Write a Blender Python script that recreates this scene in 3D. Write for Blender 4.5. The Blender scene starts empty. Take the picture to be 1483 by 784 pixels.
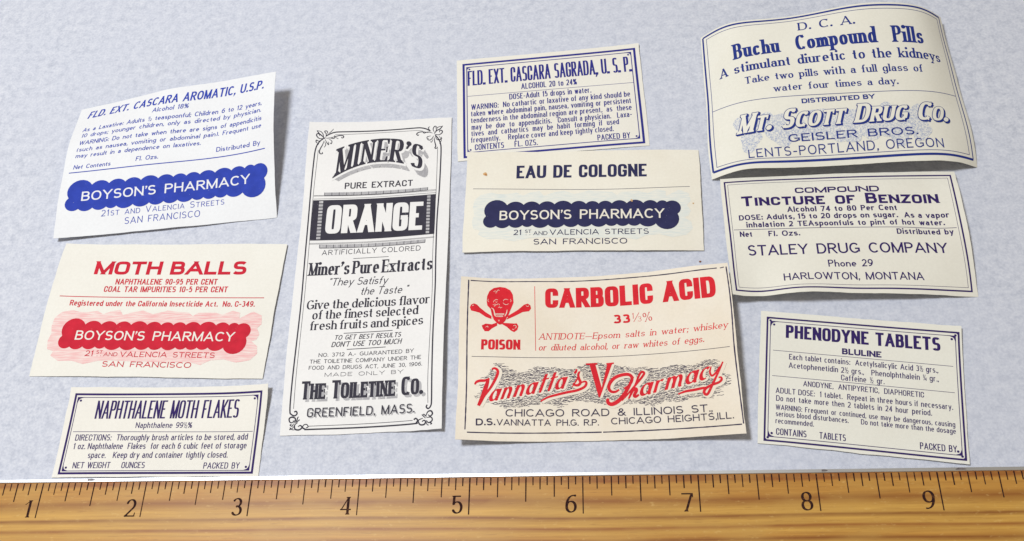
import bpy, math, random
import numpy as np
from mathutils import Matrix, Vector
from mathutils.geometry import delaunay_2d_cdt

# ------------------------------------------------------------------ units: layout numbers are inches
IN = 0.0254
C = bpy.context.scene.collection
SC = bpy.context.scene

# ------------------------------------------------------------------ camera
cd = bpy.data.cameras.new("camera")
cam = bpy.data.objects.new("camera", cd); C.objects.link(cam)
cd.sensor_fit = 'HORIZONTAL'; cd.sensor_width = 36.0
cd.lens = 36.0 * 1422.8457 / 1483.0
cd.clip_start = 0.01; cd.clip_end = 20.0
R3 = ((0.9945198688680827, 0.0334790022569829, 0.09904234869230705),
      (0.017754253557277763, 0.879498112428131, -0.475571084819061),
      (-0.10302920414734598, 0.4747233158832959, 0.8740839527468359))
m = Matrix(R3).to_4x4()
m.translation = Vector((6.29838392, -2.54339033, 8.63138059)) * IN
cam.matrix_world = m
SC.camera = cam

# ------------------------------------------------------------------ light: one soft lamp high on the left, dim room round it
w = bpy.data.worlds.new("World"); SC.world = w; w.use_nodes = True
bg = w.node_tree.nodes["Background"]
bg.inputs[0].default_value = (1.0, 0.88, 0.70, 1); bg.inputs[1].default_value = 0.31
ld = bpy.data.lights.new("desk_lamp_light", 'AREA'); ld.shape = 'DISK'; ld.size = 0.16; ld.energy = 3.98
ld.color = (0.955, 0.98, 1.0)
lo = bpy.data.objects.new("desk_lamp_light", ld); C.objects.link(lo)
tgt = Vector((4.6, 2.4, 0)) * IN
lpos = Vector((-4.0, 4.6, 25.5)) * IN
lo.location = lpos
lo.rotation_euler = (tgt - lpos).to_track_quat('-Z', 'Y').to_euler()

SC.view_settings.view_transform = 'Standard'; SC.view_settings.look = 'None'
SC.view_settings.exposure = 0.0; SC.view_settings.gamma = 1.0
SC.view_settings.use_curve_mapping = False

# ------------------------------------------------------------------ materials
def lin(r, g, b):
    f = lambda c: (c/255/12.92) if c/255 <= 0.04045 else ((c/255 + 0.055)/1.055)**2.4
    return (f(r), f(g), f(b), 1)
def new_mat(name):
    mt = bpy.data.materials.new(name); mt.use_nodes = True
    nt = mt.node_tree; b = nt.nodes['Principled BSDF']
    return mt, nt, b
def N(nt, kind, **kw):
    n = nt.nodes.new(kind)
    for k, v in kw.items(): setattr(n, k, v)
    return n
def coords(nt, scale=(1, 1, 1)):
    tc = N(nt, 'ShaderNodeTexCoord'); mp = N(nt, 'ShaderNodeMapping')
    mp.inputs['Scale'].default_value = scale
    nt.links.new(tc.outputs['Object'], mp.inputs['Vector']); return mp.outputs[0]
def noise(nt, vec, scale, detail=3, rough=0.5):
    n = N(nt, 'ShaderNodeTexNoise'); n.inputs['Scale'].default_value = scale
    n.inputs['Detail'].default_value = detail; n.inputs['Roughness'].default_value = rough
    nt.links.new(vec, n.inputs['Vector']); return n.outputs['Fac']
def ramp(nt, fac, stops):
    r = N(nt, 'ShaderNodeValToRGB'); e = r.color_ramp.elements
    while len(e) < len(stops): e.new(0.5)
    for i, (p_, c_) in enumerate(stops): e[i].position = p_; e[i].color = c_
    nt.links.new(fac, r.inputs[0]); return r.outputs[0]
def mix(nt, fac, a, b, mode='MIX'):
    n = N(nt, 'ShaderNodeMix', data_type='RGBA', blend_type=mode)
    for s, v in ((0, fac), (6, a), (7, b)):
        if hasattr(v, 'is_output'): nt.links.new(v, n.inputs[s])
        else: n.inputs[s].default_value = v
    return n.outputs[2]
def bump(nt, b, h, dist, strength=1.0):
    n = N(nt, 'ShaderNodeBump'); n.inputs['Distance'].default_value = dist; n.inputs['Strength'].default_value = strength
    nt.links.new(h, n.inputs['Height']); nt.links.new(n.outputs[0], b.inputs['Normal'])

def paper_mat(name, rgb, age):
    mt, nt, b = new_mat(name)
    v = coords(nt)
    f1 = noise(nt, v, 55, 4, .6); f2 = noise(nt, v, 1500, 3, .6)
    base = lin(*rgb); dark = lin(*age)
    c1 = mix(nt, ramp(nt, f1, ((.35, (0, 0, 0, 1)), (.75, (1, 1, 1, 1)))), base, dark)
    c2 = mix(nt, ramp(nt, f2, ((.3, (0.95, 0.95, 0.95, 1)), (.7, (1, 1, 1, 1)))), (0, 0, 0, 1), c1)
    nt.links.new(c2, b.inputs['Base Color'])
    b.inputs['Roughness'].default_value = .62; b.inputs['Specular IOR Level'].default_value = .3
    bump(nt, b, f2, 0.00004, .5)
    return mt
def ink_mat(name, rgb, paper, speck=.77):
    """printing ink with the little unprinted specks of letterpress"""
    mt, nt, b = new_mat(name)
    v = coords(nt)
    f = noise(nt, v, 2600, 2, .6); g = noise(nt, v, 420, 2, .5)
    c0 = mix(nt, g, lin(*[x*.9 for x in rgb]), lin(*[min(255, x*1.08+6) for x in rgb]))
    k = ramp(nt, f, ((speck-.05, (0, 0, 0, 1)), (speck+.05, (.6, .6, .6, 1))))
    nt.links.new(mix(nt, k, c0, lin(*paper)), b.inputs['Base Color'])
    b.inputs['Roughness'].default_value = .7; b.inputs['Specular IOR Level'].default_value = .12
    return mt
def tint_mat(name, rgb, paper, lo_, hi_, scale=(90, 1500, 90)):
    """engraved tint: fine ink lines on the bare paper"""
    mt, nt, b = new_mat(name)
    f = noise(nt, coords(nt, scale), 1.0, 3, .55); g = noise(nt, coords(nt), 110, 2, .5)
    a = ramp(nt, f, ((lo_, (0, 0, 0, 1)), (hi_, (1, 1, 1, 1))))
    a = mix(nt, .5, a, g, 'MULTIPLY')
    nt.links.new(mix(nt, a, lin(*paper), lin(*rgb)), b.inputs['Base Color'])
    b.inputs['Roughness'].default_value = .6; b.inputs['Specular IOR Level'].default_value = .3
    return mt

PAPER = {'A': ((236, 238, 242), (231, 232, 236)), 'B': ((237, 235, 228), (232, 229, 221)), 'C': ((238, 235, 228), (232, 229, 221)),
         'D': ((239, 238, 238), (233, 232, 233)), 'E': ((238, 235, 227), (233, 230, 221)), 'F': ((239, 235, 223), (233, 227, 213)),
         'G': ((240, 232, 219), (233, 221, 202)), 'H': ((236, 234, 224), (231, 228, 216)), 'I': ((237, 235, 225), (232, 229, 218)),
         'J': ((236, 235, 226), (231, 229, 219))}
INK = {'blue': (46, 66, 170), 'red': (198, 36, 56), 'navy': (45, 46, 84), 'violet': (50, 34, 96), 'blue2': (46, 47, 132),
       'red2': (212, 38, 50), 'inkblack': (58, 52, 78), 'blue3': (36, 52, 130), 'inkdark': (56, 54, 66), 'fox': (205, 165, 118), 'fox2': (176, 124, 78)}
_mats = {}
def ink(n, col):
    key = n + col
    if key in _mats: return _mats[key]
    pp = PAPER[n][0]
    if col == 'paper': mt = paper_mat('paper_' + n, *PAPER[n])
    elif col == 'tintred': mt = tint_mat('pale_red_tint', (232, 165, 168), pp, .2, .6, (260, 2600, 300))
    elif col == 'tintblue': mt = tint_mat('pale_blue_tint', (205, 216, 218), pp, .2, .7, (400, 2600, 300))
    elif col == 'tintb3': mt = tint_mat('blue_stipple', (130, 148, 192), pp, .36, .66, (2600, 2600, 2600))
    elif col == 'tintgray': mt = tint_mat('grey_hatching', (140, 139, 146), pp, .1, .45, (1600, 1700, 900))
    else: mt = ink_mat('ink_' + col, INK[col], pp)
    _mats[key] = mt; return mt

# ------------------------------------------------------------------ lettering: skeleton glyphs grown to any weight, width and serif
G = {}
def g(ch, wd, *st): G[ch] = (wd, st)
g('A', .8, '0,0 .5,1', '1,0 .5,1', '.16,.3 .84,.3'); g('B', .62, '0,0 0,1', '0,1 .5,1 @.5,.765,.42,.235,90,-90 0,.53', '0,.53 .52,.53 @.52,.265,.48,.265,90,-90 0,0')
g('C', .70, '@.55,.5,.55,.5,42,318'); g('D', .7, '0,0 0,1', '0,1 .45,1 @.45,.5,.55,.5,90,-90 0,0')
g('E', .55, '0,0 0,1', '0,1 1,1', '0,.52 .85,.52', '0,0 1,0'); g('F', .53, '0,0 0,1', '0,1 1,1', '0,.5 .82,.5')
g('G', .76, '@.5,.5,.5,.5,42,322', '.55,.44 1,.44', '1,.44 1,.08'); g('H', .68, '0,0 0,1', '1,0 1,1', '0,.52 1,.52'); g('I', 0, '.5,0 .5,1')
g('J', .45, '1,1 1,.3 @.5,.3,.5,.3,0,-165'); g('K', .66, '0,0 0,1', '1,1 0,.36', '.3,.55 1,0'); g('L', .52, '0,0 0,1', '0,0 1,0')
g('M', .86, '0,0 0,1', '0,1 .5,0', '.5,0 1,1', '1,0 1,1'); g('N', .7, '0,0 0,1', '0,1 1,0', '1,0 1,1'); g('O', .78, '@.5,.5,.5,.5,0,360')
g('P', .6, '0,0 0,1', '0,1 .5,1 @.5,.74,.5,.26,90,-90 0,.48'); g('Q', .78, '@.5,.5,.5,.5,0,360', '.6,.25 1,-.05')
g('R', .65, '0,0 0,1', '0,1 .5,1 @.5,.75,.46,.25,90,-90 0,.5', '.45,.5 1,0'); g('S', .6, '@.5,.755,.46,.245,28,270 @.5,.255,.5,.255,90,-152')
g('T', .66, '0,1 1,1', '.5,0 .5,1'); g('U', .7, '0,1 0,.32 @.5,.32,.5,.32,180,360 1,1'); g('V', .74, '0,1 .5,0', '1,1 .5,0')
g('W', 1.1, '0,1 .25,0', '.5,1 .25,0', '.5,1 .75,0', '1,1 .75,0'); g('X', .7, '0,1 1,0', '1,1 0,0'); g('Y', .7, '0,1 .5,.46', '1,1 .5,.46', '.5,.5 .5,0')
g('Z', .62, '0,1 1,1', '1,1 0,0', '0,0 1,0')
g('0', .56, '@.5,.5,.5,.5,0,360'); g('1', .24, '.7,0 .7,1', '.7,1 0,.76'); g('2', .54, '@.5,.71,.47,.29,165,-42 0,0', '0,0 1,0')
g('3', .54, '@.47,.76,.43,.24,150,-90', '@.5,.265,.5,.265,90,-152'); g('4', .58, '.76,0 .76,1', '.76,1 0,.27', '0,.27 1,.27')
g('5', .54, '.92,1 .15,1', '.15,1 .1,.54 @.5,.33,.5,.33,142,-150'); g('6', .56, '@.5,.31,.5,.31,0,360', '@.8,.33,.8,.65,78,180'); g('7', .54, '0,1 1,1', '1,1 .32,0')
g('8', .56, '@.5,.755,.43,.245,0,360', '@.5,.265,.5,.265,0,360'); g('9', .56, '@.5,.69,.5,.31,0,360', '@.2,.67,.8,.65,-102,0')
g('a', .5, '@.47,.46,.43,.22,152,0 .9,0', '@.45,.21,.45,.21,0,360'); g('b', .52, '0,0 0,1', '@.5,.34,.5,.34,0,360'); g('c', .48, '@.5,.34,.5,.34,46,314')
g('d', .52, '1,0 1,1', '@.5,.34,.5,.34,0,360'); g('e', .5, '@.5,.34,.5,.34,0,312', '.05,.35 1,.35'); g('f', .3, '.42,0 .42,.76 @.95,.76,.53,.24,180,78', '0,.64 .95,.64')
g('g', .52, '1,.68 1,-.05 @.5,-.05,.5,.25,0,-155', '@.5,.34,.5,.34,0,360'); g('h', .5, '0,0 0,1', '0,.38 @.5,.38,.5,.3,180,0 1,0'); g('i', 0, '.5,0 .5,.68', 'o.5,.93')
g('j', .12, '.9,.68 .9,-.12 @.2,-.12,.7,.18,0,-90', 'o.9,.93'); g('k', .5, '0,0 0,1', '1,.68 0,.22', '.34,.42 1,0'); g('l', 0, '.5,0 .5,1')
g('m', .86, '0,0 0,.68', '0,.38 @.25,.38,.25,.3,180,0 .5,0', '.5,.38 @.75,.38,.25,.3,180,0 1,0'); g('n', .5, '0,0 0,.68', '0,.38 @.5,.38,.5,.3,180,0 1,0')
g('o', .52, '@.5,.34,.5,.34,0,360'); g('p', .52, '0,-.3 0,.68', '@.5,.34,.5,.34,0,360'); g('q', .52, '1,-.3 1,.68', '@.5,.34,.5,.34,0,360'); g('r', .34, '0,0 0,.68', '0,.36 @.7,.36,.7,.32,180,70')
g('s', .45, '@.5,.51,.46,.17,30,270 @.5,.17,.5,.17,90,-152'); g('t', .3, '.42,.92 .42,.18 @.95,.18,.53,.18,180,285', '0,.64 .95,.64')
g('u', .5, '0,.68 0,.28 @.5,.28,.5,.28,180,360', '1,.68 1,0'); g('v', .52, '0,.68 .5,0', '1,.68 .5,0'); g('w', .8, '0,.68 .25,0', '.5,.68 .25,0', '.5,.68 .75,0', '1,.68 .75,0')
g('x', .5, '0,.68 1,0', '1,.68 0,0'); g('y', .52, '0,.68 .5,0', '1,.68 .3,-.3'); g('z', .45, '0,.68 1,.68', '1,.68 0,0', '0,0 1,0')
g('.', .02, 'o.5,0'); g(',', .02, 'o.5,0', ',.5,0'); g(':', .02, 'o.5,0', 'o.5,.55'); g(';', .02, 'o.5,0', ',.5,0', 'o.5,.55'); g('-', .3, '0,.4 1,.4'); g('—', .9, '0,.36 1,.36')
g("'", .02, 'o.5,.9', ',.5,.9'); g('“', .2, '.1,1 .1,.82', '.9,1 .9,.82'); g('”', .2, '.1,1 .1,.82', '.9,1 .9,.82'); g('(', .2, '@1,.45,1,.6,120,240'); g(')', .2, '@0,.45,1,.6,-60,60')
g('&', .72, '1,0 .22,.7 @.45,.78,.24,.22,200,-20 .12,.38 @.42,.24,.38,.24,150,300 1,.5'); g('%', .8, '@.18,.78,.18,.22,0,360', '@.82,.22,.18,.22,0,360', '.85,1 .15,0')
SCRIPT = {'a': (.56, ('@.42,.34,.42,.34,20,380', '.9,.68 .86,.2 @1.0,.16,.16,.16,180,290', )), 'n': (.62, ('.1,.68 .1,0', '.1,.36 @.45,.38,.33,.3,180,0 .78,.2 @.92,.16,.14,.16,180,290')),
          't': (.36, ('.45,1.12 .42,.2 @.6,.18,.18,.18,180,290', '-.1,.78 1.0,.82')), 'm': (.95, ('.06,.68 .06,0', '.06,.36 @.26,.38,.18,.3,180,0 .45,0', '.45,.36 @.64,.38,.18,.3,180,0 .82,.2 @.92,.16,.1,.16,180,290')),
          'r': (.42, ('.1,.68 .1,0', '.1,.36 @.6,.36,.5,.32,180,60')), 'c': (.46, ('@.5,.34,.5,.34,50,300',)), 'y': (.5, ('.1,.68 .05,.3 @.5,.24,.45,.24,180,340', '.98,.7 .7,0'))}

GOTHIC = {'C': (.62, ('1,.64 1,.7 @.5,.7,.5,.3,0,180 @.5,.3,.5,.3,180,360 1,.36',)), 'O': (.66, ('1,.3 1,.7 @.5,.7,.5,.3,0,180 0,.3 @.5,.3,.5,.3,180,360',)),
          'G': (.66, ('1,.66 1,.7 @.5,.7,.5,.3,0,180 @.5,.3,.5,.3,180,360 1,.46', '1,.46 .52,.46')), '0': (.56, ('1,.3 1,.7 @.5,.7,.5,.3,0,180 0,.3 @.5,.3,.5,.3,180,360',))}
def skeleton(style, ch):
    if style == 'script' and ch in SCRIPT: return SCRIPT[ch]
    if ST[style][2] > 2.7 and not ST[style][3] and ch in GOTHIC: return GOTHIC[ch]
    return G[ch]

# style: thick, thin, superellipse, serif length, serif thickness, shear, x-height, small-cap ratio, tracking, nib degrees
ST = dict(
 gothic_it=(.17, .15, 2.2, 0, 0, .20, .66, .8, .2, 0), body_it=(0.155, 0.138, 2.1, 0, 0, .17, .66, .8, .17, 0), body=(0.155, 0.138, 2.1, 0, 0, .04, .66, .8, .17, 0),
 copper=(0.145, 0.13, 2.2, 0, 0, 0, .7, .82, .2, 0), copperl=(0.1, 0.095, 2.2, 0, 0, 0, .7, .8, .22, 0), copperb=(.155, .14, 2.2, 0, 0, 0, .7, .88, .2, 0),
 extb=(0.255, 0.215, 2.8, 0, 0, 0, .7, .8, 0.12, 0), extbs=(0.24, 0.2, 2.8, 0, 0, 0, .7, .82, .2, 0), extm=(.19, .13, 2.2, 0, 0, 0, .7, .8, .2, 0), extl=(0.11, 0.11, 2.2, 0, 0, 0, .7, .8, .22, 0),
 gothic_s=(0.175, 0.155, 2.9, 0, 0, 0, .72, .8, .22, 0), gothic_b=(0.21, .165, 3.0, 0, 0, 0, .72, .8, .17, 0), gothic_x=(.105, .08, 3.4, 0, 0, 0, .72, .8, .11, 0),
 gothic_h=(0.25, 0.19, 3.2, 0, 0, 0, .72, .8, .13, 0), gothic_o=(0.195, 0.15, 4.2, 0, 0, 0, .72, .8, 0.12, 0), gothic_ts=(.17, .13, 3.2, .02, .07, 0, .72, .86, .1, 0), gothic_gs=(.13, .12, 3.0, 0, 0, .03, .72, .8, .18, 0),
 lite=(0.14, 0.118, 2.8, 0, 0, 0, .72, .8, .22, 0), typew=(0.205, 0.175, 2.5, 0, 0, 0, .72, .8, .22, 0), spartan=(0.15, 0.135, 2.0, 0, 0, 0, .62, .8, .17, 0),
 hand=(0.135, 0.125, 2.2, 0, 0, 0, .7, .8, .2, 0), handb=(.18, .17, 2.2, 0, 0, 0, .7, .8, .2, 0), hand_it=(0.15, 0.135, 2.2, 0, 0, .22, .7, .8, .18, 0), light_it=(0.105, 0.1, 2.2, 0, 0, .24, .66, .8, .16, 0),
 serifb=(0.175, 0.085, 2.2, .075, .06, 0, .64, .8, .2, 12), serif_c=(0.175, 0.065, 2.2, 0.07, .05, .02, .68, .8, .14, 16), serif_m=(0.155, 0.065, 2.5, .07, .06, 0, .66, .86, 0.24, 12),
 serif_it=(0.13, 0.07, 2.1, 0.07, 0.045, .2, .64, .8, .2, 10), serifl=(.09, .05, 2.1, .04, .035, 0, .64, .8, .15, 8), numeral=(.15, .06, 2.1, .05, .045, 0, .64, .8, .15, 14),
 fancy=(0.19, 0.13, 2.5, 0.04, .07, .32, .66, .8, .16, 10), script=(0.2, 0.075, 2.0, 0, 0, .55, .68, .8, .02, 20))

def parse(st):
    out = []
    for tk in st.split():
        if tk[0] == '@':
            out.append(('a',) + tuple(float(q) for q in tk[1:].split(',')))
        else:
            out.append(tuple(float(q) for q in tk.split(',')))
    return out
def union(polys):
    vs, fs = [], []
    for po in polys:
        a = sum(po[i][0]*po[(i+1) % len(po)][1] - po[(i+1) % len(po)][0]*po[i][1] for i in range(len(po)))
        if abs(a) < 1e-9: continue
        if a < 0: po = po[::-1]
        k = len(vs); vs += [Vector((q[0], q[1])) for q in po]; fs.append(list(range(k, k+len(po))))
    if not fs: return np.zeros((0, 2)), []
    r = delaunay_2d_cdt(vs, [], fs, 1, 1e-5)
    return np.array([(q[0], q[1]) for q in r[0]]), [tuple(f) for f, o in zip(r[2], r[5]) if len(o)]
def resample(pts, step):
    out = [pts[0]]
    for a, b in zip(pts, pts[1:]):
        d = math.dist(a, b); n = max(1, int(math.ceil(d/step)))
        for i in range(1, n+1): out.append((a[0]+(b[0]-a[0])*i/n, a[1]+(b[1]-a[1])*i/n))
    return out
def disc(x, y, r, n=12): return [(x+r*math.cos(2*math.pi*i/n), y+r*math.sin(2*math.pi*i/n)) for i in range(n)]
_gc = {}
def glyph(style, ch, k, grow=0.0, small=False):
    """-> (verts, faces, advance) with cap height 1 and baseline 0"""
    key = (style, ch, round(k, 3), grow, small)
    if key in _gc: return _gc[key]
    thick, thin, sup, sl, sth, shear, xh, _, _, nib = ST[style]
    if small: thick *= 1.12; thin *= 1.12
    if ch in '½⅓¼':
        d = {'½': '12', '⅓': '13', '¼': '14'}[ch]; polys = []; x = 0
        va, fa, aa = glyph(style, d[0], k*1.1, grow); vb, fb, ab = glyph(style, d[1], k*1.1, grow)
        s = .56
        polys += [[tuple(va[i]*s + np.array((0, .46))) for i in f] for f in fa]
        x1 = aa*s*.8
        polys += [[(x1-.05, 0), (x1+.03, 0), (x1+.3*k+.08, 1), (x1+.3*k, 1)]]
        polys += [[tuple(vb[i]*s + np.array((x1+.2*k, -.04))) for i in f] for f in fb]
        v, f = union(polys)
        _gc[key] = (v, f, x1+.2*k+ab*s); return _gc[key]
    wd, strokes = skeleton(style, ch)
    lower = ch.islower() or ch in 'o'
    hx = thick/2; hy = thin/2; Wd = wd*k
    def mx(x): return hx + x*Wd
    def my(y):
        if lower:
            ax = (-.3, 0, .68, 1.0, 1.2); ay = (-.3+hy, hy, xh-hy, 1-hy, 1.2-hy)
        else:
            ax = (-.3, 0, 1.0, 1.3); ay = (-.3+hy, hy, 1-hy, 1.3-hy)
        return float(np.interp(y, ax, ay))
    def width(dx, dy):
        l_ = math.hypot(dx, dy) or 1
        a = math.atan2(dy, dx) - math.radians(nib)
        s = abs(math.sin(a))
        return thin + (thick-thin)*s**(1.4 if nib else 1.0)
    zones = (0, 1, .68, -.3) if lower else (0, 1)
    polys = []; ends = []
    for sn, st in enumerate(strokes):
        wmul = 1.0
        if sl and (ch == 'M' and sn == 0 or ch == 'N' and sn in (0, 2)): wmul = .55
        if st[0] == 'o':
            x, y = (float(q) for q in st[1:].split(','))
            r = max(thick*(.60 if sl == 0 else .66), .085) + grow; yy = (y*xh/.68 if y and y < .6 else y)
            cy = yy + thick*.6 if yy < .5 else yy
            polys.append(disc(mx(x), cy, r, 14) if (sl or style in ('script',)) else [(mx(x)-r*.9, cy-r*.9), (mx(x)+r*.9, cy-r*.9), (mx(x)+r*.9, cy+r*.9), (mx(x)-r*.9, cy+r*.9)]); continue
        if st[0] == ',':
            x, y = (float(q) for q in st[1:].split(','))
            cy = y + thick*.6 if y < .5 else y
            tk = max(thick, .14); polys.append([(mx(x)-tk*.1-grow, cy), (mx(x)+tk*.55+grow, cy), (mx(x)-tk*.15, cy-tk*1.6-grow), (mx(x)-tk*.6-grow, cy-tk*1.6-grow)]); continue
        raw = []; straight = True
        for it in parse(st):
            if it[0] == 'a':
                straight = False
                _, cx, cy, rx, ry, a0, a1 = it
                n = max(4, int(abs(a1-a0)/15))
                for i in range(n+1):
                    th = math.radians(a0+(a1-a0)*i/n); co_, si = math.cos(th), math.sin(th)
                    raw.append((cx+rx*math.copysign(abs(co_)**(2/sup), co_), cy+ry*math.copysign(abs(si)**(2/sup), si)))
            else: raw.append(it)
        pts = [(mx(x), my(y)) for x, y in raw]
        q = [pts[0]]
        nom = [raw[0]]
        for a, b in zip(pts[1:], raw[1:]):
            if math.dist(a, q[-1]) > 1e-4: q.append(a); nom.append(b)
        pts = q
        if len(pts) < 2: continue
        closed = math.dist(pts[0], pts[-1]) < 1e-3
        subs = [[pts[0]]]
        for i in range(1, len(pts)):
            subs[-1].append(pts[i])
            if i < len(pts)-1:
                a = math.atan2(pts[i][1]-pts[i-1][1], pts[i][0]-pts[i-1][0]); b = math.atan2(pts[i+1][1]-pts[i][1], pts[i+1][0]-pts[i][0])
                d = abs((b-a+math.pi) % (2*math.pi)-math.pi)
                if d > math.radians(48): subs.append([pts[i]])
        for si_, sb in enumerate(subs):
            if len(sb) < 2: continue
            def ext(p0, p1, nm, free):
                """lengthen an end to its zone line"""
                dx, dy = p0[0]-p1[0], p0[1]-p1[1]; L_ = math.hypot(dx, dy)
                if not free:
                    e = width(dx, dy)*.35/L_; return (p0[0]+dx*e, p0[1]+dy*e)
                if abs(dy) > abs(dx)*.6:
                    for z in zones:
                        if abs(nm[1]-z) < .01:
                            e = hy/abs(dy); return (p0[0]+dx*e, p0[1]+dy*e)
                elif abs(dx) > 0 and (abs(nm[0]) < .01 or abs(nm[0]-1) < .01) and ch not in 'K':
                    e = hx*.9/abs(dx); return (p0[0]+dx*e, p0[1]+dy*e)
                return p0
            sb = list(sb)
            if not closed:
                f0, f1 = si_ == 0, si_ == len(subs)-1
                ends.append((sb[0], sb[1], nom[0], f0, straight)); ends.append((sb[-1], sb[-2], nom[-1], f1, straight))
                e0 = ext(sb[0], sb[1], nom[0], f0); e1 = ext(sb[-1], sb[-2], nom[-1], f1); sb[0], sb[-1] = e0, e1
            two = len(sb) == 2
            sb = resample(sb, .13)
            Ls, Rs = [], []
            for i, pt in enumerate(sb):
                a = sb[i-1] if i else (sb[-2] if closed and len(subs) == 1 else sb[0]); b = sb[i+1] if i < len(sb)-1 else (sb[1] if closed and len(subs) == 1 else sb[-1])
                dx, dy = b[0]-a[0], b[1]-a[1]; L_ = math.hypot(dx, dy) or 1; dx /= L_; dy /= L_
                hw = width(dx, dy)/2
                if two and abs(dx) > .08 and abs(dy) > .08: hw *= .93 if not (sl and dx*dy > 0 and ch not in 'zZ27') else max(.5, thin*1.2/thick)
                hw *= wmul
                hw += grow
                if two and abs(dy) > abs(dx)*.6: nx, ny = -hw/dy, 0
                elif two: nx, ny = 0, hw/dx
                else: nx, ny = -dy*hw, dx*hw
                Ls.append((pt[0]+nx, pt[1]+ny)); Rs.append((pt[0]-nx, pt[1]-ny))
            for i in range(len(sb)-1):
                dl = (Ls[i+1][0]-Ls[i][0], Ls[i+1][1]-Ls[i][1]); dr = (Rs[i+1][0]-Rs[i][0], Rs[i+1][1]-Rs[i][1])
                q = [Rs[i], Rs[i+1], Ls[i+1], Ls[i]]
                if dl[0]*dr[0]+dl[1]*dr[1] <= 1e-9:    # inner side folds over on a tight turn: close it to a point
                    if math.hypot(*dl) < math.hypot(*dr): q = [Rs[i], Rs[i+1], ((Ls[i][0]+Ls[i+1][0])/2, (Ls[i][1]+Ls[i+1][1])/2)]
                    else: q = [((Rs[i][0]+Rs[i+1][0])/2, (Rs[i][1]+Rs[i+1][1])/2), Ls[i+1], Ls[i]]
                polys.append(q)
            if grow:
                polys.append(disc(*sb[0], grow*1.1)); polys.append(disc(*sb[-1], grow*1.1))
    if sl:
        diag = {}
        for p0, p1, nm, fr, s_ in ends:
            if abs(p0[0]-p1[0]) > .05: diag.setdefault((round(nm[0], 2), round(nm[1], 2)), []).append(1)
        for p0, p1, nm, fr, s_ in ends:
            dx, dy = p0[0]-p1[0], p0[1]-p1[1]
            zone = next((z for z in zones if abs(nm[1]-z) < .01), None)
            if abs(dy) > abs(dx)*.6 and zone is not None and fr:
                if len(diag.get((round(nm[0], 2), round(nm[1], 2)), [])) > 1: continue
                if ch in 'f' and nm[1] > .5 or ch in 'tagy' and nm[1] < .1 and ch != 'a' and nm[1] > -.2: continue
                yz = {0: 0, 1: 1, .68: xh, -.3: -.3}[zone]
                hw = width(dx, dy)/2; l_ = r_ = hw+sl
                if lower and zone in (.68, 1) and ch not in 'vwxy': r_ = hw*.9
                if lower and zone == 0 and ch in 'adu': l_ = hw
                up = dy > 0; s = (-1 if up else 1)*sth; o = (grow if up else -grow)
                xc = p0[0] + (0 if abs(dx) < .02 else dx/abs(dy)*hy*.5)
                l_ += grow; r_ += grow
                polys.append([(xc-l_, yz+o), (xc+r_, yz+o), (xc+r_, yz+s-o), (xc-l_, yz+s-o)])
                polys.append([(xc-hw-sl*.6, yz+s*.8), (xc+(hw+sl*.6 if r_ > hw else 0), yz+s*.8), (xc+hw*.9, yz+s*2.2), (xc-hw*.9, yz+s*2.2)])
            elif fr and s_ and abs(dx) > abs(dy) and ch in 'EFLTZz27' and (abs(nm[0]) < .01 or nm[0] > .8):
                x0 = p0[0]+math.copysign(hx*.7, dx); t_ = sth*.9+grow; inn = -1 if nm[1] > .75 else (1 if nm[1] < .2 else 0)
                hgt = .2 if inn else .12
                a, b = ((p0[1]-hgt*(inn < 1), p0[1]+hgt*(inn > -1)))
                if inn: polys.append([(x0-t_/2, p0[1]+inn*(hgt+grow)), (x0+t_/2, p0[1]+inn*(hgt+grow)), (x0+t_/2+math.copysign(.0, dx), p0[1]-inn*(hy+grow)), (x0-t_*1.6 if dx > 0 else x0+t_*1.6, p0[1]-inn*(hy+grow))])
                else: polys.append([(x0-t_/2, a), (x0+t_/2, a), (x0+t_/2, b), (x0-t_/2, b)])
            elif fr and not s_ and ch in 'acrsfyjgCGSJ2356' and not (abs(dy) > abs(dx)*3 and zone is not None):
                if ch in 'CGS': 
                    up = p0[1] > .5; t_ = sth*.9+grow
                    polys.append([(p0[0]-t_*.6, p0[1]-.04), (p0[0]+t_*.6, p0[1]-.04), (p0[0]+t_*.6, 1.0+grow if up else -grow), (p0[0]-t_*.2, 1.0+grow if up else -grow)][:4])
                else: polys.append(disc(p0[0], p0[1], thick*.42+grow, 10))
    v, f = union(polys)
    if len(v): v[:, 0] += shear*v[:, 1]
    _gc[key] = (v, f, Wd + 2*hx)
    return _gc[key]

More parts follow.
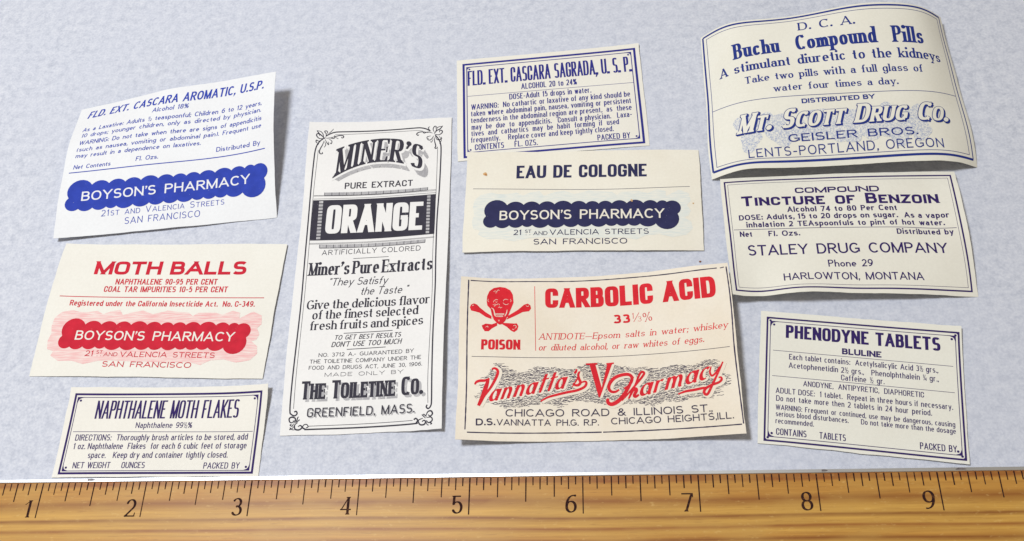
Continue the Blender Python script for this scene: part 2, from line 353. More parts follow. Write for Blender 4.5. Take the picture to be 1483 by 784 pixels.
def layout(s, style, width, cap):
    """place glyphs so the line is exactly `width` long; returns [(glyph args, x, scale)]"""
    ratio = ST[style][7]; track = ST[style][8]; thick = ST[style][0]
    if style not in ('extl', 'copperl', 'gothic_gs', 'script'): track *= .7
    smallcaps = style in ('extbs', 'copperl', 'copperb', 'gothic_ts', 'fancy', 'serif_m')
    SPC = {'serif_c': .3, 'extb': .45, 'light_it': .4, 'gothic_o': .4}.get(style, .68 if '  ' not in s else .55)
    seq = []; fixed = 0; flex = 0
    for i, ch in enumerate(s):
        if ch == ' ': seq.append((' ', 1, SPC, 0)); flex += SPC; continue
        sc = 1; small = False
        if smallcaps and ch.islower(): ch = ch.upper(); sc = ratio; small = True
        if smallcaps and ch == "'": small = False
        wd = .62 if ch in '½⅓¼' else skeleton(style, ch)[0]
        tr = track*sc*(.55 if ch in ".,'" else 1)
        seq.append((ch, sc, wd, small)); fixed += thick*(1.12 if small else 1)*sc; flex += wd*sc + (tr if i < len(s)-1 else 0)
    k = max(.12, (width/cap - fixed)/max(flex, .01))
    if len(s) == 1: k = max(k, .3)
    out = []; x = 0
    for i, (ch, sc, wd, small) in enumerate(seq):
        if ch == ' ': x += SPC*k; continue
        a = wd*k*sc + thick*(1.12 if small else 1)*sc
        out.append((ch, k, small, x, sc)); x += a + track*k*sc*(.55 if ch in ".,'" else 1)
    return out

# ------------------------------------------------------------------ label sheets
def cub(n,t):
    """natural cubic spline: weights of n equally spaced nodes at t in 0..1"""
    A=np.zeros((n,n));B=np.zeros((n,n));A[0,0]=A[-1,-1]=1
    for i in range(1,n-1):
        A[i,i-1:i+2]=(1,4,1);B[i,i-1:i+2]=(6,-12,6)
    M=np.linalg.solve(A,B); x=np.asarray(t,float)*(n-1); i=np.clip(np.floor(x).astype(int),0,n-2); f=(x-i)[:,None]
    I=np.eye(n)
    lin_=I[i]*(1-f)+I[i+1]*f
    g_=np.clip(f,0,1)
    return lin_+((1-g_)**3-(1-g_))/6*M[i]+(g_**3-g_)/6*M[i+1]
class Sheet:
    """a curling paper sheet: a spline surface through a net of points, over its flat inches (u, v)"""
    def __init__(s, w_, h_, shape, co, lift):
        s.w, s.h, s.net, s.lift = w_, h_, np.array(co).reshape(*shape, 3), lift
        s.o = s._p(np.array([w_/2]), np.array([h_/2]))[0]
    def _p(s, u, v):
        P = np.einsum('kj,ki,jid->kd', cub(s.net.shape[0], v/s.h), cub(s.net.shape[1], u/s.w), s.net)
        P[:, 2] += s.lift; return P
    def at(s, uv, off=0.0):
        uv = np.asarray(uv, float); u, v = uv[:, 0], uv[:, 1]; e = 1e-3
        P = s._p(u, v); n = np.cross(s._p(u+e, v)-s._p(u-e, v), s._p(u, v+e)-s._p(u, v-e))
        n /= np.linalg.norm(n, axis=1)[:, None]
        return (P + n*off - s.o)*IN
def mesh_obj(name, verts, faces, mats, mi=None, parent=None, smooth=True):
    me = bpy.data.meshes.new(name); me.from_pydata([tuple(v) for v in verts], [], faces)
    for mt in mats: me.materials.append(mt)
    if mi is not None: me.polygons.foreach_set('material_index', mi)
    me.polygons.foreach_set('use_smooth', [smooth]*len(me.polygons)); me.update()
    o = bpy.data.objects.new(name, me); C.objects.link(o)
    if parent: o.parent = parent
    return o
def sheet_mesh(name, sh, mat, thick=.004):
    nu, nv = 64, 48
    U, V = np.meshgrid(np.linspace(0, sh.w, nu+1), np.linspace(0, sh.h, nv+1))
    rd = np.random.RandomState(int(sh.w*1000))          # scissor-cut edges wander a hair
    wob = lambda n: np.convolve(rd.randn(n+8), np.ones(9)/9, 'valid')*.006
    V[0] += wob(nu+1); V[-1] += wob(nu+1); U[:, 0] += wob(nv+1); U[:, -1] += wob(nv+1)
    uv = np.stack([U.ravel(), V.ravel()], 1)
    top = sh.at(uv); bot = sh.at(uv, -thick); n = len(top); W_ = nu+1
    F = []
    for j in range(nv):
        for i in range(nu):
            a = j*W_+i; F.append((a, a+1, a+1+W_, a+W_)); F.append((n+a, n+a+W_, n+a+1+W_, n+a+1))
    ring = list(range(0, W_)) + [j*W_+nu for j in range(1, nv+1)] + [nv*W_+i for i in range(nu-1, -1, -1)] + [j*W_ for j in range(nv-1, 0, -1)]
    k = 2*n; vv = np.concatenate([top, bot, top[ring], bot[ring]]); m_ = len(ring)
    for i in range(m_):
        j = (i+1) % m_; F.append((k+i, k+m_+i, k+m_+j, k+j))
    return mesh_obj(name, vv, F, [mat])
def strip(pts, wd, step=.05):
    pts = resample(pts, step); polys = []
    q = []
    for i, p_ in enumerate(pts):
        a = pts[max(i-1, 0)]; b = pts[min(i+1, len(pts)-1)]; dx, dy = b[0]-a[0], b[1]-a[1]; L_ = math.hypot(dx, dy) or 1
        ww = wd[i*len(wd)//len(pts)] if isinstance(wd, list) else wd
        q.append(((p_[0]-dy/L_*ww/2, p_[1]+dx/L_*ww/2), (p_[0]+dy/L_*ww/2, p_[1]-dx/L_*ww/2)))
    for i in range(len(q)-1):
        (la, ra), (lb, rb) = q[i], q[i+1]
        if (lb[0]-la[0])*(rb[0]-ra[0])+(lb[1]-la[1])*(rb[1]-ra[1]) <= 0:
            if math.dist(la, lb) < math.dist(ra, rb): polys.append([ra, rb, ((la[0]+lb[0])/2, (la[1]+lb[1])/2)])
            else: polys.append([((ra[0]+rb[0])/2, (ra[1]+rb[1])/2), lb, la])
        else: polys.append([ra, rb, lb, la])
    return polys
def catmull(pts, n=7):
    P = [np.array(p_) for p_ in pts]; P = [2*P[0]-P[1]] + P + [2*P[-1]-P[-2]]; out = []
    for i in range(1, len(P)-2):
        for k in range(n):
            t = k/n; a, b, c, d = P[i-1:i+3]
            out.append(tuple(.5*((2*b)+(c-a)*t+(2*a-5*b+4*c-d)*t*t+(3*b-a-3*c+d)*t**3)))
    out.append(tuple(P[-2])); return out
def fill(poly, step=.06):
    """polygon with inner grid points so that it follows the curl"""
    P = np.array(poly); a = sum(P[i][0]*P[(i+1) % len(P)][1]-P[(i+1) % len(P)][0]*P[i][1] for i in range(len(P)))
    if a < 0: P = P[::-1]
    vs = [Vector(p_) for p_ in P]; nb = len(vs)
    x0, y0 = P.min(0); x1, y1 = P.max(0)
    for i in range(1, int((x1-x0)/step)+1):
        for j in range(1, int((y1-y0)/step)+1):
            vs.append(Vector((x0+i*step-.013, y0+j*step-.011)))
    r = delaunay_2d_cdt(vs, [], [list(range(nb))], 1, 1e-6)
    return np.array([(q[0], q[1]) for q in r[0]]), [tuple(f) for f, o in zip(r[2], r[5]) if len(o)]

LAY = .0011
class Part:
    def __init__(s): s.v = []; s.f = []; s.mi = []; s.m = []; s.n = 0
    def add(s, P, F, mat):
        if not len(P): return
        if mat not in s.m: s.m.append(mat)
        k = s.m.index(mat); s.v.append(P); s.f += [tuple(i+s.n for i in f) for f in F]; s.mi += [k]*len(F); s.n += len(P)

def build_label(key, label, zlift):
    w_, h_, deg, co = SURF[key]; sh = Sheet(w_, h_, deg, co, zlift)
    root = sheet_mesh('paper_label', sh, ink(key, 'paper')); root.location = Vector(sh.o)*IN
    root['label'] = label; root['category'] = 'label'; root['group'] = 'old druggist labels laid out above the ruler'
    parts = {}
    def part(nm): return parts.setdefault(nm, Part())
    rnd = random.Random(5)
    def put(nm, polys_or_vf, col, lay, un=True):
        v, f = polys_or_vf
        part(nm).add(sh.at(v, LAY*(1+lay)), f, ink(key, col)) if len(v) else None
    def text(nm, s, style, a, b, cap, col, lay, warp=None):
        d = np.array(b)-np.array(a); L_ = np.linalg.norm(d); d /= L_; nrm = np.array((-d[1], d[0]))
        if style == 'script': L_ -= .05
        for ch, k, small, x, sc in layout(s, style, L_, cap):
            def place(v, dx=0.0, dy=0.0):
                q = v*sc*cap + np.array((x*cap+dx, dy))
                if warp is not None: return warp(q, L_, cap)
                return np.array(a) + q[:, :1]*d + q[:, 1:]*nrm
            yo = 0
            if ch in ("'",) and sc < 1: pass
            v, f, _ = glyph(style, ch, k, 0.0, small)
            if not len(v): continue
            if style == 'fancy':                       # white letters, blue outline, blue block shadow
                vg, fg, _ = glyph(style, ch, k, .034, small)
                for i in range(1, 4): put(nm, (place(vg, .0046*i, -.0046*i), fg), col, lay+.12*i)
                for_out = (place(vg), fg); put(nm, for_out, col, lay+1); vw, fw, _ = glyph(style, ch, k, .0, small)
                put(nm, (place(vw), fw), 'paper', lay+2); continue
            if style == 'script':
                vg, fg, _ = glyph(style, ch, k, .075, small); put(nm, (place(vg, .012, -.006), fg), 'paper', lay-1)
            if style in ('gothic_ts', 'gothic_gs'):
                put(nm, (place(v, cap*.13, -cap*.13), f), 'tintgray', lay); lay_ = lay+1
            elif style == 'serif_m':
                for i in (2.4, 3.2, 4.0, 4.8): put(nm, (place(v, cap*.05*i, -cap*.05*i), f), 'tintgray', lay+.15*i)
                vg, fg, _ = glyph(style, ch, k, .05, small); put(nm, (place(vg, cap*.035, -cap*.035), fg), 'paper', lay+1); lay_ = lay+2
            else: lay_ = lay
            put(nm, (place(v), f), col, lay_)
    for it in PRINT[key]:
        kind, nm = it[0], it[1]
        if kind == 't':
            _, _, s, style, ua, va, ub, vb, cap, col = it[:10]; lay = it[10] if len(it) > 10 else 0
            text(nm, s, style, (ua, va), (ub, vb), cap, col, lay)
        elif kind in 'lc':
            _, _, pts, wd, col, lay = it
            if kind == 'c' or len(pts) > 2: pts = catmull(pts)
            n = 24
            if kind == 'c' and nm != 'printed_border':  # brush and graver lines swell and taper
                W_ = [wd*((.6 if nm == 'script_name' else .4)+.6*math.sin(math.pi*(i+.5)/n)**.7) for i in range(n)]
            elif key == 'G' and nm == 'printed_border': W_ = [wd*(1+.18*rnd.uniform(-1, 1)) for i in range(n*3)]
            else: W_ = wd
            v, f = union(strip(pts, W_, .03 if kind == 'c' else .05)); put(nm, (v, f), col, lay)
            if kind == 'c' and nm == 'script_name':
                v, f = union(strip([(x+.014, y-.006) for x, y in pts], [q+.03 for q in W_], .03)); put(nm, (v, f), 'paper', lay-1)
        elif kind == 'p':
            _, _, poly, col, lay = it; v, f = fill(poly); put(nm, (v, f), col, lay)
        elif kind == 'f':
            _, _, u0, v0, u1, v1, wd, col = it; P_ = []; h = wd/2
            for a, b in (((u0, v1-h), (u1, v1-h)), ((u0, v0+h), (u1, v0+h)), ((u0+h, v0+wd), (u0+h, v1-wd)), ((u1-h, v0+wd), (u1-h, v1-wd))):
                P_ += strip([a, b], wd, .05)
            v, f = union(P_); put(nm, (v, f), col, 0)
            if key in 'CEJ' and wd < .02:              # little notched corners inside the thin frame
                for cx, cy, sx, sy in ((u0, v0, 1, 1), (u1, v0, -1, 1), (u0, v1, 1, -1), (u1, v1, -1, -1)):
                    v, f = union([[(cx, cy), (cx+sx*.075, cy), (cx+sx*.028, cy+sy*.016), (cx+sx*.016, cy+sy*.028), (cx, cy+sy*.075)]]); put(nm, (v, f), col, 1)
                    v, f = union([disc(cx+sx*.036, cy+sy*.036, .011)]); put(nm, (v, f), col, 1)
        elif kind == 'w':
            _, _, s, style, lo_, hi_, col = it
            lo_ = np.array(lo_); hi_ = np.array(hi_)
            fl = np.polyfit(lo_[:, 0], lo_[:, 1], 2); fh = np.polyfit(hi_[:, 0], hi_[:, 1], 3); cap = .29
            x0, x1 = lo_[0, 0], lo_[-1, 0]
            def warp(q, L_, cap_):
                u = x0 + q[:, 0]; a = np.polyval(fl, u); b = np.polyval(fh, u); t = q[:, 1]/cap_
                return np.stack([u + (t-.5)*.02, a+(b-a)*t], 1)
            text(nm, s, style, (x0, 0), (x1, 0), cap, col, 0, warp)
        elif kind == 'h':                              # engraved cloud of short wavering graver strokes
            _, _, poly, col = it; P_ = np.array(poly); x0, y0 = P_.min(0); x1, y1 = P_.max(0); P2 = []
            def inside(x, y):
                r = False
                for i in range(len(P_)):
                    (xa, ya), (xb, yb) = P_[i-1], P_[i]
                    if (ya > y) != (yb > y) and x < (xb-xa)*(y-ya)/(yb-ya)+xa: r = not r
                return r
            y = y0
            while y < y1:
                x = x0 + rnd.uniform(0, .03)
                while x < x1:
                    L_ = rnd.uniform(.025, .07); yy = y + rnd.uniform(-.004, .004)
                    if inside(x, yy) and inside(x+L_, yy) or (rnd.random() < .35 and inside(x, yy)):
                        bnd = rnd.uniform(-.008, .008); pts = [(x, yy), (x+L_*.35, yy+bnd), (x+L_*.7, yy-bnd*.4), (x+L_, yy+rnd.uniform(-.006, .006))]
                        P2 += strip(pts, rnd.uniform(.0028, .0054), .03)
                    x += L_ + rnd.uniform(.002, .02)
                y += .0076
            vs = []; fs = []
            for po in P2: fs.append(tuple(range(len(vs), len(vs)+len(po)))); vs += po
            put(nm, (np.array(vs), fs), col, 0)
    objs = {}
    for nm in sorted(parts, key=lambda q: q.count('/')):
        pt = parts[nm]; bits = nm.split('/')
        o = mesh_obj(bits[-1].split('#')[0], np.concatenate(pt.v), pt.f, pt.m, pt.mi, objs.get(bits[0], root) if len(bits) > 1 else root)
        objs[nm] = o
    return root
# ------------------------------------------------------------------ sheet surfaces and printed matter, in inches of each label
SURF={
 'A':(2.4273,1.7711,(7, 9),[(0.3598,2.6981,0.0596),(0.6623,2.7214,0.0384),(0.9654,2.7440,0.0276),(1.2688,2.7661,0.0258),(1.5723,2.7883,0.0283),(1.8757,2.8115,0.0200),(2.1793,2.8356,0.0089),(2.4832,2.8612,-0.0003),(2.7872,2.8894,-0.0056),(0.3401,2.9905,0.0959),(0.6417,3.0139,0.0717),(0.9444,3.0365,0.0596),(1.2473,3.0590,0.0539),(1.5503,3.0816,0.0494),(1.8532,3.1046,0.0439),(2.1561,3.1277,0.0422),(2.4588,3.1503,0.0523),(2.7608,3.1717,0.0755),(0.3182,3.2849,0.1100),(0.6204,3.3073,0.0965),(0.9231,3.3293,0.0905),(1.2258,3.3515,0.0862),(1.5284,3.3744,0.0791),(1.8309,3.3976,0.0723),(2.1335,3.4201,0.0761),(2.4352,3.4402,0.1011),(2.7347,3.4567,0.1480),(0.2965,3.5798,0.1201),(0.5991,3.6008,0.1187),(0.9018,3.6218,0.1232),(1.2044,3.6434,0.1241),(1.5067,3.6666,0.1153),(1.8090,3.6903,0.1047),(2.1114,3.7123,0.1110),(2.4120,3.7303,0.1481),(2.7075,3.7426,0.2161),(0.2759,3.8752,0.1155),(0.5783,3.8949,0.1310),(0.8805,3.9149,0.1498),(1.1829,3.9356,0.1608),(1.4852,3.9583,0.1551),(1.7871,3.9825,0.1410),(2.0895,4.0042,0.1487),(2.3892,4.0207,0.1931),(2.6839,4.0327,0.2646),(0.2606,4.1679,0.0710),(0.5601,4.1890,0.1136),(0.8604,4.2094,0.1506),(1.1614,4.2295,0.1798),(1.4635,4.2505,0.1909),(1.7652,4.2742,0.1816),(2.0672,4.2956,0.1917),(2.3664,4.3113,0.2369),(2.6633,4.3251,0.2982),(0.2486,4.4597,0.0211),(0.5471,4.4799,0.0647),(0.8454,4.5017,0.1108),(1.1427,4.5240,0.1640),(1.4412,4.5445,0.2115),(1.7429,4.5653,0.2276),(2.0444,4.5856,0.2437),(2.3444,4.6031,0.2771),(2.6443,4.6191,0.3104)]),
 'B':(2.441,1.511,(7, 9),[(0.4639,1.1271,-0.0053),(0.7661,1.1170,0.0038),(1.0694,1.1063,0.0077),(1.3733,1.0953,0.0082),(1.6776,1.0839,0.0073),(1.9821,1.0724,0.0066),(2.2870,1.0612,0.0066),(2.5920,1.0498,0.0051),(2.8973,1.0384,0.0012),(0.4684,1.3783,0.0122),(0.7732,1.3689,0.0119),(1.0776,1.3582,0.0108),(1.3820,1.3471,0.0097),(1.6865,1.3357,0.0088),(1.9912,1.3243,0.0086),(2.2960,1.3129,0.0089),(2.6009,1.3015,0.0089),(2.9058,1.2903,0.0084),(0.4755,1.6298,0.0289),(0.7805,1.6204,0.0189),(1.0855,1.6099,0.0130),(1.3903,1.5988,0.0104),(1.6951,1.5875,0.0096),(1.9999,1.5760,0.0097),(2.3047,1.5646,0.0102),(2.6096,1.5532,0.0114),(2.9144,1.5421,0.0133),(0.4836,1.8815,0.0440),(0.7883,1.8719,0.0248),(1.0934,1.8614,0.0145),(1.3986,1.8504,0.0105),(1.7036,1.8392,0.0097),(2.0086,1.8278,0.0100),(2.3134,1.8163,0.0108),(2.6183,1.8049,0.0124),(2.9231,1.7938,0.0155),(0.4922,2.1336,0.0545),(0.7964,2.1234,0.0284),(1.1017,2.1128,0.0149),(1.4070,2.1019,0.0101),(1.7122,2.0908,0.0095),(2.0173,2.0795,0.0100),(2.3222,2.0680,0.0108),(2.6271,2.0566,0.0123),(2.9320,2.0453,0.0148),(0.5000,2.3861,0.0550),(0.8048,2.3748,0.0271),(1.1102,2.3642,0.0135),(1.4157,2.3534,0.0092),(1.7210,2.3424,0.0089),(2.0261,2.3311,0.0096),(2.3311,2.3197,0.0104),(2.6361,2.3082,0.0113),(2.9410,2.2966,0.0127),(0.5095,2.6379,0.0365),(0.8138,2.6261,0.0188),(1.1190,2.6156,0.0100),(1.4245,2.6049,0.0076),(1.7299,2.5939,0.0081),(2.0352,2.5827,0.0090),(2.3403,2.5713,0.0095),(2.6453,2.5598,0.0099),(2.9501,2.5477,0.0103)]),
 'C':(2.02,0.8969,(7, 9),[(0.9710,0.0838,-0.0012),(1.2228,0.0808,0.0049),(1.4751,0.0781,0.0076),(1.7276,0.0754,0.0079),(1.9804,0.0727,0.0070),(2.2334,0.0703,0.0064),(2.4866,0.0682,0.0048),(2.7402,0.0667,0.0014),(2.9945,0.0659,-0.0044),(0.9716,0.2329,0.0026),(1.2240,0.2303,0.0066),(1.4764,0.2275,0.0083),(1.7289,0.2248,0.0084),(1.9816,0.2222,0.0074),(2.2344,0.2197,0.0062),(2.4873,0.2176,0.0045),(2.7403,0.2160,0.0023),(2.9931,0.2155,-0.0002),(0.9725,0.3822,0.0076),(1.2250,0.3797,0.0089),(1.4775,0.3770,0.0094),(1.7300,0.3743,0.0089),(1.9826,0.3716,0.0076),(2.2352,0.3691,0.0059),(2.4879,0.3670,0.0044),(2.7405,0.3655,0.0042),(2.9929,0.3649,0.0063),(0.9735,0.5314,0.0141),(1.2260,0.5291,0.0122),(1.4785,0.5265,0.0107),(1.7309,0.5238,0.0093),(1.9834,0.5211,0.0075),(2.2359,0.5186,0.0055),(2.4883,0.5165,0.0047),(2.7408,0.5150,0.0075),(2.9932,0.5141,0.0157),(0.9746,0.6807,0.0226),(1.2270,0.6785,0.0165),(1.4794,0.6760,0.0125),(1.7319,0.6732,0.0098),(1.9843,0.6706,0.0074),(2.2366,0.6681,0.0052),(2.4889,0.6660,0.0055),(2.7411,0.6643,0.0125),(2.9931,0.6631,0.0292),(0.9757,0.8299,0.0338),(1.2280,0.8279,0.0221),(1.4805,0.8254,0.0148),(1.7329,0.8227,0.0105),(1.9853,0.8201,0.0073),(2.2374,0.8177,0.0051),(2.4895,0.8155,0.0072),(2.7411,0.8135,0.0197),(2.9919,0.8114,0.0478),(0.9766,0.9789,0.0479),(1.2292,0.9772,0.0291),(1.4817,0.9749,0.0176),(1.7342,0.9722,0.0113),(1.9865,0.9696,0.0072),(2.2385,0.9672,0.0053),(2.4903,0.9651,0.0099),(2.7411,0.9628,0.0296),(2.9884,0.9588,0.0719)]),
 'D':(1.5767,3.6171,(7, 9),[(3.1466,0.4571,-0.0030),(3.3410,0.4569,0.0011),(3.5357,0.4591,0.0016),(3.7305,0.4623,0.0000),(3.9255,0.4665,-0.0010),(4.1207,0.4714,0.0012),(4.3158,0.4758,0.0094),(4.5104,0.4794,0.0264),(4.7040,0.4814,0.0530),(3.1195,1.0545,0.0096),(3.3163,1.0590,0.0109),(3.5129,1.0624,0.0107),(3.7092,1.0659,0.0098),(3.9055,1.0699,0.0101),(4.1016,1.0742,0.0143),(4.2975,1.0783,0.0253),(4.4925,1.0821,0.0455),(4.6862,1.0859,0.0759),(3.1018,1.6562,0.0151),(3.2988,1.6608,0.0149),(3.4956,1.6650,0.0145),(3.6924,1.6689,0.0142),(3.8891,1.6729,0.0151),(4.0856,1.6771,0.0190),(4.2820,1.6812,0.0276),(4.4779,1.6853,0.0425),(4.6731,1.6893,0.0643),(3.0874,2.2584,0.0205),(3.2845,2.2631,0.0190),(3.4815,2.2675,0.0180),(3.6787,2.2717,0.0177),(3.8758,2.2757,0.0184),(4.0730,2.2798,0.0210),(4.2702,2.2840,0.0261),(4.4673,2.2882,0.0343),(4.6644,2.2925,0.0461),(3.0715,2.8606,0.0299),(3.2685,2.8657,0.0258),(3.4656,2.8701,0.0227),(3.6628,2.8742,0.0207),(3.8601,2.8783,0.0193),(4.0574,2.8824,0.0185),(4.2547,2.8865,0.0177),(4.4521,2.8906,0.0168),(4.6495,2.8950,0.0156),(3.0525,3.4628,0.0616),(3.2495,3.4682,0.0457),(3.4469,3.4725,0.0338),(3.6445,3.4765,0.0254),(3.8422,3.4806,0.0199),(4.0399,3.4848,0.0161),(4.2376,3.4890,0.0129),(4.4351,3.4930,0.0093),(4.6327,3.4969,0.0050),(3.0325,4.0672,0.0898),(3.2300,4.0706,0.0618),(3.4281,4.0747,0.0393),(3.6267,4.0785,0.0223),(3.8255,4.0822,0.0114),(4.0245,4.0867,0.0070),(4.2235,4.0917,0.0066),(4.4225,4.0956,0.0064),(4.6216,4.0977,0.0048)]),
 'E':(2.064,1.3968,(7, 9),[(4.7092,3.5050,0.0023),(4.9657,3.5180,0.0046),(5.2225,3.5307,0.0054),(5.4793,3.5431,0.0053),(5.7363,3.5552,0.0050),(5.9932,3.5671,0.0054),(6.2501,3.5787,0.0055),(6.5068,3.5899,0.0039),(6.7634,3.6003,-0.0001),(4.6961,3.7375,0.0044),(4.9537,3.7507,0.0055),(5.2110,3.7634,0.0059),(5.4682,3.7758,0.0058),(5.7254,3.7880,0.0057),(5.9826,3.7998,0.0059),(6.2399,3.8114,0.0058),(6.4973,3.8226,0.0050),(6.7549,3.8333,0.0031),(4.6843,3.9701,0.0055),(4.9420,3.9831,0.0059),(5.1996,3.9959,0.0061),(5.4571,4.0084,0.0060),(5.7146,4.0206,0.0060),(5.9720,4.0325,0.0060),(6.2296,4.0440,0.0059),(6.4873,4.0553,0.0055),(6.7450,4.0662,0.0048),(4.6729,4.2026,0.0060),(4.9306,4.2156,0.0061),(5.1883,4.2284,0.0061),(5.4460,4.2410,0.0061),(5.7037,4.2532,0.0060),(5.9614,4.2651,0.0059),(6.2192,4.2766,0.0058),(6.4769,4.2879,0.0057),(6.7347,4.2989,0.0058),(4.6615,4.4349,0.0063),(4.9192,4.4481,0.0062),(5.1770,4.4610,0.0061),(5.4349,4.4735,0.0060),(5.6928,4.4857,0.0059),(5.9508,4.4976,0.0057),(6.2087,4.5092,0.0058),(6.4666,4.5205,0.0064),(6.7243,4.5315,0.0077),(4.6496,4.6671,0.0070),(4.9075,4.6805,0.0064),(5.1655,4.6934,0.0061),(5.4237,4.7059,0.0059),(5.6819,4.7182,0.0058),(5.9401,4.7301,0.0058),(6.1983,4.7417,0.0064),(6.4564,4.7531,0.0083),(6.7143,4.7640,0.0121),(4.6364,4.8991,0.0081),(4.8953,4.9128,0.0069),(5.1539,4.9258,0.0063),(5.4125,4.9383,0.0059),(5.6710,4.9505,0.0058),(5.9295,4.9625,0.0061),(6.1880,4.9741,0.0076),(6.4467,4.9855,0.0119),(6.7054,4.9964,0.0202)]),
 'F':(2.4366,1.2129,(7, 9),[(4.8118,2.3663,0.0242),(5.1116,2.3612,0.0228),(5.4131,2.3545,0.0215),(5.7154,2.3468,0.0202),(6.0183,2.3382,0.0193),(6.3216,2.3289,0.0205),(6.6254,2.3192,0.0203),(6.9296,2.3093,0.0154),(7.2343,2.2987,0.0029),(4.8098,2.5681,0.0211),(5.1138,2.5637,0.0208),(5.4170,2.5570,0.0208),(5.7202,2.5492,0.0206),(6.0236,2.5405,0.0206),(6.3273,2.5312,0.0216),(6.6313,2.5214,0.0219),(6.9356,2.5113,0.0197),(7.2398,2.5014,0.0134),(4.8116,2.7701,0.0200),(5.1163,2.7656,0.0202),(5.4205,2.7592,0.0206),(5.7244,2.7515,0.0210),(6.0283,2.7428,0.0215),(6.3324,2.7334,0.0223),(6.6366,2.7235,0.0230),(6.9410,2.7135,0.0225),(7.2453,2.7039,0.0198),(4.8148,2.9722,0.0218),(5.1194,2.9676,0.0210),(5.4239,2.9613,0.0210),(5.7284,2.9536,0.0214),(6.0328,2.9449,0.0220),(6.3373,2.9355,0.0228),(6.6417,2.9256,0.0236),(6.9461,2.9157,0.0237),(7.2505,2.9062,0.0221),(4.8181,3.1742,0.0281),(5.1225,3.1697,0.0242),(5.4274,3.1634,0.0223),(5.7324,3.1557,0.0220),(6.0373,3.1470,0.0225),(6.3421,3.1375,0.0232),(6.6467,3.1277,0.0237),(6.9512,3.1177,0.0231),(7.2558,3.1082,0.0200),(4.8202,3.3759,0.0411),(5.1250,3.3719,0.0302),(5.4308,3.3654,0.0247),(5.7366,3.3576,0.0232),(6.0421,3.3489,0.0235),(6.3472,3.3395,0.0237),(6.6520,3.3297,0.0232),(6.9565,3.3197,0.0203),(7.2609,3.3098,0.0127),(4.8188,3.5771,0.0622),(5.1272,3.5734,0.0395),(5.4346,3.5671,0.0284),(5.7413,3.5594,0.0251),(6.0473,3.5507,0.0251),(6.3528,3.5414,0.0242),(6.6579,3.5317,0.0219),(6.9623,3.5217,0.0153),(7.2657,3.5108,-0.0004)]),
 'G':(2.6232,1.6967,(7, 9),[(4.8418,0.3513,0.1194),(5.1652,0.3481,0.0629),(5.4911,0.3487,0.0237),(5.8189,0.3510,0.0062),(6.1469,0.3535,0.0042),(6.4748,0.3561,0.0134),(6.8021,0.3587,0.0341),(7.1282,0.3614,0.0688),(7.4523,0.3639,0.1183),(4.8349,0.6280,0.0610),(5.1619,0.6296,0.0356),(5.4893,0.6315,0.0192),(5.8170,0.6338,0.0077),(6.1449,0.6362,0.0040),(6.4727,0.6388,0.0123),(6.7997,0.6415,0.0357),(7.1249,0.6440,0.0775),(7.4469,0.6459,0.1394),(4.8330,0.9105,0.0450),(5.1603,0.9123,0.0407),(5.4877,0.9142,0.0280),(5.8151,0.9165,0.0121),(6.1428,0.9190,0.0040),(6.4706,0.9216,0.0120),(6.7974,0.9243,0.0384),(7.1218,0.9267,0.0850),(7.4419,0.9283,0.1554),(4.8310,1.1924,0.0709),(5.1587,1.1943,0.0613),(5.4861,1.1967,0.0406),(5.8131,1.1992,0.0166),(6.1407,1.2017,0.0041),(6.4684,1.2044,0.0128),(6.7949,1.2071,0.0427),(7.1191,1.2095,0.0916),(7.4389,1.2110,0.1628),(4.8296,1.4742,0.1004),(5.1570,1.4766,0.0728),(5.4840,1.4792,0.0441),(5.8108,1.4818,0.0169),(6.1383,1.4845,0.0034),(6.4660,1.4872,0.0144),(6.7922,1.4898,0.0488),(7.1166,1.4922,0.0990),(7.4383,1.4940,0.1622),(4.8298,1.7574,0.1116),(5.1545,1.7589,0.0637),(5.4811,1.7616,0.0337),(5.8081,1.7644,0.0111),(6.1359,1.7672,0.0019),(6.4634,1.7699,0.0170),(6.7889,1.7722,0.0578),(7.1126,1.7742,0.1123),(7.4384,1.7773,0.1618),(4.8313,2.0406,0.1135),(5.1507,2.0407,0.0415),(5.4773,2.0435,0.0127),(5.8052,2.0469,-0.0000),(6.1333,2.0499,-0.0003),(6.4606,2.0526,0.0216),(6.7846,2.0546,0.0718),(7.1057,2.0557,0.1362),(7.4308,2.0605,0.1655)]),
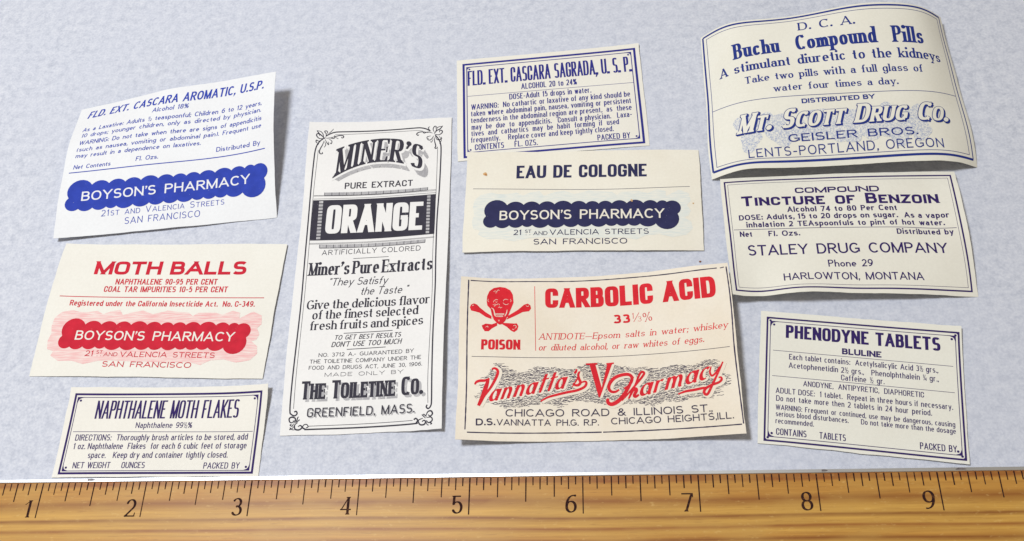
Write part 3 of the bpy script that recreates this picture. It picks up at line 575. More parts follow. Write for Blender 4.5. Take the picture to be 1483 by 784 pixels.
 'H':(2.7263,1.9131,(7, 9),[(7.3732,3.1301,0.0118),(7.6717,3.1281,0.1747),(8.0129,3.1249,0.1836),(8.3530,3.1315,0.1610),(8.6931,3.1361,0.1576),(9.0323,3.1334,0.1764),(9.3714,3.1300,0.1958),(9.7086,3.1355,0.1572),(10.0081,3.1534,-0.0020),(7.3635,3.4490,0.0313),(7.6769,3.4458,0.1630),(8.0119,3.4432,0.2138),(8.3508,3.4440,0.2284),(8.6905,3.4439,0.2429),(9.0309,3.4434,0.2541),(9.3719,3.4451,0.2481),(9.7086,3.4529,0.1927),(10.0173,3.4671,0.0476),(7.3716,3.7680,0.0256),(7.6747,3.7639,0.1822),(8.0082,3.7608,0.2528),(8.3481,3.7601,0.2751),(8.6887,3.7601,0.2839),(9.0295,3.7602,0.2900),(9.3700,3.7626,0.2784),(9.7037,3.7709,0.2096),(10.0102,3.7847,0.0609),(7.3881,4.0854,0.0066),(7.6756,4.0826,0.1906),(8.0065,4.0796,0.2749),(8.3467,4.0781,0.3027),(8.6875,4.0778,0.3128),(9.0279,4.0782,0.3160),(9.3679,4.0806,0.3033),(9.6994,4.0886,0.2278),(9.9972,4.1030,0.0629),(7.3913,4.4038,0.0067),(7.6791,4.4009,0.1884),(8.0091,4.3988,0.2716),(8.3475,4.3972,0.3089),(8.6870,4.3962,0.3382),(9.0273,4.3961,0.3466),(9.3667,4.3985,0.3294),(9.6979,4.4059,0.2541),(9.9881,4.4214,0.0771),(7.3942,4.7223,0.0067),(7.6789,4.7196,0.1930),(8.0109,4.7184,0.2668),(8.3500,4.7161,0.3000),(8.6881,4.7151,0.3440),(9.0274,4.7140,0.3776),(9.3682,4.7157,0.3678),(9.6990,4.7235,0.2859),(9.9746,4.7385,0.0854),(7.4000,5.0401,0.0020),(7.6732,5.0389,0.2083),(8.0132,5.0369,0.2532),(8.3545,5.0339,0.2775),(8.6899,5.0338,0.3455),(9.0263,5.0314,0.4112),(9.3691,5.0326,0.4031),(9.6997,5.0414,0.3117),(9.9725,5.0546,0.1038)]),
 'I':(2.3064,1.3848,(7, 9),[(7.4509,1.7311,0.1416),(7.7311,1.7316,0.0829),(8.0120,1.7324,0.1453),(8.3000,1.7273,0.1481),(8.5860,1.7198,0.1137),(8.8734,1.7146,0.0995),(9.1597,1.7093,0.0740),(9.4438,1.7052,0.0300),(9.7280,1.7006,-0.0105),(7.4458,1.9622,0.1296),(7.7302,1.9625,0.0828),(8.0166,1.9604,0.1102),(8.3035,1.9563,0.1181),(8.5905,1.9508,0.1060),(8.8779,1.9456,0.1004),(9.1652,1.9399,0.0862),(9.4521,1.9339,0.0618),(9.7380,1.9287,0.0256),(7.4449,2.1938,0.1213),(7.7314,2.1930,0.0932),(8.0191,2.1906,0.0976),(8.3067,2.1865,0.0999),(8.5943,2.1818,0.0998),(8.8821,2.1766,0.0962),(9.1697,2.1708,0.0846),(9.4573,2.1646,0.0685),(9.7451,2.1583,0.0522),(7.4453,2.4247,0.1038),(7.7332,2.4236,0.0968),(8.0213,2.4211,0.0955),(8.3096,2.4174,0.0971),(8.5977,2.4126,0.0931),(8.8859,2.4074,0.0893),(9.1740,2.4017,0.0792),(9.4614,2.3947,0.0545),(9.7499,2.3889,0.0683),(7.4459,2.6540,0.0724),(7.7346,2.6540,0.0873),(8.0235,2.6513,0.0865),(8.3122,2.6476,0.0841),(8.6008,2.6429,0.0797),(8.8893,2.6379,0.0781),(9.1776,2.6320,0.0671),(9.4657,2.6254,0.0498),(9.7533,2.6198,0.0709),(7.4481,2.8831,0.0434),(7.7365,2.8833,0.0643),(8.0257,2.8811,0.0688),(8.3149,2.8775,0.0678),(8.6040,2.8732,0.0666),(8.8928,2.8682,0.0658),(9.1814,2.8625,0.0576),(9.4698,2.8563,0.0502),(9.7580,2.8503,0.0599),(7.4493,3.1135,0.0291),(7.7386,3.1126,0.0406),(8.0282,3.1103,0.0453),(8.3178,3.1073,0.0500),(8.6073,3.1035,0.0564),(8.8966,3.0987,0.0589),(9.1858,3.0931,0.0565),(9.4746,3.0870,0.0488),(9.7632,3.0798,0.0374)]),
 'J':(1.7943,1.3145,(7, 9),[(7.5530,0.3093,0.0019),(7.7752,0.2832,0.0060),(7.9972,0.2558,0.0086),(8.2191,0.2278,0.0097),(8.4410,0.1996,0.0101),(8.6627,0.1712,0.0103),(8.8844,0.1427,0.0110),(9.1060,0.1141,0.0128),(9.3271,0.0861,0.0160),(7.5796,0.5279,0.0053),(7.8020,0.5008,0.0078),(8.0244,0.4733,0.0093),(8.2467,0.4453,0.0098),(8.4688,0.4171,0.0097),(8.6908,0.3887,0.0094),(8.9128,0.3601,0.0094),(9.1348,0.3314,0.0101),(9.3572,0.3023,0.0117),(7.6070,0.7461,0.0077),(7.8295,0.7185,0.0090),(8.0520,0.6907,0.0097),(8.2745,0.6627,0.0098),(8.4968,0.6345,0.0095),(8.7191,0.6060,0.0090),(8.9413,0.5773,0.0087),(9.1636,0.5483,0.0088),(9.3861,0.5190,0.0097),(7.6349,0.9640,0.0090),(7.8573,0.9360,0.0097),(8.0799,0.9081,0.0099),(8.3024,0.8800,0.0098),(8.5250,0.8518,0.0095),(8.7474,0.8233,0.0091),(8.9698,0.7945,0.0089),(9.1922,0.7653,0.0093),(9.4147,0.7358,0.0103),(7.6628,1.1817,0.0096),(7.8853,1.1535,0.0099),(8.1079,1.1254,0.0100),(8.3305,1.0973,0.0099),(8.5532,1.0690,0.0097),(8.7759,1.0405,0.0098),(8.9985,1.0116,0.0103),(9.2209,0.9823,0.0116),(9.4433,0.9525,0.0140),(7.6906,1.3992,0.0096),(7.9131,1.3710,0.0098),(8.1358,1.3427,0.0100),(8.3586,1.3145,0.0101),(8.5815,1.2862,0.0103),(8.8044,1.2576,0.0112),(9.0273,1.2287,0.0130),(9.2501,1.1993,0.0164),(9.4725,1.1690,0.0215),(7.7179,1.6167,0.0091),(7.9408,1.5883,0.0095),(8.1636,1.5600,0.0100),(8.3865,1.5317,0.0104),(8.6096,1.5033,0.0114),(8.8328,1.4746,0.0133),(9.0562,1.4456,0.0172),(9.2797,1.4160,0.0238),(9.5033,1.3851,0.0335)]),
}
PRINT={
 'A':[
  ('t', 'heading', 'FLD. EXT. CASCARA AROMATIC, U.S.P.', 'gothic_it', 0.1234, 1.5768, 2.2858, 1.5721, 0.1133, 'blue'),
  ('t', 'fine_print', 'Alcohol 18%', 'body_it', 0.9611, 1.4776, 1.3867, 1.4817, 0.0601, 'blue'),
  ('t', 'fine_print', 'As a Laxative: Adults ½ teaspoonful; Children 6 to 12 years,', 'body_it', 0.1191, 1.3637, 2.2694, 1.3643, 0.0582, 'blue'),
  ('t', 'fine_print', '10 drops; younger children, only as directed by physician.', 'body_it', 0.1248, 1.2754, 2.2634, 1.2786, 0.0561, 'blue'),
  ('t', 'fine_print', 'WARNING: Do not take when there are signs of appendicitis', 'body_it', 0.1205, 1.1683, 2.2699, 1.1734, 0.0569, 'blue'),
  ('t', 'fine_print', '(such as nausea, vomiting or abdominal pain). Frequent use', 'body_it', 0.1105, 1.0762, 2.2666, 1.0828, 0.0551, 'blue'),
  ('t', 'fine_print', 'may result in a dependence on laxatives.', 'body_it', 0.1106, 0.992, 1.5499, 0.992, 0.0546, 'blue'),
  ('t', 'fine_print', 'Net Contents', 'body_it', 0.1076, 0.8434, 0.5351, 0.8447, 0.0539, 'blue'),
  ('t', 'fine_print', 'Fl. Ozs.', 'body_it', 0.8227, 0.8672, 1.0779, 0.8685, 0.0547, 'blue'),
  ('t', 'fine_print', 'Distributed By', 'body', 1.7316, 0.8814, 2.2573, 0.8717, 0.0581, 'blue'),
  ('l', 'divider_rule#1', [(0.0678, 0.7995), (2.3167, 0.814)], 0.0113, 'blue', 0),
  ('p', 'name_banner', [(0.1091, 0.4719), (0.091, 0.5096), (0.0845, 0.551), (0.0902, 0.5924), (0.1077, 0.6304), (0.1354, 0.6618), (0.1709, 0.6839), (0.2113, 0.6947), (0.2532, 0.6934), (0.2929, 0.6801), (0.327, 0.656), (0.3527, 0.623), (0.3665, 0.6375), (0.3824, 0.6497), (0.4002, 0.6591), (0.4191, 0.6655), (0.4389, 0.6687), (0.459, 0.6687), (0.4788, 0.6655), (0.4977, 0.6591), (0.5154, 0.6497), (0.5314, 0.6375), (0.5452, 0.623), (0.5583, 0.6369), (0.5735, 0.6484), (0.5903, 0.6574), (0.6084, 0.6635), (0.6273, 0.6666), (0.6464, 0.6666), (0.6652, 0.6635), (0.6833, 0.6574), (0.7002, 0.6484), (0.7154, 0.6369), (0.7285, 0.623), (0.741, 0.6362), (0.7556, 0.6473), (0.7717, 0.6559), (0.789, 0.6617), (0.807, 0.6647), (0.8253, 0.6647), (0.8433, 0.6617), (0.8606, 0.6559), (0.8768, 0.6473), (0.8913, 0.6362), (0.9038, 0.623), (0.9177, 0.6376), (0.9337, 0.6498), (0.9515, 0.6593), (0.9706, 0.6658), (0.9905, 0.669), (1.0107, 0.669), (1.0306, 0.6658), (1.0497, 0.6593), (1.0675, 0.6498), (1.0835, 0.6376), (1.0974, 0.623), (1.1094, 0.6357), (1.1234, 0.6464), (1.1389, 0.6546), (1.1556, 0.6602), (1.1729, 0.6631), (1.1904, 0.6631), (1.2078, 0.6602), (1.2244, 0.6546), (1.2399, 0.6464), (1.2539, 0.6357), (1.2659, 0.623), (1.2763, 0.634), (1.2884, 0.6432), (1.3018, 0.6503), (1.3162, 0.6552), (1.3312, 0.6576), (1.3464, 0.6576), (1.3614, 0.6552), (1.3757, 0.6503), (1.3891, 0.6432), (1.4012, 0.634), (1.4117, 0.623), (1.4224, 0.6344), (1.4349, 0.6438), (1.4487, 0.6512), (1.4635, 0.6562), (1.479, 0.6587), (1.4946, 0.6587), (1.5101, 0.6562), (1.5249, 0.6512), (1.5387, 0.6438), (1.5512, 0.6344), (1.5619, 0.623), (1.5742, 0.6359), (1.5883, 0.6467), (1.604, 0.655), (1.6209, 0.6607), (1.6384, 0.6636), (1.6562, 0.6636), (1.6738, 0.6607), (1.6907, 0.655), (1.7064, 0.6467), (1.7205, 0.6359), (1.7327, 0.623), (1.7461, 0.6371), (1.7616, 0.6489), (1.7788, 0.658), (1.7972, 0.6642), (1.8164, 0.6674), (1.8358, 0.6674), (1.855, 0.6642), (1.8735, 0.658), (1.8906, 0.6489), (1.9061, 0.6371), (1.9195, 0.623), (1.9306, 0.6347), (1.9434, 0.6445), (1.9576, 0.652), (1.9729, 0.6572), (1.9888, 0.6598), (2.005, 0.6598), (2.0209, 0.6572), (2.0362, 0.652), (2.0504, 0.6445), (2.0632, 0.6347), (2.0743, 0.623), (2.0816, 0.6321), (2.0903, 0.6399), (2.1001, 0.6462), (2.1108, 0.6508), (2.1221, 0.6536), (2.1338, 0.6545), (2.1454, 0.6536), (2.1567, 0.6508), (2.1674, 0.6462), (2.1772, 0.6399), (2.1859, 0.6321), (2.2113, 0.6451), (2.2394, 0.6505), (2.2679, 0.6477), (2.2944, 0.637), (2.3168, 0.6193), (2.3333, 0.596), (2.3426, 0.569), (2.3439, 0.5404), (2.3371, 0.5127), (2.3228, 0.4879), (2.3021, 0.4683), (2.3157, 0.4306), (2.3183, 0.3906), (2.3094, 0.3515), (2.2899, 0.3165), (2.2614, 0.2884), (2.226, 0.2695), (2.1868, 0.2613), (2.1469, 0.2645), (2.1095, 0.2788), (2.0776, 0.3031), (2.0538, 0.3354), (2.0406, 0.323), (2.0257, 0.3127), (2.0093, 0.3048), (1.992, 0.2994), (1.9741, 0.2966), (1.956, 0.2966), (1.938, 0.2994), (1.9207, 0.3048), (1.9044, 0.3127), (1.8894, 0.323), (1.8762, 0.3354), (1.8667, 0.3265), (1.856, 0.3191), (1.8443, 0.3134), (1.8318, 0.3095), (1.819, 0.3076), (1.8059, 0.3076), (1.7931, 0.3095), (1.7806, 0.3134), (1.7689, 0.3191), (1.7582, 0.3265), (1.7487, 0.3354), (1.7388, 0.3262), (1.7277, 0.3185), (1.7156, 0.3126), (1.7027, 0.3086), (1.6894, 0.3066), (1.6759, 0.3066), (1.6626, 0.3086), (1.6497, 0.3126), (1.6375, 0.3185), (1.6264, 0.3262), (1.6166, 0.3354), (1.6074, 0.3268), (1.5971, 0.3197), (1.5858, 0.3142), (1.5738, 0.3104), (1.5614, 0.3086), (1.5488, 0.3086), (1.5364, 0.3104), (1.5244, 0.3142), (1.5131, 0.3197), (1.5028, 0.3268), (1.4936, 0.3354), (1.4814, 0.3239), (1.4676, 0.3144), (1.4526, 0.3071), (1.4366, 0.3021), (1.42, 0.2996), (1.4033, 0.2996), (1.3867, 0.3021), (1.3707, 0.3071), (1.3557, 0.3144), (1.3419, 0.3239), (1.3297, 0.3354), (1.3181, 0.3246), (1.3051, 0.3156), (1.2909, 0.3087), (1.2758, 0.304), (1.2602, 0.3016), (1.2443, 0.3016), (1.2287, 0.304), (1.2136, 0.3087), (1.1994, 0.3156), (1.1864, 0.3246), (1.1748, 0.3354), (1.1629, 0.3242), (1.1495, 0.315), (1.1349, 0.3079), (1.1193, 0.3031), (1.1033, 0.3006), (1.087, 0.3006), (1.0709, 0.3031), (1.0553, 0.3079), (1.0407, 0.315), (1.0273, 0.3242), (1.0154, 0.3354), (1.0018, 0.3226), (0.9865, 0.3121), (0.9698, 0.304), (0.952, 0.2984), (0.9336, 0.2957), (0.915, 0.2957), (0.8966, 0.2984), (0.8789, 0.304), (0.8621, 0.3121), (0.8468, 0.3226), (0.8332, 0.3354), (0.8197, 0.3226), (0.8043, 0.3121), (0.7876, 0.304), (0.7698, 0.2984), (0.7514, 0.2957), (0.7328, 0.2957), (0.7144, 0.2984), (0.6967, 0.304), (0.6799, 0.3121), (0.6646, 0.3226), (0.6511, 0.3354), (0.6426, 0.3274), (0.633, 0.3208), (0.6225, 0.3157), (0.6114, 0.3123), (0.5999, 0.3106), (0.5883, 0.3106), (0.5768, 0.3123), (0.5657, 0.3157), (0.5552, 0.3208), (0.5457, 0.3274), (0.5372, 0.3354), (0.5258, 0.3247), (0.513, 0.3159), (0.499, 0.3091), (0.4841, 0.3044), (0.4687, 0.3021), (0.4531, 0.3021), (0.4377, 0.3044), (0.4228, 0.3091), (0.4088, 0.3159), (0.396, 0.3247), (0.3846, 0.3354), (0.3733, 0.3243), (0.3605, 0.315), (0.3465, 0.3078), (0.3315, 0.3027), (0.3159, 0.3), (0.3001, 0.2996), (0.2844, 0.3016), (0.2692, 0.306), (0.2548, 0.3125), (0.2416, 0.3212), (0.2298, 0.3317), (0.2076, 0.3176), (0.1823, 0.3102), (0.156, 0.3103), (0.1307, 0.3178), (0.1086, 0.3321), (0.0915, 0.3521), (0.0806, 0.376), (0.0769, 0.4021), (0.0808, 0.4281), (0.0918, 0.4521)], 'blue', 1),
  ('t', 'name_banner/banner_lettering', "BOYSON'S PHARMACY", 'copperb', 0.252, 0.4274, 2.1358, 0.4305, 0.1153, 'paper', 2),
  ('t', 'address_lettering', '21st and Valencia Streets', 'copperl', 0.4944, 0.2188, 1.8535, 0.2199, 0.0778, 'blue'),
  ('t', 'address_lettering', 'SAN FRANCISCO', 'copperl', 0.762, 0.0999, 1.5922, 0.1, 0.0807, 'blue'),
 ],
 'B':[
  ('t', 'heading', 'MOTH BALLS', 'extb', 0.4022, 1.1453, 2.0576, 1.1449, 0.1579, 'red'),
  ('t', 'fine_print', 'NAPHTHALENE 90-95 PER CENT', 'gothic_s', 0.6655, 1.028, 1.7725, 1.0277, 0.0678, 'red'),
  ('t', 'fine_print', 'COAL TAR IMPURITIES 10-5 PER CENT', 'gothic_s', 0.561, 0.9402, 1.9005, 0.9393, 0.0671, 'red'),
  ('l', 'divider_rule#2', [(0.1088, 0.8806), (2.3062, 0.8755)], 0.0082, 'red', 0),
  ('t', 'fine_print', 'Registered under the California Insecticide Act.  No. C-349.', 'gothic_s', 0.2368, 0.7768, 2.2236, 0.7745, 0.0634, 'red'),
  ('p', 'cloud_tint', [(0.1237, 0.2883), (0.1075, 0.3794), (0.1265, 0.4612), (0.1086, 0.5432), (0.1196, 0.6367), (0.1826, 0.7011), (0.2958, 0.725), (0.3608, 0.7052), (0.4418, 0.7014), (0.5576, 0.7191), (0.6271, 0.6828), (0.6991, 0.7155), (0.7955, 0.7325), (0.8401, 0.6744), (0.9513, 0.7124), (1.0478, 0.7289), (1.1581, 0.687), (1.2807, 0.7194), (1.3071, 0.7301), (1.4105, 0.7147), (1.5422, 0.7047), (1.5899, 0.6682), (1.6416, 0.7051), (1.8089, 0.7111), (1.903, 0.6852), (2.0028, 0.7295), (2.086, 0.7066), (2.088, 0.644), (2.141, 0.6754), (2.2207, 0.7223), (2.3173, 0.6754), (2.3338, 0.5824), (2.2934, 0.5362), (2.3293, 0.4701), (2.3062, 0.4093), (2.2607, 0.3939), (2.3282, 0.3392), (2.3421, 0.2596), (2.278, 0.1898), (2.1398, 0.1634), (2.009, 0.1965), (1.8766, 0.185), (1.781, 0.1343), (1.6591, 0.1628), (1.3393, 0.1593), (1.1346, 0.1617), (0.8366, 0.1732), (0.6998, 0.1667), (0.5506, 0.13), (0.4218, 0.1641), (0.2717, 0.1632), (0.1769, 0.2181), (0.194, 0.2685)], 'tintred', 0),
  ('p', 'name_banner', [(0.249, 0.4368), (0.2336, 0.4703), (0.2286, 0.5067), (0.2342, 0.5431), (0.2502, 0.5762), (0.275, 0.6034), (0.3066, 0.6222), (0.3423, 0.6311), (0.379, 0.6293), (0.4137, 0.6171), (0.4433, 0.5953), (0.4654, 0.5659), (0.4777, 0.5788), (0.4918, 0.5896), (0.5076, 0.598), (0.5244, 0.6037), (0.542, 0.6066), (0.5598, 0.6066), (0.5774, 0.6037), (0.5943, 0.598), (0.61, 0.5896), (0.6242, 0.5788), (0.6364, 0.5659), (0.648, 0.5782), (0.6615, 0.5885), (0.6765, 0.5965), (0.6926, 0.6019), (0.7093, 0.6046), (0.7263, 0.6046), (0.743, 0.6019), (0.7591, 0.5965), (0.7741, 0.5885), (0.7876, 0.5782), (0.7992, 0.5659), (0.8104, 0.5777), (0.8233, 0.5875), (0.8376, 0.5951), (0.853, 0.6003), (0.869, 0.6029), (0.8853, 0.6029), (0.9013, 0.6003), (0.9166, 0.5951), (0.931, 0.5875), (0.9439, 0.5777), (0.955, 0.5659), (0.9673, 0.5789), (0.9816, 0.5898), (0.9974, 0.5982), (1.0144, 0.6039), (1.0321, 0.6068), (1.05, 0.6068), (1.0677, 0.6039), (1.0846, 0.5982), (1.1004, 0.5898), (1.1147, 0.5789), (1.127, 0.5659), (1.1377, 0.5772), (1.1501, 0.5867), (1.1639, 0.594), (1.1787, 0.599), (1.1941, 0.6015), (1.2097, 0.6015), (1.225, 0.599), (1.2398, 0.594), (1.2536, 0.5867), (1.266, 0.5772), (1.2767, 0.5659), (1.286, 0.5757), (1.2967, 0.5839), (1.3086, 0.5902), (1.3214, 0.5945), (1.3347, 0.5967), (1.3482, 0.5967), (1.3615, 0.5945), (1.3743, 0.5902), (1.3862, 0.5839), (1.3969, 0.5757), (1.4062, 0.5659), (1.4157, 0.576), (1.4268, 0.5844), (1.4391, 0.5909), (1.4523, 0.5954), (1.466, 0.5976), (1.4799, 0.5976), (1.4936, 0.5954), (1.5068, 0.5909), (1.5191, 0.5844), (1.5302, 0.576), (1.5397, 0.5659), (1.5506, 0.5774), (1.5632, 0.587), (1.5771, 0.5944), (1.5921, 0.5994), (1.6077, 0.602), (1.6235, 0.602), (1.6391, 0.5994), (1.6541, 0.5944), (1.668, 0.587), (1.6806, 0.5774), (1.6915, 0.5659), (1.7033, 0.5784), (1.7171, 0.5889), (1.7323, 0.597), (1.7487, 0.6025), (1.7658, 0.6053), (1.7831, 0.6053), (1.8001, 0.6025), (1.8165, 0.597), (1.8317, 0.5889), (1.8455, 0.5784), (1.8574, 0.5659), (1.8672, 0.5763), (1.8786, 0.585), (1.8913, 0.5917), (1.9048, 0.5963), (1.919, 0.5986), (1.9333, 0.5986), (1.9475, 0.5963), (1.961, 0.5917), (1.9737, 0.585), (1.9851, 0.5763), (1.9949, 0.5659), (2.0014, 0.5739), (2.0092, 0.5808), (2.0179, 0.5864), (2.0274, 0.5905), (2.0375, 0.5929), (2.0478, 0.5938), (2.0581, 0.5929), (2.0682, 0.5903), (2.0777, 0.5862), (2.0864, 0.5806), (2.0941, 0.5737), (2.1159, 0.5854), (2.1401, 0.5904), (2.1647, 0.5885), (2.1879, 0.5797), (2.2076, 0.5647), (2.2222, 0.5448), (2.2307, 0.5216), (2.2323, 0.4969), (2.2269, 0.4727), (2.2149, 0.4511), (2.1973, 0.4337), (2.2088, 0.4004), (2.2104, 0.3651), (2.2021, 0.3308), (2.1844, 0.3003), (2.1588, 0.2759), (2.1275, 0.2598), (2.0928, 0.2531), (2.0577, 0.2565), (2.0249, 0.2696), (1.9972, 0.2915), (1.9767, 0.3202), (1.965, 0.3092), (1.9517, 0.3001), (1.9372, 0.293), (1.9218, 0.2883), (1.9059, 0.2858), (1.8898, 0.2858), (1.8738, 0.2883), (1.8584, 0.293), (1.8439, 0.3001), (1.8307, 0.3092), (1.8189, 0.3202), (1.8105, 0.3123), (1.801, 0.3058), (1.7905, 0.3007), (1.7795, 0.2973), (1.7681, 0.2955), (1.7565, 0.2955), (1.745, 0.2973), (1.734, 0.3007), (1.7236, 0.3058), (1.7141, 0.3123), (1.7056, 0.3202), (1.6969, 0.312), (1.687, 0.3053), (1.6762, 0.3), (1.6648, 0.2965), (1.6529, 0.2947), (1.641, 0.2947), (1.6291, 0.2965), (1.6177, 0.3), (1.6069, 0.3053), (1.597, 0.312), (1.5883, 0.3202), (1.5801, 0.3126), (1.571, 0.3063), (1.5609, 0.3014), (1.5503, 0.2981), (1.5392, 0.2964), (1.5281, 0.2964), (1.517, 0.2981), (1.5064, 0.3014), (1.4964, 0.3063), (1.4872, 0.3126), (1.479, 0.3202), (1.4682, 0.3101), (1.4559, 0.3016), (1.4425, 0.2951), (1.4283, 0.2907), (1.4136, 0.2885), (1.3988, 0.2885), (1.3841, 0.2907), (1.3698, 0.2951), (1.3565, 0.3016), (1.3442, 0.3101), (1.3334, 0.3202), (1.3231, 0.3106), (1.3115, 0.3027), (1.2989, 0.2965), (1.2855, 0.2924), (1.2716, 0.2902), (1.2576, 0.2902), (1.2437, 0.2924), (1.2302, 0.2965), (1.2176, 0.3027), (1.206, 0.3106), (1.1958, 0.3202), (1.1852, 0.3104), (1.1733, 0.3021), (1.1603, 0.2958), (1.1465, 0.2915), (1.1322, 0.2894), (1.1177, 0.2894), (1.1034, 0.2915), (1.0896, 0.2958), (1.0766, 0.3021), (1.0647, 0.3104), (1.0542, 0.3202), (1.0421, 0.3089), (1.0285, 0.2996), (1.0136, 0.2923), (0.9978, 0.2874), (0.9815, 0.285), (0.965, 0.285), (0.9486, 0.2874), (0.9329, 0.2923), (0.918, 0.2996), (0.9044, 0.3089), (0.8923, 0.3202), (0.8803, 0.3089), (0.8666, 0.2996), (0.8518, 0.2923), (0.836, 0.2874), (0.8197, 0.285), (0.8031, 0.285), (0.7868, 0.2874), (0.771, 0.2923), (0.7561, 0.2996), (0.7425, 0.3089), (0.7305, 0.3202), (0.7229, 0.3132), (0.7144, 0.3073), (0.7051, 0.3028), (0.6953, 0.2997), (0.685, 0.2982), (0.6747, 0.2982), (0.6645, 0.2997), (0.6546, 0.3028), (0.6453, 0.3073), (0.6368, 0.3132), (0.6293, 0.3202), (0.6192, 0.3108), (0.6078, 0.3029), (0.5954, 0.2969), (0.5821, 0.2928), (0.5684, 0.2907), (0.5546, 0.2907), (0.5409, 0.2928), (0.5277, 0.2969), (0.5152, 0.3029), (0.5038, 0.3108), (0.4938, 0.3202), (0.4837, 0.3104), (0.4723, 0.3022), (0.4598, 0.2957), (0.4465, 0.2913), (0.4327, 0.2889), (0.4186, 0.2885), (0.4047, 0.2903), (0.3912, 0.2942), (0.3784, 0.3001), (0.3666, 0.3078), (0.3562, 0.3171), (0.3371, 0.3045), (0.3153, 0.2977), (0.2924, 0.2973), (0.2704, 0.3034), (0.2509, 0.3154), (0.2357, 0.3324), (0.2258, 0.3531), (0.2222, 0.3757), (0.2251, 0.3984), (0.2343, 0.4193)], 'red', 1),
  ('t', 'name_banner/banner_lettering', "BOYSON'S PHARMACY", 'copperb', 0.3916, 0.3939, 2.0743, 0.3894, 0.1023, 'paper', 2),
  ('t', 'address_lettering', '21', 'copper', 0.5454, 0.2172, 0.6322, 0.2169, 0.0607, 'red', 1),
  ('t', 'address_lettering', 'ST', 'copper', 0.6604, 0.2424, 0.7277, 0.2425, 0.0385, 'red', 1),
  ('t', 'address_lettering', '..', 'copper', 0.6719, 0.2171, 0.7214, 0.2172, 0.0405, 'red', 1),
  ('t', 'address_lettering', 'AND', 'copper', 0.7441, 0.2175, 0.8897, 0.2174, 0.0425, 'red', 1),
  ('t', 'address_lettering', 'VALENCIA STREETS', 'copper', 0.917, 0.2122, 1.9104, 0.2106, 0.0583, 'red', 1),
  ('t', 'address_lettering', 'SAN FRANCISCO', 'copper', 0.7549, 0.1039, 1.6874, 0.1018, 0.0597, 'red', 1),
 ],
 'C':[
  ('f', 'printed_border', 0.0537, 0.0267, 1.9636, 0.8339, 0.0203, 'violet'),
  ('f', 'printed_border', 0.0863, 0.0562, 1.9255, 0.7952, 0.0063, 'violet'),
  ('t', 'heading', 'NAPHTHALENE MOTH FLAKES', 'gothic_x', 0.2975, 0.575, 1.7411, 0.574, 0.1849, 'violet'),
  ('t', 'fine_print', 'Naphthalene 99½%', 'lite', 0.7321, 0.48, 1.2962, 0.4777, 0.0572, 'violet'),
  ('l', 'divider_rule#4', [(0.1103, 0.4461), (1.9084, 0.4342)], 0.0051, 'violet', 0),
  ('t', 'fine_print', 'DIRECTIONS:  Thoroughly brush articles to be stored, add', 'lite', 0.149, 0.3566, 1.8675, 0.3544, 0.0609, 'violet'),
  ('t', 'fine_print', '1 oz. Naphthalene  Flakes  for each 6 cubic feet of storage', 'lite', 0.1502, 0.2718, 1.8673, 0.27, 0.0605, 'violet'),
  ('t', 'fine_print', 'space.   Keep dry and container tightly closed.', 'lite', 0.3174, 0.1836, 1.6984, 0.1821, 0.0602, 'violet'),
  ('t', 'fine_print', 'NET WEIGHT', 'lite', 0.1873, 0.0848, 0.5634, 0.0848, 0.0601, 'violet'),
  ('t', 'fine_print', 'OUNCES', 'lite', 0.675, 0.0843, 0.9052, 0.0842, 0.0598, 'violet'),
  ('t', 'fine_print', 'PACKED BY', 'lite', 1.4795, 0.0769, 1.8274, 0.0765, 0.0593, 'violet'),
 ],
 'D':[
  ('c', 'printed_border', [(0.1962, 3.431), (0.235, 3.4552), (0.28, 3.475), (0.349, 3.4831), (0.64, 3.4852), (0.9325, 3.4898), (1.1669, 3.4947), (1.2373, 3.492), (1.2966, 3.473), (1.3446, 3.4407)], 0.0152, 'inkdark', 0),
  ('c', 'printed_border', [(1.3992, 3.3825), (1.4323, 3.3347), (1.4575, 3.2764), (1.469, 3.2051), (1.4708, 3.0374), (1.4665, 2.6954), (1.4525, 2.2912), (1.456, 1.8393), (1.4654, 1.4873), (1.4637, 1.0181), (1.4675, 0.5294), (1.4706, 0.2823), (1.4631, 0.2259), (1.4405, 0.2023), (1.4199, 0.2183), (1.4281, 0.2404)], 0.014, 'inkdark', 0),
  ('c', 'printed_border', [(0.1805, 3.407), (0.1373, 3.3648), (0.1064, 3.3119), (0.0905, 3.2429), (0.0843, 3.1336), (0.0772, 2.7731), (0.0772, 2.4046), (0.0814, 1.9333), (0.0906, 1.4603), (0.089, 1.0491), (0.0803, 0.5041), (0.0817, 0.2517), (0.101, 0.2072), (0.1337, 0.1944), (0.1553, 0.214), (0.1448, 0.2377), (0.125, 0.2326)], 0.014, 'inkdark', 0),
  ('c', 'printed_border', [(0.2176, 0.0735), (0.2518, 0.0553), (0.2875, 0.0542), (0.81, 0.0563), (1.2894, 0.0641), (1.3246, 0.0757), (1.3384, 0.0945), (1.3192, 0.1156), (1.2996, 0.1029)], 0.0145, 'inkdark', 0),
  ('c', 'printed_border', [(0.2176, 0.0735), (0.23, 0.0989), (0.2582, 0.1038), (0.2742, 0.0804), (0.255, 0.0695)], 0.0096, 'inkdark', 0),
  ('c', 'printed_border', [(0.2936, 3.445), (0.7586, 3.4566), (1.1685, 3.4597), (1.2626, 3.4466)], 0.0047, 'inkdark', 0),
  ('c', 'printed_border', [(1.432, 3.2074), (1.4326, 2.6974), (1.4224, 2.2934), (1.4239, 1.8172), (1.4358, 1.4903), (1.4342, 0.9984), (1.4278, 0.5335), (1.4349, 0.2569)], 0.0047, 'inkdark', 0),
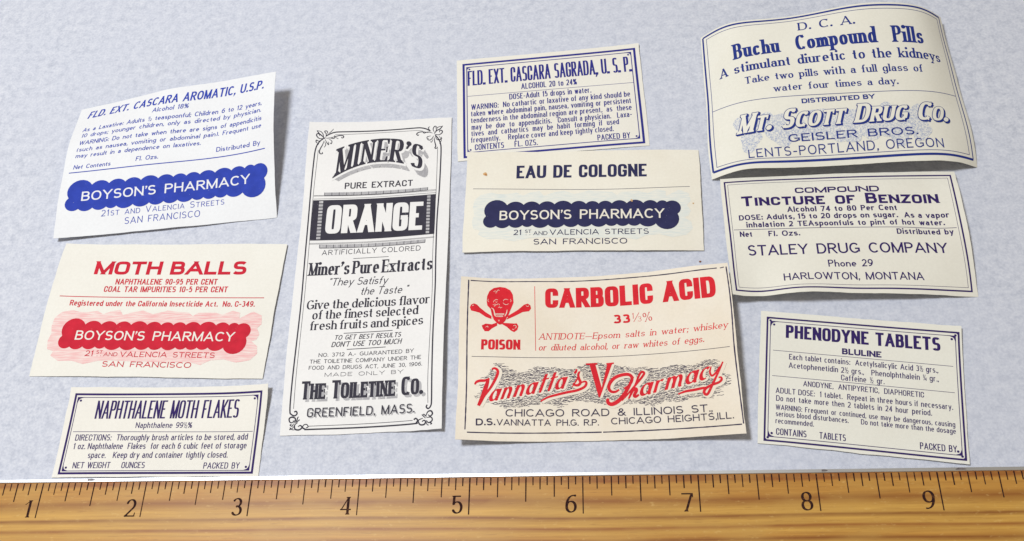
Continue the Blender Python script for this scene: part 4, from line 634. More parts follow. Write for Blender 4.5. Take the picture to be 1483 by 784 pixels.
  ('c', 'printed_border', [(0.1227, 3.2427), (0.1094, 2.7717), (0.1081, 2.4028), (0.1151, 1.9313), (0.1203, 1.4586), (0.1193, 1.0129), (0.1151, 0.6081), (0.1168, 0.2651)], 0.0047, 'inkdark', 0),
  ('c', 'printed_border', [(0.2738, 0.0861), (0.8082, 0.0905), (1.2884, 0.098)], 0.0056, 'inkdark', 0),
  ('c', 'corner_flourish#1', [(0.1875, 3.3888), (0.15, 3.4308), (0.1192, 3.4586), (0.091, 3.5003)], 0.0142, 'inkdark', 0),
  ('c', 'corner_flourish#1', [(0.091, 3.5003), (0.1346, 3.487), (0.1601, 3.452), (0.1683, 3.4168)], 0.0095, 'inkdark', 0),
  ('c', 'corner_flourish#1', [(0.1697, 3.3957), (0.1236, 3.3955), (0.0924, 3.4302), (0.0962, 3.4583), (0.1197, 3.4516), (0.1235, 3.4305)], 0.0126, 'inkdark', 0),
  ('c', 'corner_flourish#1', [(0.1649, 3.3817), (0.1203, 3.3606), (0.0928, 3.3743), (0.0925, 3.3465), (0.1107, 3.3327)], 0.011, 'inkdark', 0),
  ('c', 'corner_flourish#1', [(0.1924, 3.4028), (0.1947, 3.4522), (0.175, 3.4875), (0.1916, 3.4976), (0.2078, 3.4806), (0.2023, 3.4593)], 0.011, 'inkdark', 0),
  ('c', 'corner_flourish#1', [(0.1986, 3.3958), (0.2386, 3.4028), (0.2796, 3.3954), (0.2955, 3.4165), (0.2827, 3.4351)], 0.011, 'inkdark', 0),
  ('c', 'corner_flourish#1', [(0.2444, 3.4027), (0.2952, 3.4208), (0.3465, 3.4345), (0.3816, 3.4297), (0.3865, 3.4082), (0.3708, 3.3999), (0.3629, 3.4143)], 0.0126, 'inkdark', 0),
  ('c', 'corner_flourish#1', [(0.188, 3.3817), (0.2082, 3.3396), (0.231, 3.3114), (0.2212, 3.3535)], 0.0095, 'inkdark', 0),
  ('c', 'corner_flourish#1', [(0.228, 3.3887), (0.2623, 3.3602), (0.2578, 3.3251), (0.2406, 3.3393)], 0.0095, 'inkdark', 0),
  ('c', 'corner_flourish#1', [(0.1776, 3.3649), (0.164, 3.3118), (0.1443, 3.2633), (0.1357, 3.2219), (0.1491, 3.1943), (0.1719, 3.1981), (0.1659, 3.2175)], 0.0126, 'inkdark', 0),
  ('c', 'corner_flourish#1', [(0.1842, 3.3537), (0.1986, 3.3116), (0.1837, 3.2769)], 0.0079, 'inkdark', 0),
  ('c', 'corner_flourish#1', [(0.2174, 3.4594), (0.2467, 3.4879), (0.2709, 3.5236)], 0.0079, 'inkdark', 0),
  ('c', 'corner_flourish#1', [(0.126, 3.3606), (0.1174, 3.3188), (0.1041, 3.3119)], 0.0079, 'inkdark', 0),
  ('c', 'corner_flourish#1', [(0.3018, 3.4094), (0.3322, 3.3877)], 0.0079, 'inkdark', 0),
  ('c', 'corner_flourish#2', [(1.3869, 3.4019), (1.4145, 3.4431), (1.4488, 3.4624), (1.4776, 3.5038)], 0.0142, 'inkdark', 0),
  ('c', 'corner_flourish#2', [(1.4779, 3.4966), (1.4361, 3.4921), (1.4135, 3.4719), (1.4033, 3.4295)], 0.0095, 'inkdark', 0),
  ('c', 'corner_flourish#2', [(1.393, 3.3943), (1.4399, 3.3842), (1.4738, 3.4106), (1.4705, 3.4395), (1.4472, 3.441), (1.4457, 3.4167)], 0.0126, 'inkdark', 0),
  ('c', 'corner_flourish#2', [(1.3861, 3.4235), (1.3728, 3.4675), (1.389, 3.5024), (1.4068, 3.494), (1.3994, 3.4729)], 0.011, 'inkdark', 0),
  ('c', 'corner_flourish#2', [(1.3691, 3.4103), (1.3335, 3.4271), (1.2985, 3.4267), (1.2755, 3.4169), (1.2571, 3.4398)], 0.011, 'inkdark', 0),
  ('c', 'corner_flourish#2', [(1.3221, 3.4207), (1.2631, 3.4351), (1.2165, 3.4328), (1.194, 3.4115), (1.209, 3.3902), (1.22, 3.4037)], 0.0126, 'inkdark', 0),
  ('c', 'corner_flourish#2', [(1.3821, 3.3736), (1.366, 3.339), (1.3435, 3.3191), (1.3199, 3.3279), (1.3249, 3.3489)], 0.011, 'inkdark', 0),
  ('c', 'corner_flourish#2', [(1.3999, 3.3653), (1.4212, 3.3212), (1.4537, 3.3192), (1.4718, 3.3323), (1.4641, 3.3541)], 0.011, 'inkdark', 0),
  ('c', 'corner_flourish#2', [(1.3887, 3.3518), (1.3966, 3.2944), (1.4102, 3.2369), (1.4018, 3.2121), (1.4172, 3.2013), (1.4315, 3.2243)], 0.0126, 'inkdark', 0),
  ('c', 'corner_flourish#2', [(1.353, 3.3756), (1.3127, 3.364), (1.3114, 3.3356)], 0.0095, 'inkdark', 0),
  ('c', 'corner_flourish#2', [(1.3385, 3.4483), (1.3195, 3.4857), (1.3364, 3.5018)], 0.0095, 'inkdark', 0),
  ('c', 'corner_flourish#2', [(1.4404, 3.3699), (1.4679, 3.3112), (1.4498, 3.2627)], 0.0079, 'inkdark', 0),
  ('c', 'corner_flourish#2', [(1.3779, 3.3311), (1.362, 3.2895), (1.3477, 3.3004)], 0.0079, 'inkdark', 0),
  ('c', 'corner_flourish#3', [(0.1384, 0.1334), (0.0956, 0.1275), (0.0812, 0.1642), (0.1059, 0.1808), (0.1385, 0.1696), (0.1433, 0.1448), (0.1176, 0.1413)], 0.0152, 'inkdark', 0),
  ('c', 'corner_flourish#3', [(0.1534, 0.1257), (0.1777, 0.1466), (0.1872, 0.1535)], 0.0109, 'inkdark', 0),
  ('c', 'corner_flourish#3', [(0.1366, 0.119), (0.1589, 0.1472), (0.1642, 0.1731), (0.1749, 0.1829)], 0.0109, 'inkdark', 0),
  ('c', 'corner_flourish#3', [(0.1678, 0.1253), (0.1408, 0.1016), (0.1468, 0.0612), (0.1876, 0.0529), (0.2145, 0.0765), (0.1958, 0.0957), (0.1738, 0.0834)], 0.0152, 'inkdark', 0),
  ('c', 'corner_flourish#3', [(0.1112, 0.1126), (0.0946, 0.1029), (0.1157, 0.0908), (0.1282, 0.1164)], 0.0109, 'inkdark', 0),
  ('c', 'corner_flourish#3', [(0.0923, 0.077), (0.1061, 0.0652), (0.0896, 0.0555)], 0.013, 'inkdark', 0),
  ('c', 'corner_flourish#3', [(0.1345, 0.0903), (0.1152, 0.0592), (0.1417, 0.0527)], 0.0087, 'inkdark', 0),
  ('c', 'corner_flourish#4', [(1.4163, 0.128), (1.4368, 0.1715), (1.4699, 0.1757), (1.482, 0.1465), (1.4594, 0.1273), (1.4389, 0.1431)], 0.0152, 'inkdark', 0),
  ('c', 'corner_flourish#4', [(1.4235, 0.1232), (1.4015, 0.1461), (1.387, 0.1501)], 0.0109, 'inkdark', 0),
  ('c', 'corner_flourish#4', [(1.4167, 0.1096), (1.3902, 0.1357), (1.377, 0.148)], 0.0109, 'inkdark', 0),
  ('c', 'corner_flourish#4', [(1.4237, 0.1161), (1.4711, 0.1151), (1.4803, 0.0835), (1.4463, 0.0652), (1.4243, 0.088)], 0.013, 'inkdark', 0),
  ('c', 'corner_flourish#4', [(1.388, 0.1119), (1.3455, 0.0939), (1.3609, 0.0534), (1.4009, 0.0505), (1.4174, 0.0773), (1.3971, 0.0901), (1.3802, 0.0773)], 0.0152, 'inkdark', 0),
  ('c', 'corner_flourish#4', [(1.4578, 0.0643), (1.4751, 0.056), (1.4639, 0.0457)], 0.013, 'inkdark', 0),
  ('c', 'corner_flourish#4', [(1.4172, 0.0885), (1.4324, 0.0481), (1.4497, 0.0412)], 0.0087, 'inkdark', 0),
  ('w', 'heading', "MINER'S", 'serif_m', [(0.3309, 2.8894), (0.5768, 3.0081), (0.822, 3.0641), (1.0837, 3.0266), (1.2776, 2.9177)], [(0.307, 3.2472), (0.5555, 3.3466), (0.8048, 3.3669), (1.0691, 3.3346), (1.2655, 3.235)], 'inkdark'),
  ('t', 'subheading', 'PURE EXTRACT', 'gothic_s', 0.4422, 2.7325, 1.1785, 2.7288, 0.0784, 'inkdark'),
  ('p', 'name_panel/bead_row', [(0.2291, 2.6976), (0.3091, 2.6943), (0.3094, 2.656), (0.2295, 2.6593)], 'tintgray', 1),
  ('l', 'name_panel/bead_row', [(0.2291, 2.6976), (0.2295, 2.6593)], 0.0047, 'inkdark', 2),
  ('l', 'name_panel/bead_row', [(0.2295, 2.6593), (0.3094, 2.656)], 0.0047, 'inkdark', 2),
  ('p', 'name_panel/bead_row', [(0.3091, 2.6943), (0.389, 2.6916), (0.3893, 2.6533), (0.3094, 2.656)], 'tintgray', 1),
  ('l', 'name_panel/bead_row', [(0.3091, 2.6943), (0.3094, 2.656)], 0.0047, 'inkdark', 2),
  ('l', 'name_panel/bead_row', [(0.3094, 2.656), (0.3893, 2.6533)], 0.0047, 'inkdark', 2),
  ('p', 'name_panel/bead_row', [(0.389, 2.6916), (0.469, 2.6893), (0.4691, 2.651), (0.3893, 2.6533)], 'tintgray', 1),
  ('l', 'name_panel/bead_row', [(0.389, 2.6916), (0.3893, 2.6533)], 0.0047, 'inkdark', 2),
  ('l', 'name_panel/bead_row', [(0.3893, 2.6533), (0.4691, 2.651)], 0.0047, 'inkdark', 2),
  ('p', 'name_panel/bead_row', [(0.469, 2.6893), (0.5488, 2.6874), (0.5489, 2.6491), (0.4691, 2.651)], 'tintgray', 1),
  ('l', 'name_panel/bead_row', [(0.469, 2.6893), (0.4691, 2.651)], 0.0047, 'inkdark', 2),
  ('l', 'name_panel/bead_row', [(0.4691, 2.651), (0.5489, 2.6491)], 0.0047, 'inkdark', 2),
  ('p', 'name_panel/bead_row', [(0.5488, 2.6874), (0.6286, 2.686), (0.6286, 2.6478), (0.5489, 2.6491)], 'tintgray', 1),
  ('l', 'name_panel/bead_row', [(0.5488, 2.6874), (0.5489, 2.6491)], 0.0047, 'inkdark', 2),
  ('l', 'name_panel/bead_row', [(0.5489, 2.6491), (0.6286, 2.6478)], 0.0047, 'inkdark', 2),
  ('p', 'name_panel/bead_row', [(0.6286, 2.686), (0.7083, 2.6852), (0.7082, 2.647), (0.6286, 2.6478)], 'tintgray', 1),
  ('l', 'name_panel/bead_row', [(0.6286, 2.686), (0.6286, 2.6478)], 0.0047, 'inkdark', 2),
  ('l', 'name_panel/bead_row', [(0.6286, 2.6478), (0.7082, 2.647)], 0.0047, 'inkdark', 2),
  ('p', 'name_panel/bead_row', [(0.7083, 2.6852), (0.7879, 2.6848), (0.7876, 2.6467), (0.7082, 2.647)], 'tintgray', 1),
  ('l', 'name_panel/bead_row', [(0.7083, 2.6852), (0.7082, 2.647)], 0.0047, 'inkdark', 2),
  ('l', 'name_panel/bead_row', [(0.7082, 2.647), (0.7876, 2.6467)], 0.0047, 'inkdark', 2),
  ('p', 'name_panel/bead_row', [(0.7879, 2.6848), (0.8674, 2.6851), (0.867, 2.647), (0.7876, 2.6467)], 'tintgray', 1),
  ('l', 'name_panel/bead_row', [(0.7879, 2.6848), (0.7876, 2.6467)], 0.0047, 'inkdark', 2),
  ('l', 'name_panel/bead_row', [(0.7876, 2.6467), (0.867, 2.647)], 0.0047, 'inkdark', 2),
  ('p', 'name_panel/bead_row', [(0.8674, 2.6851), (0.9467, 2.686), (0.9463, 2.648), (0.867, 2.647)], 'tintgray', 1),
  ('l', 'name_panel/bead_row', [(0.8674, 2.6851), (0.867, 2.647)], 0.0047, 'inkdark', 2),
  ('l', 'name_panel/bead_row', [(0.867, 2.647), (0.9463, 2.648)], 0.0047, 'inkdark', 2),
  ('p', 'name_panel/bead_row', [(0.9467, 2.686), (1.026, 2.6876), (1.0254, 2.6497), (0.9463, 2.648)], 'tintgray', 1),
  ('l', 'name_panel/bead_row', [(0.9467, 2.686), (0.9463, 2.648)], 0.0047, 'inkdark', 2),
  ('l', 'name_panel/bead_row', [(0.9463, 2.648), (1.0254, 2.6497)], 0.0047, 'inkdark', 2),
  ('p', 'name_panel/bead_row', [(1.026, 2.6876), (1.1051, 2.6899), (1.1045, 2.652), (1.0254, 2.6497)], 'tintgray', 1),
  ('l', 'name_panel/bead_row', [(1.026, 2.6876), (1.0254, 2.6497)], 0.0047, 'inkdark', 2),
  ('l', 'name_panel/bead_row', [(1.0254, 2.6497), (1.1045, 2.652)], 0.0047, 'inkdark', 2),
  ('p', 'name_panel/bead_row', [(1.1051, 2.6899), (1.1842, 2.6929), (1.1834, 2.6551), (1.1045, 2.652)], 'tintgray', 1),
  ('l', 'name_panel/bead_row', [(1.1051, 2.6899), (1.1045, 2.652)], 0.0047, 'inkdark', 2),
  ('l', 'name_panel/bead_row', [(1.1045, 2.652), (1.1834, 2.6551)], 0.0047, 'inkdark', 2),
  ('p', 'name_panel/bead_row', [(1.1842, 2.6929), (1.2631, 2.6966), (1.2622, 2.6589), (1.1834, 2.6551)], 'tintgray', 1),
  ('l', 'name_panel/bead_row', [(1.1842, 2.6929), (1.1834, 2.6551)], 0.0047, 'inkdark', 2),
  ('l', 'name_panel/bead_row', [(1.1834, 2.6551), (1.2622, 2.6589)], 0.0047, 'inkdark', 2),
  ('p', 'name_panel/bead_row', [(1.2631, 2.6966), (1.3419, 2.7011), (1.3408, 2.6634), (1.2622, 2.6589)], 'tintgray', 1),
  ('l', 'name_panel/bead_row', [(1.2631, 2.6966), (1.2622, 2.6589)], 0.0047, 'inkdark', 2),
  ('l', 'name_panel/bead_row', [(1.2622, 2.6589), (1.3408, 2.6634)], 0.0047, 'inkdark', 2),
  ('l', 'name_panel/bead_row', [(1.3419, 2.7011), (1.3408, 2.6634)], 0.0047, 'inkdark', 2),
  ('p', 'name_panel/bead_row', [(0.2236, 2.0607), (0.2987, 2.0568), (0.2998, 2.0153), (0.225, 2.0189)], 'tintgray', 1),
  ('l', 'name_panel/bead_row', [(0.2236, 2.0607), (0.225, 2.0189)], 0.0047, 'inkdark', 2),
  ('l', 'name_panel/bead_row', [(0.225, 2.0189), (0.2998, 2.0153)], 0.0047, 'inkdark', 2),
  ('p', 'name_panel/bead_row', [(0.2987, 2.0568), (0.3736, 2.0535), (0.3746, 2.0123), (0.2998, 2.0153)], 'tintgray', 1),
  ('l', 'name_panel/bead_row', [(0.2987, 2.0568), (0.2998, 2.0153)], 0.0047, 'inkdark', 2),
  ('l', 'name_panel/bead_row', [(0.2998, 2.0153), (0.3746, 2.0123)], 0.0047, 'inkdark', 2),
  ('p', 'name_panel/bead_row', [(0.3736, 2.0535), (0.4483, 2.0506), (0.4492, 2.0097), (0.3746, 2.0123)], 'tintgray', 1),
  ('l', 'name_panel/bead_row', [(0.3736, 2.0535), (0.3746, 2.0123)], 0.0047, 'inkdark', 2),
  ('l', 'name_panel/bead_row', [(0.3746, 2.0123), (0.4492, 2.0097)], 0.0047, 'inkdark', 2),
  ('p', 'name_panel/bead_row', [(0.4483, 2.0506), (0.5229, 2.0483), (0.5236, 2.0076), (0.4492, 2.0097)], 'tintgray', 1),
  ('l', 'name_panel/bead_row', [(0.4483, 2.0506), (0.4492, 2.0097)], 0.0047, 'inkdark', 2),
  ('l', 'name_panel/bead_row', [(0.4492, 2.0097), (0.5236, 2.0076)], 0.0047, 'inkdark', 2),
  ('p', 'name_panel/bead_row', [(0.5229, 2.0483), (0.5974, 2.0465), (0.598, 2.0061), (0.5236, 2.0076)], 'tintgray', 1),
  ('l', 'name_panel/bead_row', [(0.5229, 2.0483), (0.5236, 2.0076)], 0.0047, 'inkdark', 2),
  ('l', 'name_panel/bead_row', [(0.5236, 2.0076), (0.598, 2.0061)], 0.0047, 'inkdark', 2),
  ('p', 'name_panel/bead_row', [(0.5974, 2.0465), (0.6718, 2.0452), (0.6722, 2.0051), (0.598, 2.0061)], 'tintgray', 1),
  ('l', 'name_panel/bead_row', [(0.5974, 2.0465), (0.598, 2.0061)], 0.0047, 'inkdark', 2),
  ('l', 'name_panel/bead_row', [(0.598, 2.0061), (0.6722, 2.0051)], 0.0047, 'inkdark', 2),
  ('p', 'name_panel/bead_row', [(0.6718, 2.0452), (0.7461, 2.0444), (0.7464, 2.0045), (0.6722, 2.0051)], 'tintgray', 1),
  ('l', 'name_panel/bead_row', [(0.6718, 2.0452), (0.6722, 2.0051)], 0.0047, 'inkdark', 2),
  ('l', 'name_panel/bead_row', [(0.6722, 2.0051), (0.7464, 2.0045)], 0.0047, 'inkdark', 2),
  ('p', 'name_panel/bead_row', [(0.7461, 2.0444), (0.8203, 2.044), (0.8204, 2.0044), (0.7464, 2.0045)], 'tintgray', 1),
  ('l', 'name_panel/bead_row', [(0.7461, 2.0444), (0.7464, 2.0045)], 0.0047, 'inkdark', 2),
  ('l', 'name_panel/bead_row', [(0.7464, 2.0045), (0.8204, 2.0044)], 0.0047, 'inkdark', 2),
  ('p', 'name_panel/bead_row', [(0.8203, 2.044), (0.8943, 2.044), (0.8943, 2.0046), (0.8204, 2.0044)], 'tintgray', 1),
  ('l', 'name_panel/bead_row', [(0.8203, 2.044), (0.8204, 2.0044)], 0.0047, 'inkdark', 2),
  ('l', 'name_panel/bead_row', [(0.8204, 2.0044), (0.8943, 2.0046)], 0.0047, 'inkdark', 2),
  ('p', 'name_panel/bead_row', [(0.8943, 2.044), (0.9683, 2.0444), (0.9682, 2.0053), (0.8943, 2.0046)], 'tintgray', 1),
  ('l', 'name_panel/bead_row', [(0.8943, 2.044), (0.8943, 2.0046)], 0.0047, 'inkdark', 2),
  ('l', 'name_panel/bead_row', [(0.8943, 2.0046), (0.9682, 2.0053)], 0.0047, 'inkdark', 2),
  ('p', 'name_panel/bead_row', [(0.9683, 2.0444), (1.0422, 2.0453), (1.042, 2.0063), (0.9682, 2.0053)], 'tintgray', 1),
  ('l', 'name_panel/bead_row', [(0.9683, 2.0444), (0.9682, 2.0053)], 0.0047, 'inkdark', 2),
  ('l', 'name_panel/bead_row', [(0.9682, 2.0053), (1.042, 2.0063)], 0.0047, 'inkdark', 2),
  ('p', 'name_panel/bead_row', [(1.0422, 2.0453), (1.116, 2.0465), (1.1157, 2.0078), (1.042, 2.0063)], 'tintgray', 1),
  ('l', 'name_panel/bead_row', [(1.0422, 2.0453), (1.042, 2.0063)], 0.0047, 'inkdark', 2),
  ('l', 'name_panel/bead_row', [(1.042, 2.0063), (1.1157, 2.0078)], 0.0047, 'inkdark', 2),
  ('p', 'name_panel/bead_row', [(1.116, 2.0465), (1.1898, 2.0482), (1.1893, 2.0096), (1.1157, 2.0078)], 'tintgray', 1),
  ('l', 'name_panel/bead_row', [(1.116, 2.0465), (1.1157, 2.0078)], 0.0047, 'inkdark', 2),
  ('l', 'name_panel/bead_row', [(1.1157, 2.0078), (1.1893, 2.0096)], 0.0047, 'inkdark', 2),
  ('p', 'name_panel/bead_row', [(1.1898, 2.0482), (1.2634, 2.0503), (1.2629, 2.0119), (1.1893, 2.0096)], 'tintgray', 1),
  ('l', 'name_panel/bead_row', [(1.1898, 2.0482), (1.1893, 2.0096)], 0.0047, 'inkdark', 2),
  ('l', 'name_panel/bead_row', [(1.1893, 2.0096), (1.2629, 2.0119)], 0.0047, 'inkdark', 2),
  ('p', 'name_panel/bead_row', [(1.2634, 2.0503), (1.337, 2.0528), (1.3363, 2.0145), (1.2629, 2.0119)], 'tintgray', 1),
  ('l', 'name_panel/bead_row', [(1.2634, 2.0503), (1.2629, 2.0119)], 0.0047, 'inkdark', 2),
  ('l', 'name_panel/bead_row', [(1.2629, 2.0119), (1.3363, 2.0145)], 0.0047, 'inkdark', 2),
  ('l', 'name_panel/bead_row', [(1.337, 2.0528), (1.3363, 2.0145)], 0.0047, 'inkdark', 2),
  ('l', 'name_panel', [(0.1134, 2.6662), (0.7354, 2.6519), (1.4334, 2.666)], 0.0041, 'inkdark', 0),
  ('l', 'name_panel', [(0.114, 2.6584), (0.736, 2.6412), (1.4338, 2.6525)], 0.0035, 'inkdark', 0),
  ('l', 'name_panel', [(0.1165, 2.623), (0.7377, 2.6112), (1.4345, 2.6282)], 0.0041, 'inkdark', 0),
  ('l', 'name_panel', [(0.1095, 2.1183), (0.7674, 2.1016), (1.4287, 2.1138)], 0.0041, 'inkdark', 0),
  ('l', 'name_panel', [(0.1127, 2.0826), (0.7696, 2.0659), (1.4301, 2.0774)], 0.0035, 'inkdark', 0),
  ('l', 'name_panel', [(0.1136, 2.0724), (0.7702, 2.0564), (1.4304, 2.0684)], 0.0035, 'inkdark', 0),
  ('p', 'name_panel', [(0.1119, 2.6075), (0.4647, 2.5982), (0.8069, 2.5949), (1.1473, 2.6001), (1.4317, 2.6095), (1.4314, 2.465), (1.4313, 2.2927), (1.4297, 2.1163), (1.0571, 2.1056), (0.7226, 2.1025), (0.3862, 2.1067), (0.1124, 2.1232)], 'inkdark', 0),
  ('p', 'name_panel/bead_row', [(0.1788, 2.5944), (0.2223, 2.5935), (0.2223, 2.5648), (0.1788, 2.5657)], 'tintgray', 1),
  ('p', 'name_panel/bead_row', [(1.3394, 2.5958), (1.3755, 2.595), (1.3754, 2.5659), (1.3394, 2.5667)], 'tintgray', 1),
  ('p', 'name_panel/bead_row', [(0.1788, 2.5542), (0.2223, 2.5532), (0.2224, 2.5245), (0.1789, 2.5256)], 'tintgray', 1),
  ('p', 'name_panel/bead_row', [(1.3394, 2.555), (1.3754, 2.5541), (1.3753, 2.5251), (1.3393, 2.526)], 'tintgray', 1),
  ('p', 'name_panel/bead_row', [(0.179, 2.514), (0.2224, 2.5129), (0.2225, 2.4844), (0.179, 2.4855)], 'tintgray', 1),
  ('p', 'name_panel/bead_row', [(1.3393, 2.5143), (1.3753, 2.5134), (1.3752, 2.4845), (1.3393, 2.4854)], 'tintgray', 1),
  ('p', 'name_panel/bead_row', [(0.1791, 2.4739), (0.2225, 2.4728), (0.2226, 2.4443), (0.1792, 2.4455)], 'tintgray', 1),
  ('p', 'name_panel/bead_row', [(1.3392, 2.4737), (1.3752, 2.4728), (1.3751, 2.4439), (1.3392, 2.4449)], 'tintgray', 1),
  ('p', 'name_panel/bead_row', [(0.1793, 2.434), (0.2226, 2.4328), (0.2228, 2.4043), (0.1795, 2.4055)], 'tintgray', 1),
  ('p', 'name_panel/bead_row', [(1.3392, 2.4333), (1.3751, 2.4323), (1.3751, 2.4035), (1.3392, 2.4045)], 'tintgray', 1),
  ('p', 'name_panel/bead_row', [(0.1795, 2.394), (0.2228, 2.3928), (0.223, 2.3644), (0.1797, 2.3657)], 'tintgray', 1),
  ('p', 'name_panel/bead_row', [(1.3392, 2.3929), (1.375, 2.3918), (1.375, 2.3631), (1.3392, 2.3642)], 'tintgray', 1),
  ('p', 'name_panel/bead_row', [(0.1798, 2.3542), (0.2231, 2.353), (0.2233, 2.3246), (0.1801, 2.3259)], 'tintgray', 1),
  ('p', 'name_panel/bead_row', [(1.3392, 2.3526), (1.375, 2.3515), (1.375, 2.3229), (1.3393, 2.3241)], 'tintgray', 1),
  ('p', 'name_panel/bead_row', [(0.1802, 2.3145), (0.2234, 2.3132), (0.2236, 2.2849), (0.1804, 2.2862)], 'tintgray', 1),
  ('p', 'name_panel/bead_row', [(1.3393, 2.3125), (1.375, 2.3114), (1.375, 2.2828), (1.3393, 2.284)], 'tintgray', 1),
  ('p', 'name_panel/bead_row', [(0.1805, 2.2748), (0.2237, 2.2735), (0.2239, 2.2453), (0.1808, 2.2466)], 'tintgray', 1),
  ('p', 'name_panel/bead_row', [(1.3394, 2.2725), (1.3751, 2.2713), (1.3751, 2.2428), (1.3394, 2.2441)], 'tintgray', 1),
  ('p', 'name_panel/bead_row', [(0.181, 2.2352), (0.2241, 2.2339), (0.2243, 2.2058), (0.1813, 2.2071)], 'tintgray', 1),
  ('p', 'name_panel/bead_row', [(1.3395, 2.2326), (1.3751, 2.2313), (1.3752, 2.203), (1.3395, 2.2043)], 'tintgray', 1),
  ('p', 'name_panel/bead_row', [(0.1814, 2.1958), (0.2245, 2.1944), (0.2248, 2.1664), (0.1818, 2.1677)], 'tintgray', 1),
  ('p', 'name_panel/bead_row', [(1.3396, 2.1929), (1.3752, 2.1915), (1.3753, 2.1633), (1.3397, 2.1647)], 'tintgray', 1),
  ('p', 'name_panel/bead_row', [(0.1819, 2.1564), (0.2249, 2.1551), (0.2252, 2.1271), (0.1823, 2.1284)], 'tintgray', 1),
  ('p', 'name_panel/bead_row', [(1.3397, 2.1533), (1.3753, 2.1519), (1.3754, 2.1237), (1.3398, 2.1252)], 'tintgray', 1),
  ('t', 'name_panel/panel_lettering', 'ORANGE', 'gothic_o', 0.2672, 2.1878, 1.3011, 2.1729, 0.3478, 'paper', 1),
  ('t', 'subheading', 'ARTIFICIALLY COLORED', 'extl', 0.2569, 1.9329, 1.2928, 1.9229, 0.0607, 'inkdark'),
  ('l', 'divider_rule#12', [(0.5953, 1.8753), (0.9639, 1.8753)], 0.0058, 'inkdark', 0),
  ('t', 'slogan', "Miner's Pure Extracts", 'serif_c', 0.134, 1.7, 1.4259, 1.6882, 0.1492, 'inkdark'),
  ('t', 'slogan', '“They Satisfy', 'light_it', 0.3516, 1.5721, 0.965, 1.5633, 0.0876, 'inkdark'),
  ('t', 'slogan', 'the Taste ”', 'light_it', 0.6942, 1.451, 1.1787, 1.442, 0.0889, 'inkdark'),
  ('t', 'slogan', 'Give the delicious flavor', 'serif_c', 0.1523, 1.3165, 1.4157, 1.3056, 0.1001, 'inkdark'),
  ('t', 'slogan', 'of the finest selected', 'serif_c', 0.2204, 1.2024, 1.3013, 1.1962, 0.0989, 'inkdark'),
  ('t', 'slogan', 'fresh fruits and spices', 'serif_c', 0.2064, 1.0833, 1.3583, 1.0808, 0.0978, 'inkdark'),
  ('l', 'divider_rule#13', [(0.557, 1.0339), (1.0518, 1.0376)], 0.007, 'inkdark', 0),
  ('t', 'fine_print', 'TO GET BEST RESULTS', 'hand_it', 0.4652, 0.9652, 1.1352, 0.9628, 0.0519, 'inkdark'),
  ('t', 'fine_print', "DON'T USE TOO MUCH", 'hand_it', 0.4417, 0.8898, 1.1431, 0.8892, 0.0562, 'inkdark'),
  ('l', 'divider_rule#14', [(0.6016, 0.8592), (0.9906, 0.8644)], 0.0072, 'inkdark', 0),
  ('t', 'fine_print', 'NO. 3712 A.- GUARANTEED BY', 'copper', 0.3226, 0.7897, 1.2753, 0.7844, 0.0417, 'inkdark'),
  ('t', 'fine_print', 'THE TOILETINE COMPANY UNDER THE', 'copper', 0.2391, 0.7241, 1.353, 0.7102, 0.0414, 'inkdark'),
  ('t', 'fine_print', 'FOOD AND DRUGS ACT, JUNE 30, 1906.', 'copper', 0.2344, 0.6586, 1.3658, 0.6396, 0.0411, 'inkdark'),
  ('t', 'fine_print', 'MADE ONLY BY', 'extl', 0.3998, 0.5807, 1.1771, 0.5749, 0.0407, 'inkdark'),
  ('t', 'company_name', 'The Toiletine Co.', 'gothic_ts', 0.1791, 0.3538, 1.3818, 0.3522, 0.1867, 'inkdark'),
  ('t', 'address_lettering', 'GREENFIELD, MASS.', 'gothic_gs', 0.2529, 0.176, 1.3047, 0.1748, 0.0896, 'inkdark'),
 ],
 'E':[
  ('f', 'printed_border', 0.0651, 0.0332, 2.0205, 1.3382, 0.0251, 'blue2'),
  ('f', 'printed_border', 0.1079, 0.098, 1.9713, 1.2864, 0.009, 'blue2'),
  ('t', 'heading', 'FLD. EXT. CASCARA SAGRADA, U. S. P.', 'gothic_x', 0.1218, 1.0162, 1.9573, 1.0149, 0.2117, 'blue2'),
  ('t', 'fine_print', 'ALCOHOL 20 to 24%', 'lite', 0.7219, 0.9009, 1.3425, 0.8975, 0.0806, 'blue2'),
  ('l', 'divider_rule#5', [(0.1185, 0.8677), (1.9633, 0.8565)], 0.0047, 'blue2', 0),
  ('t', 'fine_print', 'DOSE-Adult 15 drops in water.', 'lite', 0.5847, 0.7706, 1.494, 0.7681, 0.0774, 'blue2'),
  ('t', 'fine_print', 'WARNING:  No cathartic or laxative of any kind should be', 'lite', 0.1575, 0.674, 1.9121, 0.6691, 0.0744, 'blue2'),
  ('t', 'fine_print', 'taken where abdominal pain, nausea, vomiting or persistent', 'lite', 0.153, 0.5837, 1.9164, 0.5782, 0.0738, 'blue2'),
  ('t', 'fine_print', 'tenderness in the abdominal region are present,  as  these', 'lite', 0.152, 0.492, 1.9138, 0.4862, 0.0732, 'blue2'),
  ('t', 'fine_print', 'may  be  due  to  appendicitis.   Consult a physician.   Laxa-', 'lite', 0.1579, 0.3999, 1.9093, 0.3935, 0.0726, 'blue2'),
  ('t', 'fine_print', 'tives  and  cathartics  may  be  habit  forming  if  used', 'lite', 0.1533, 0.3143, 1.7628, 0.3089, 0.0721, 'blue2'),
  ('t', 'fine_print', 'frequently.    Replace cover and keep tightly closed.', 'lite', 0.1486, 0.2284, 1.6999, 0.222, 0.0715, 'blue2'),
  ('t', 'fine_print', 'CONTENTS', 'lite', 0.1903, 0.1258, 0.5085, 0.1241, 0.0753, 'blue2'),
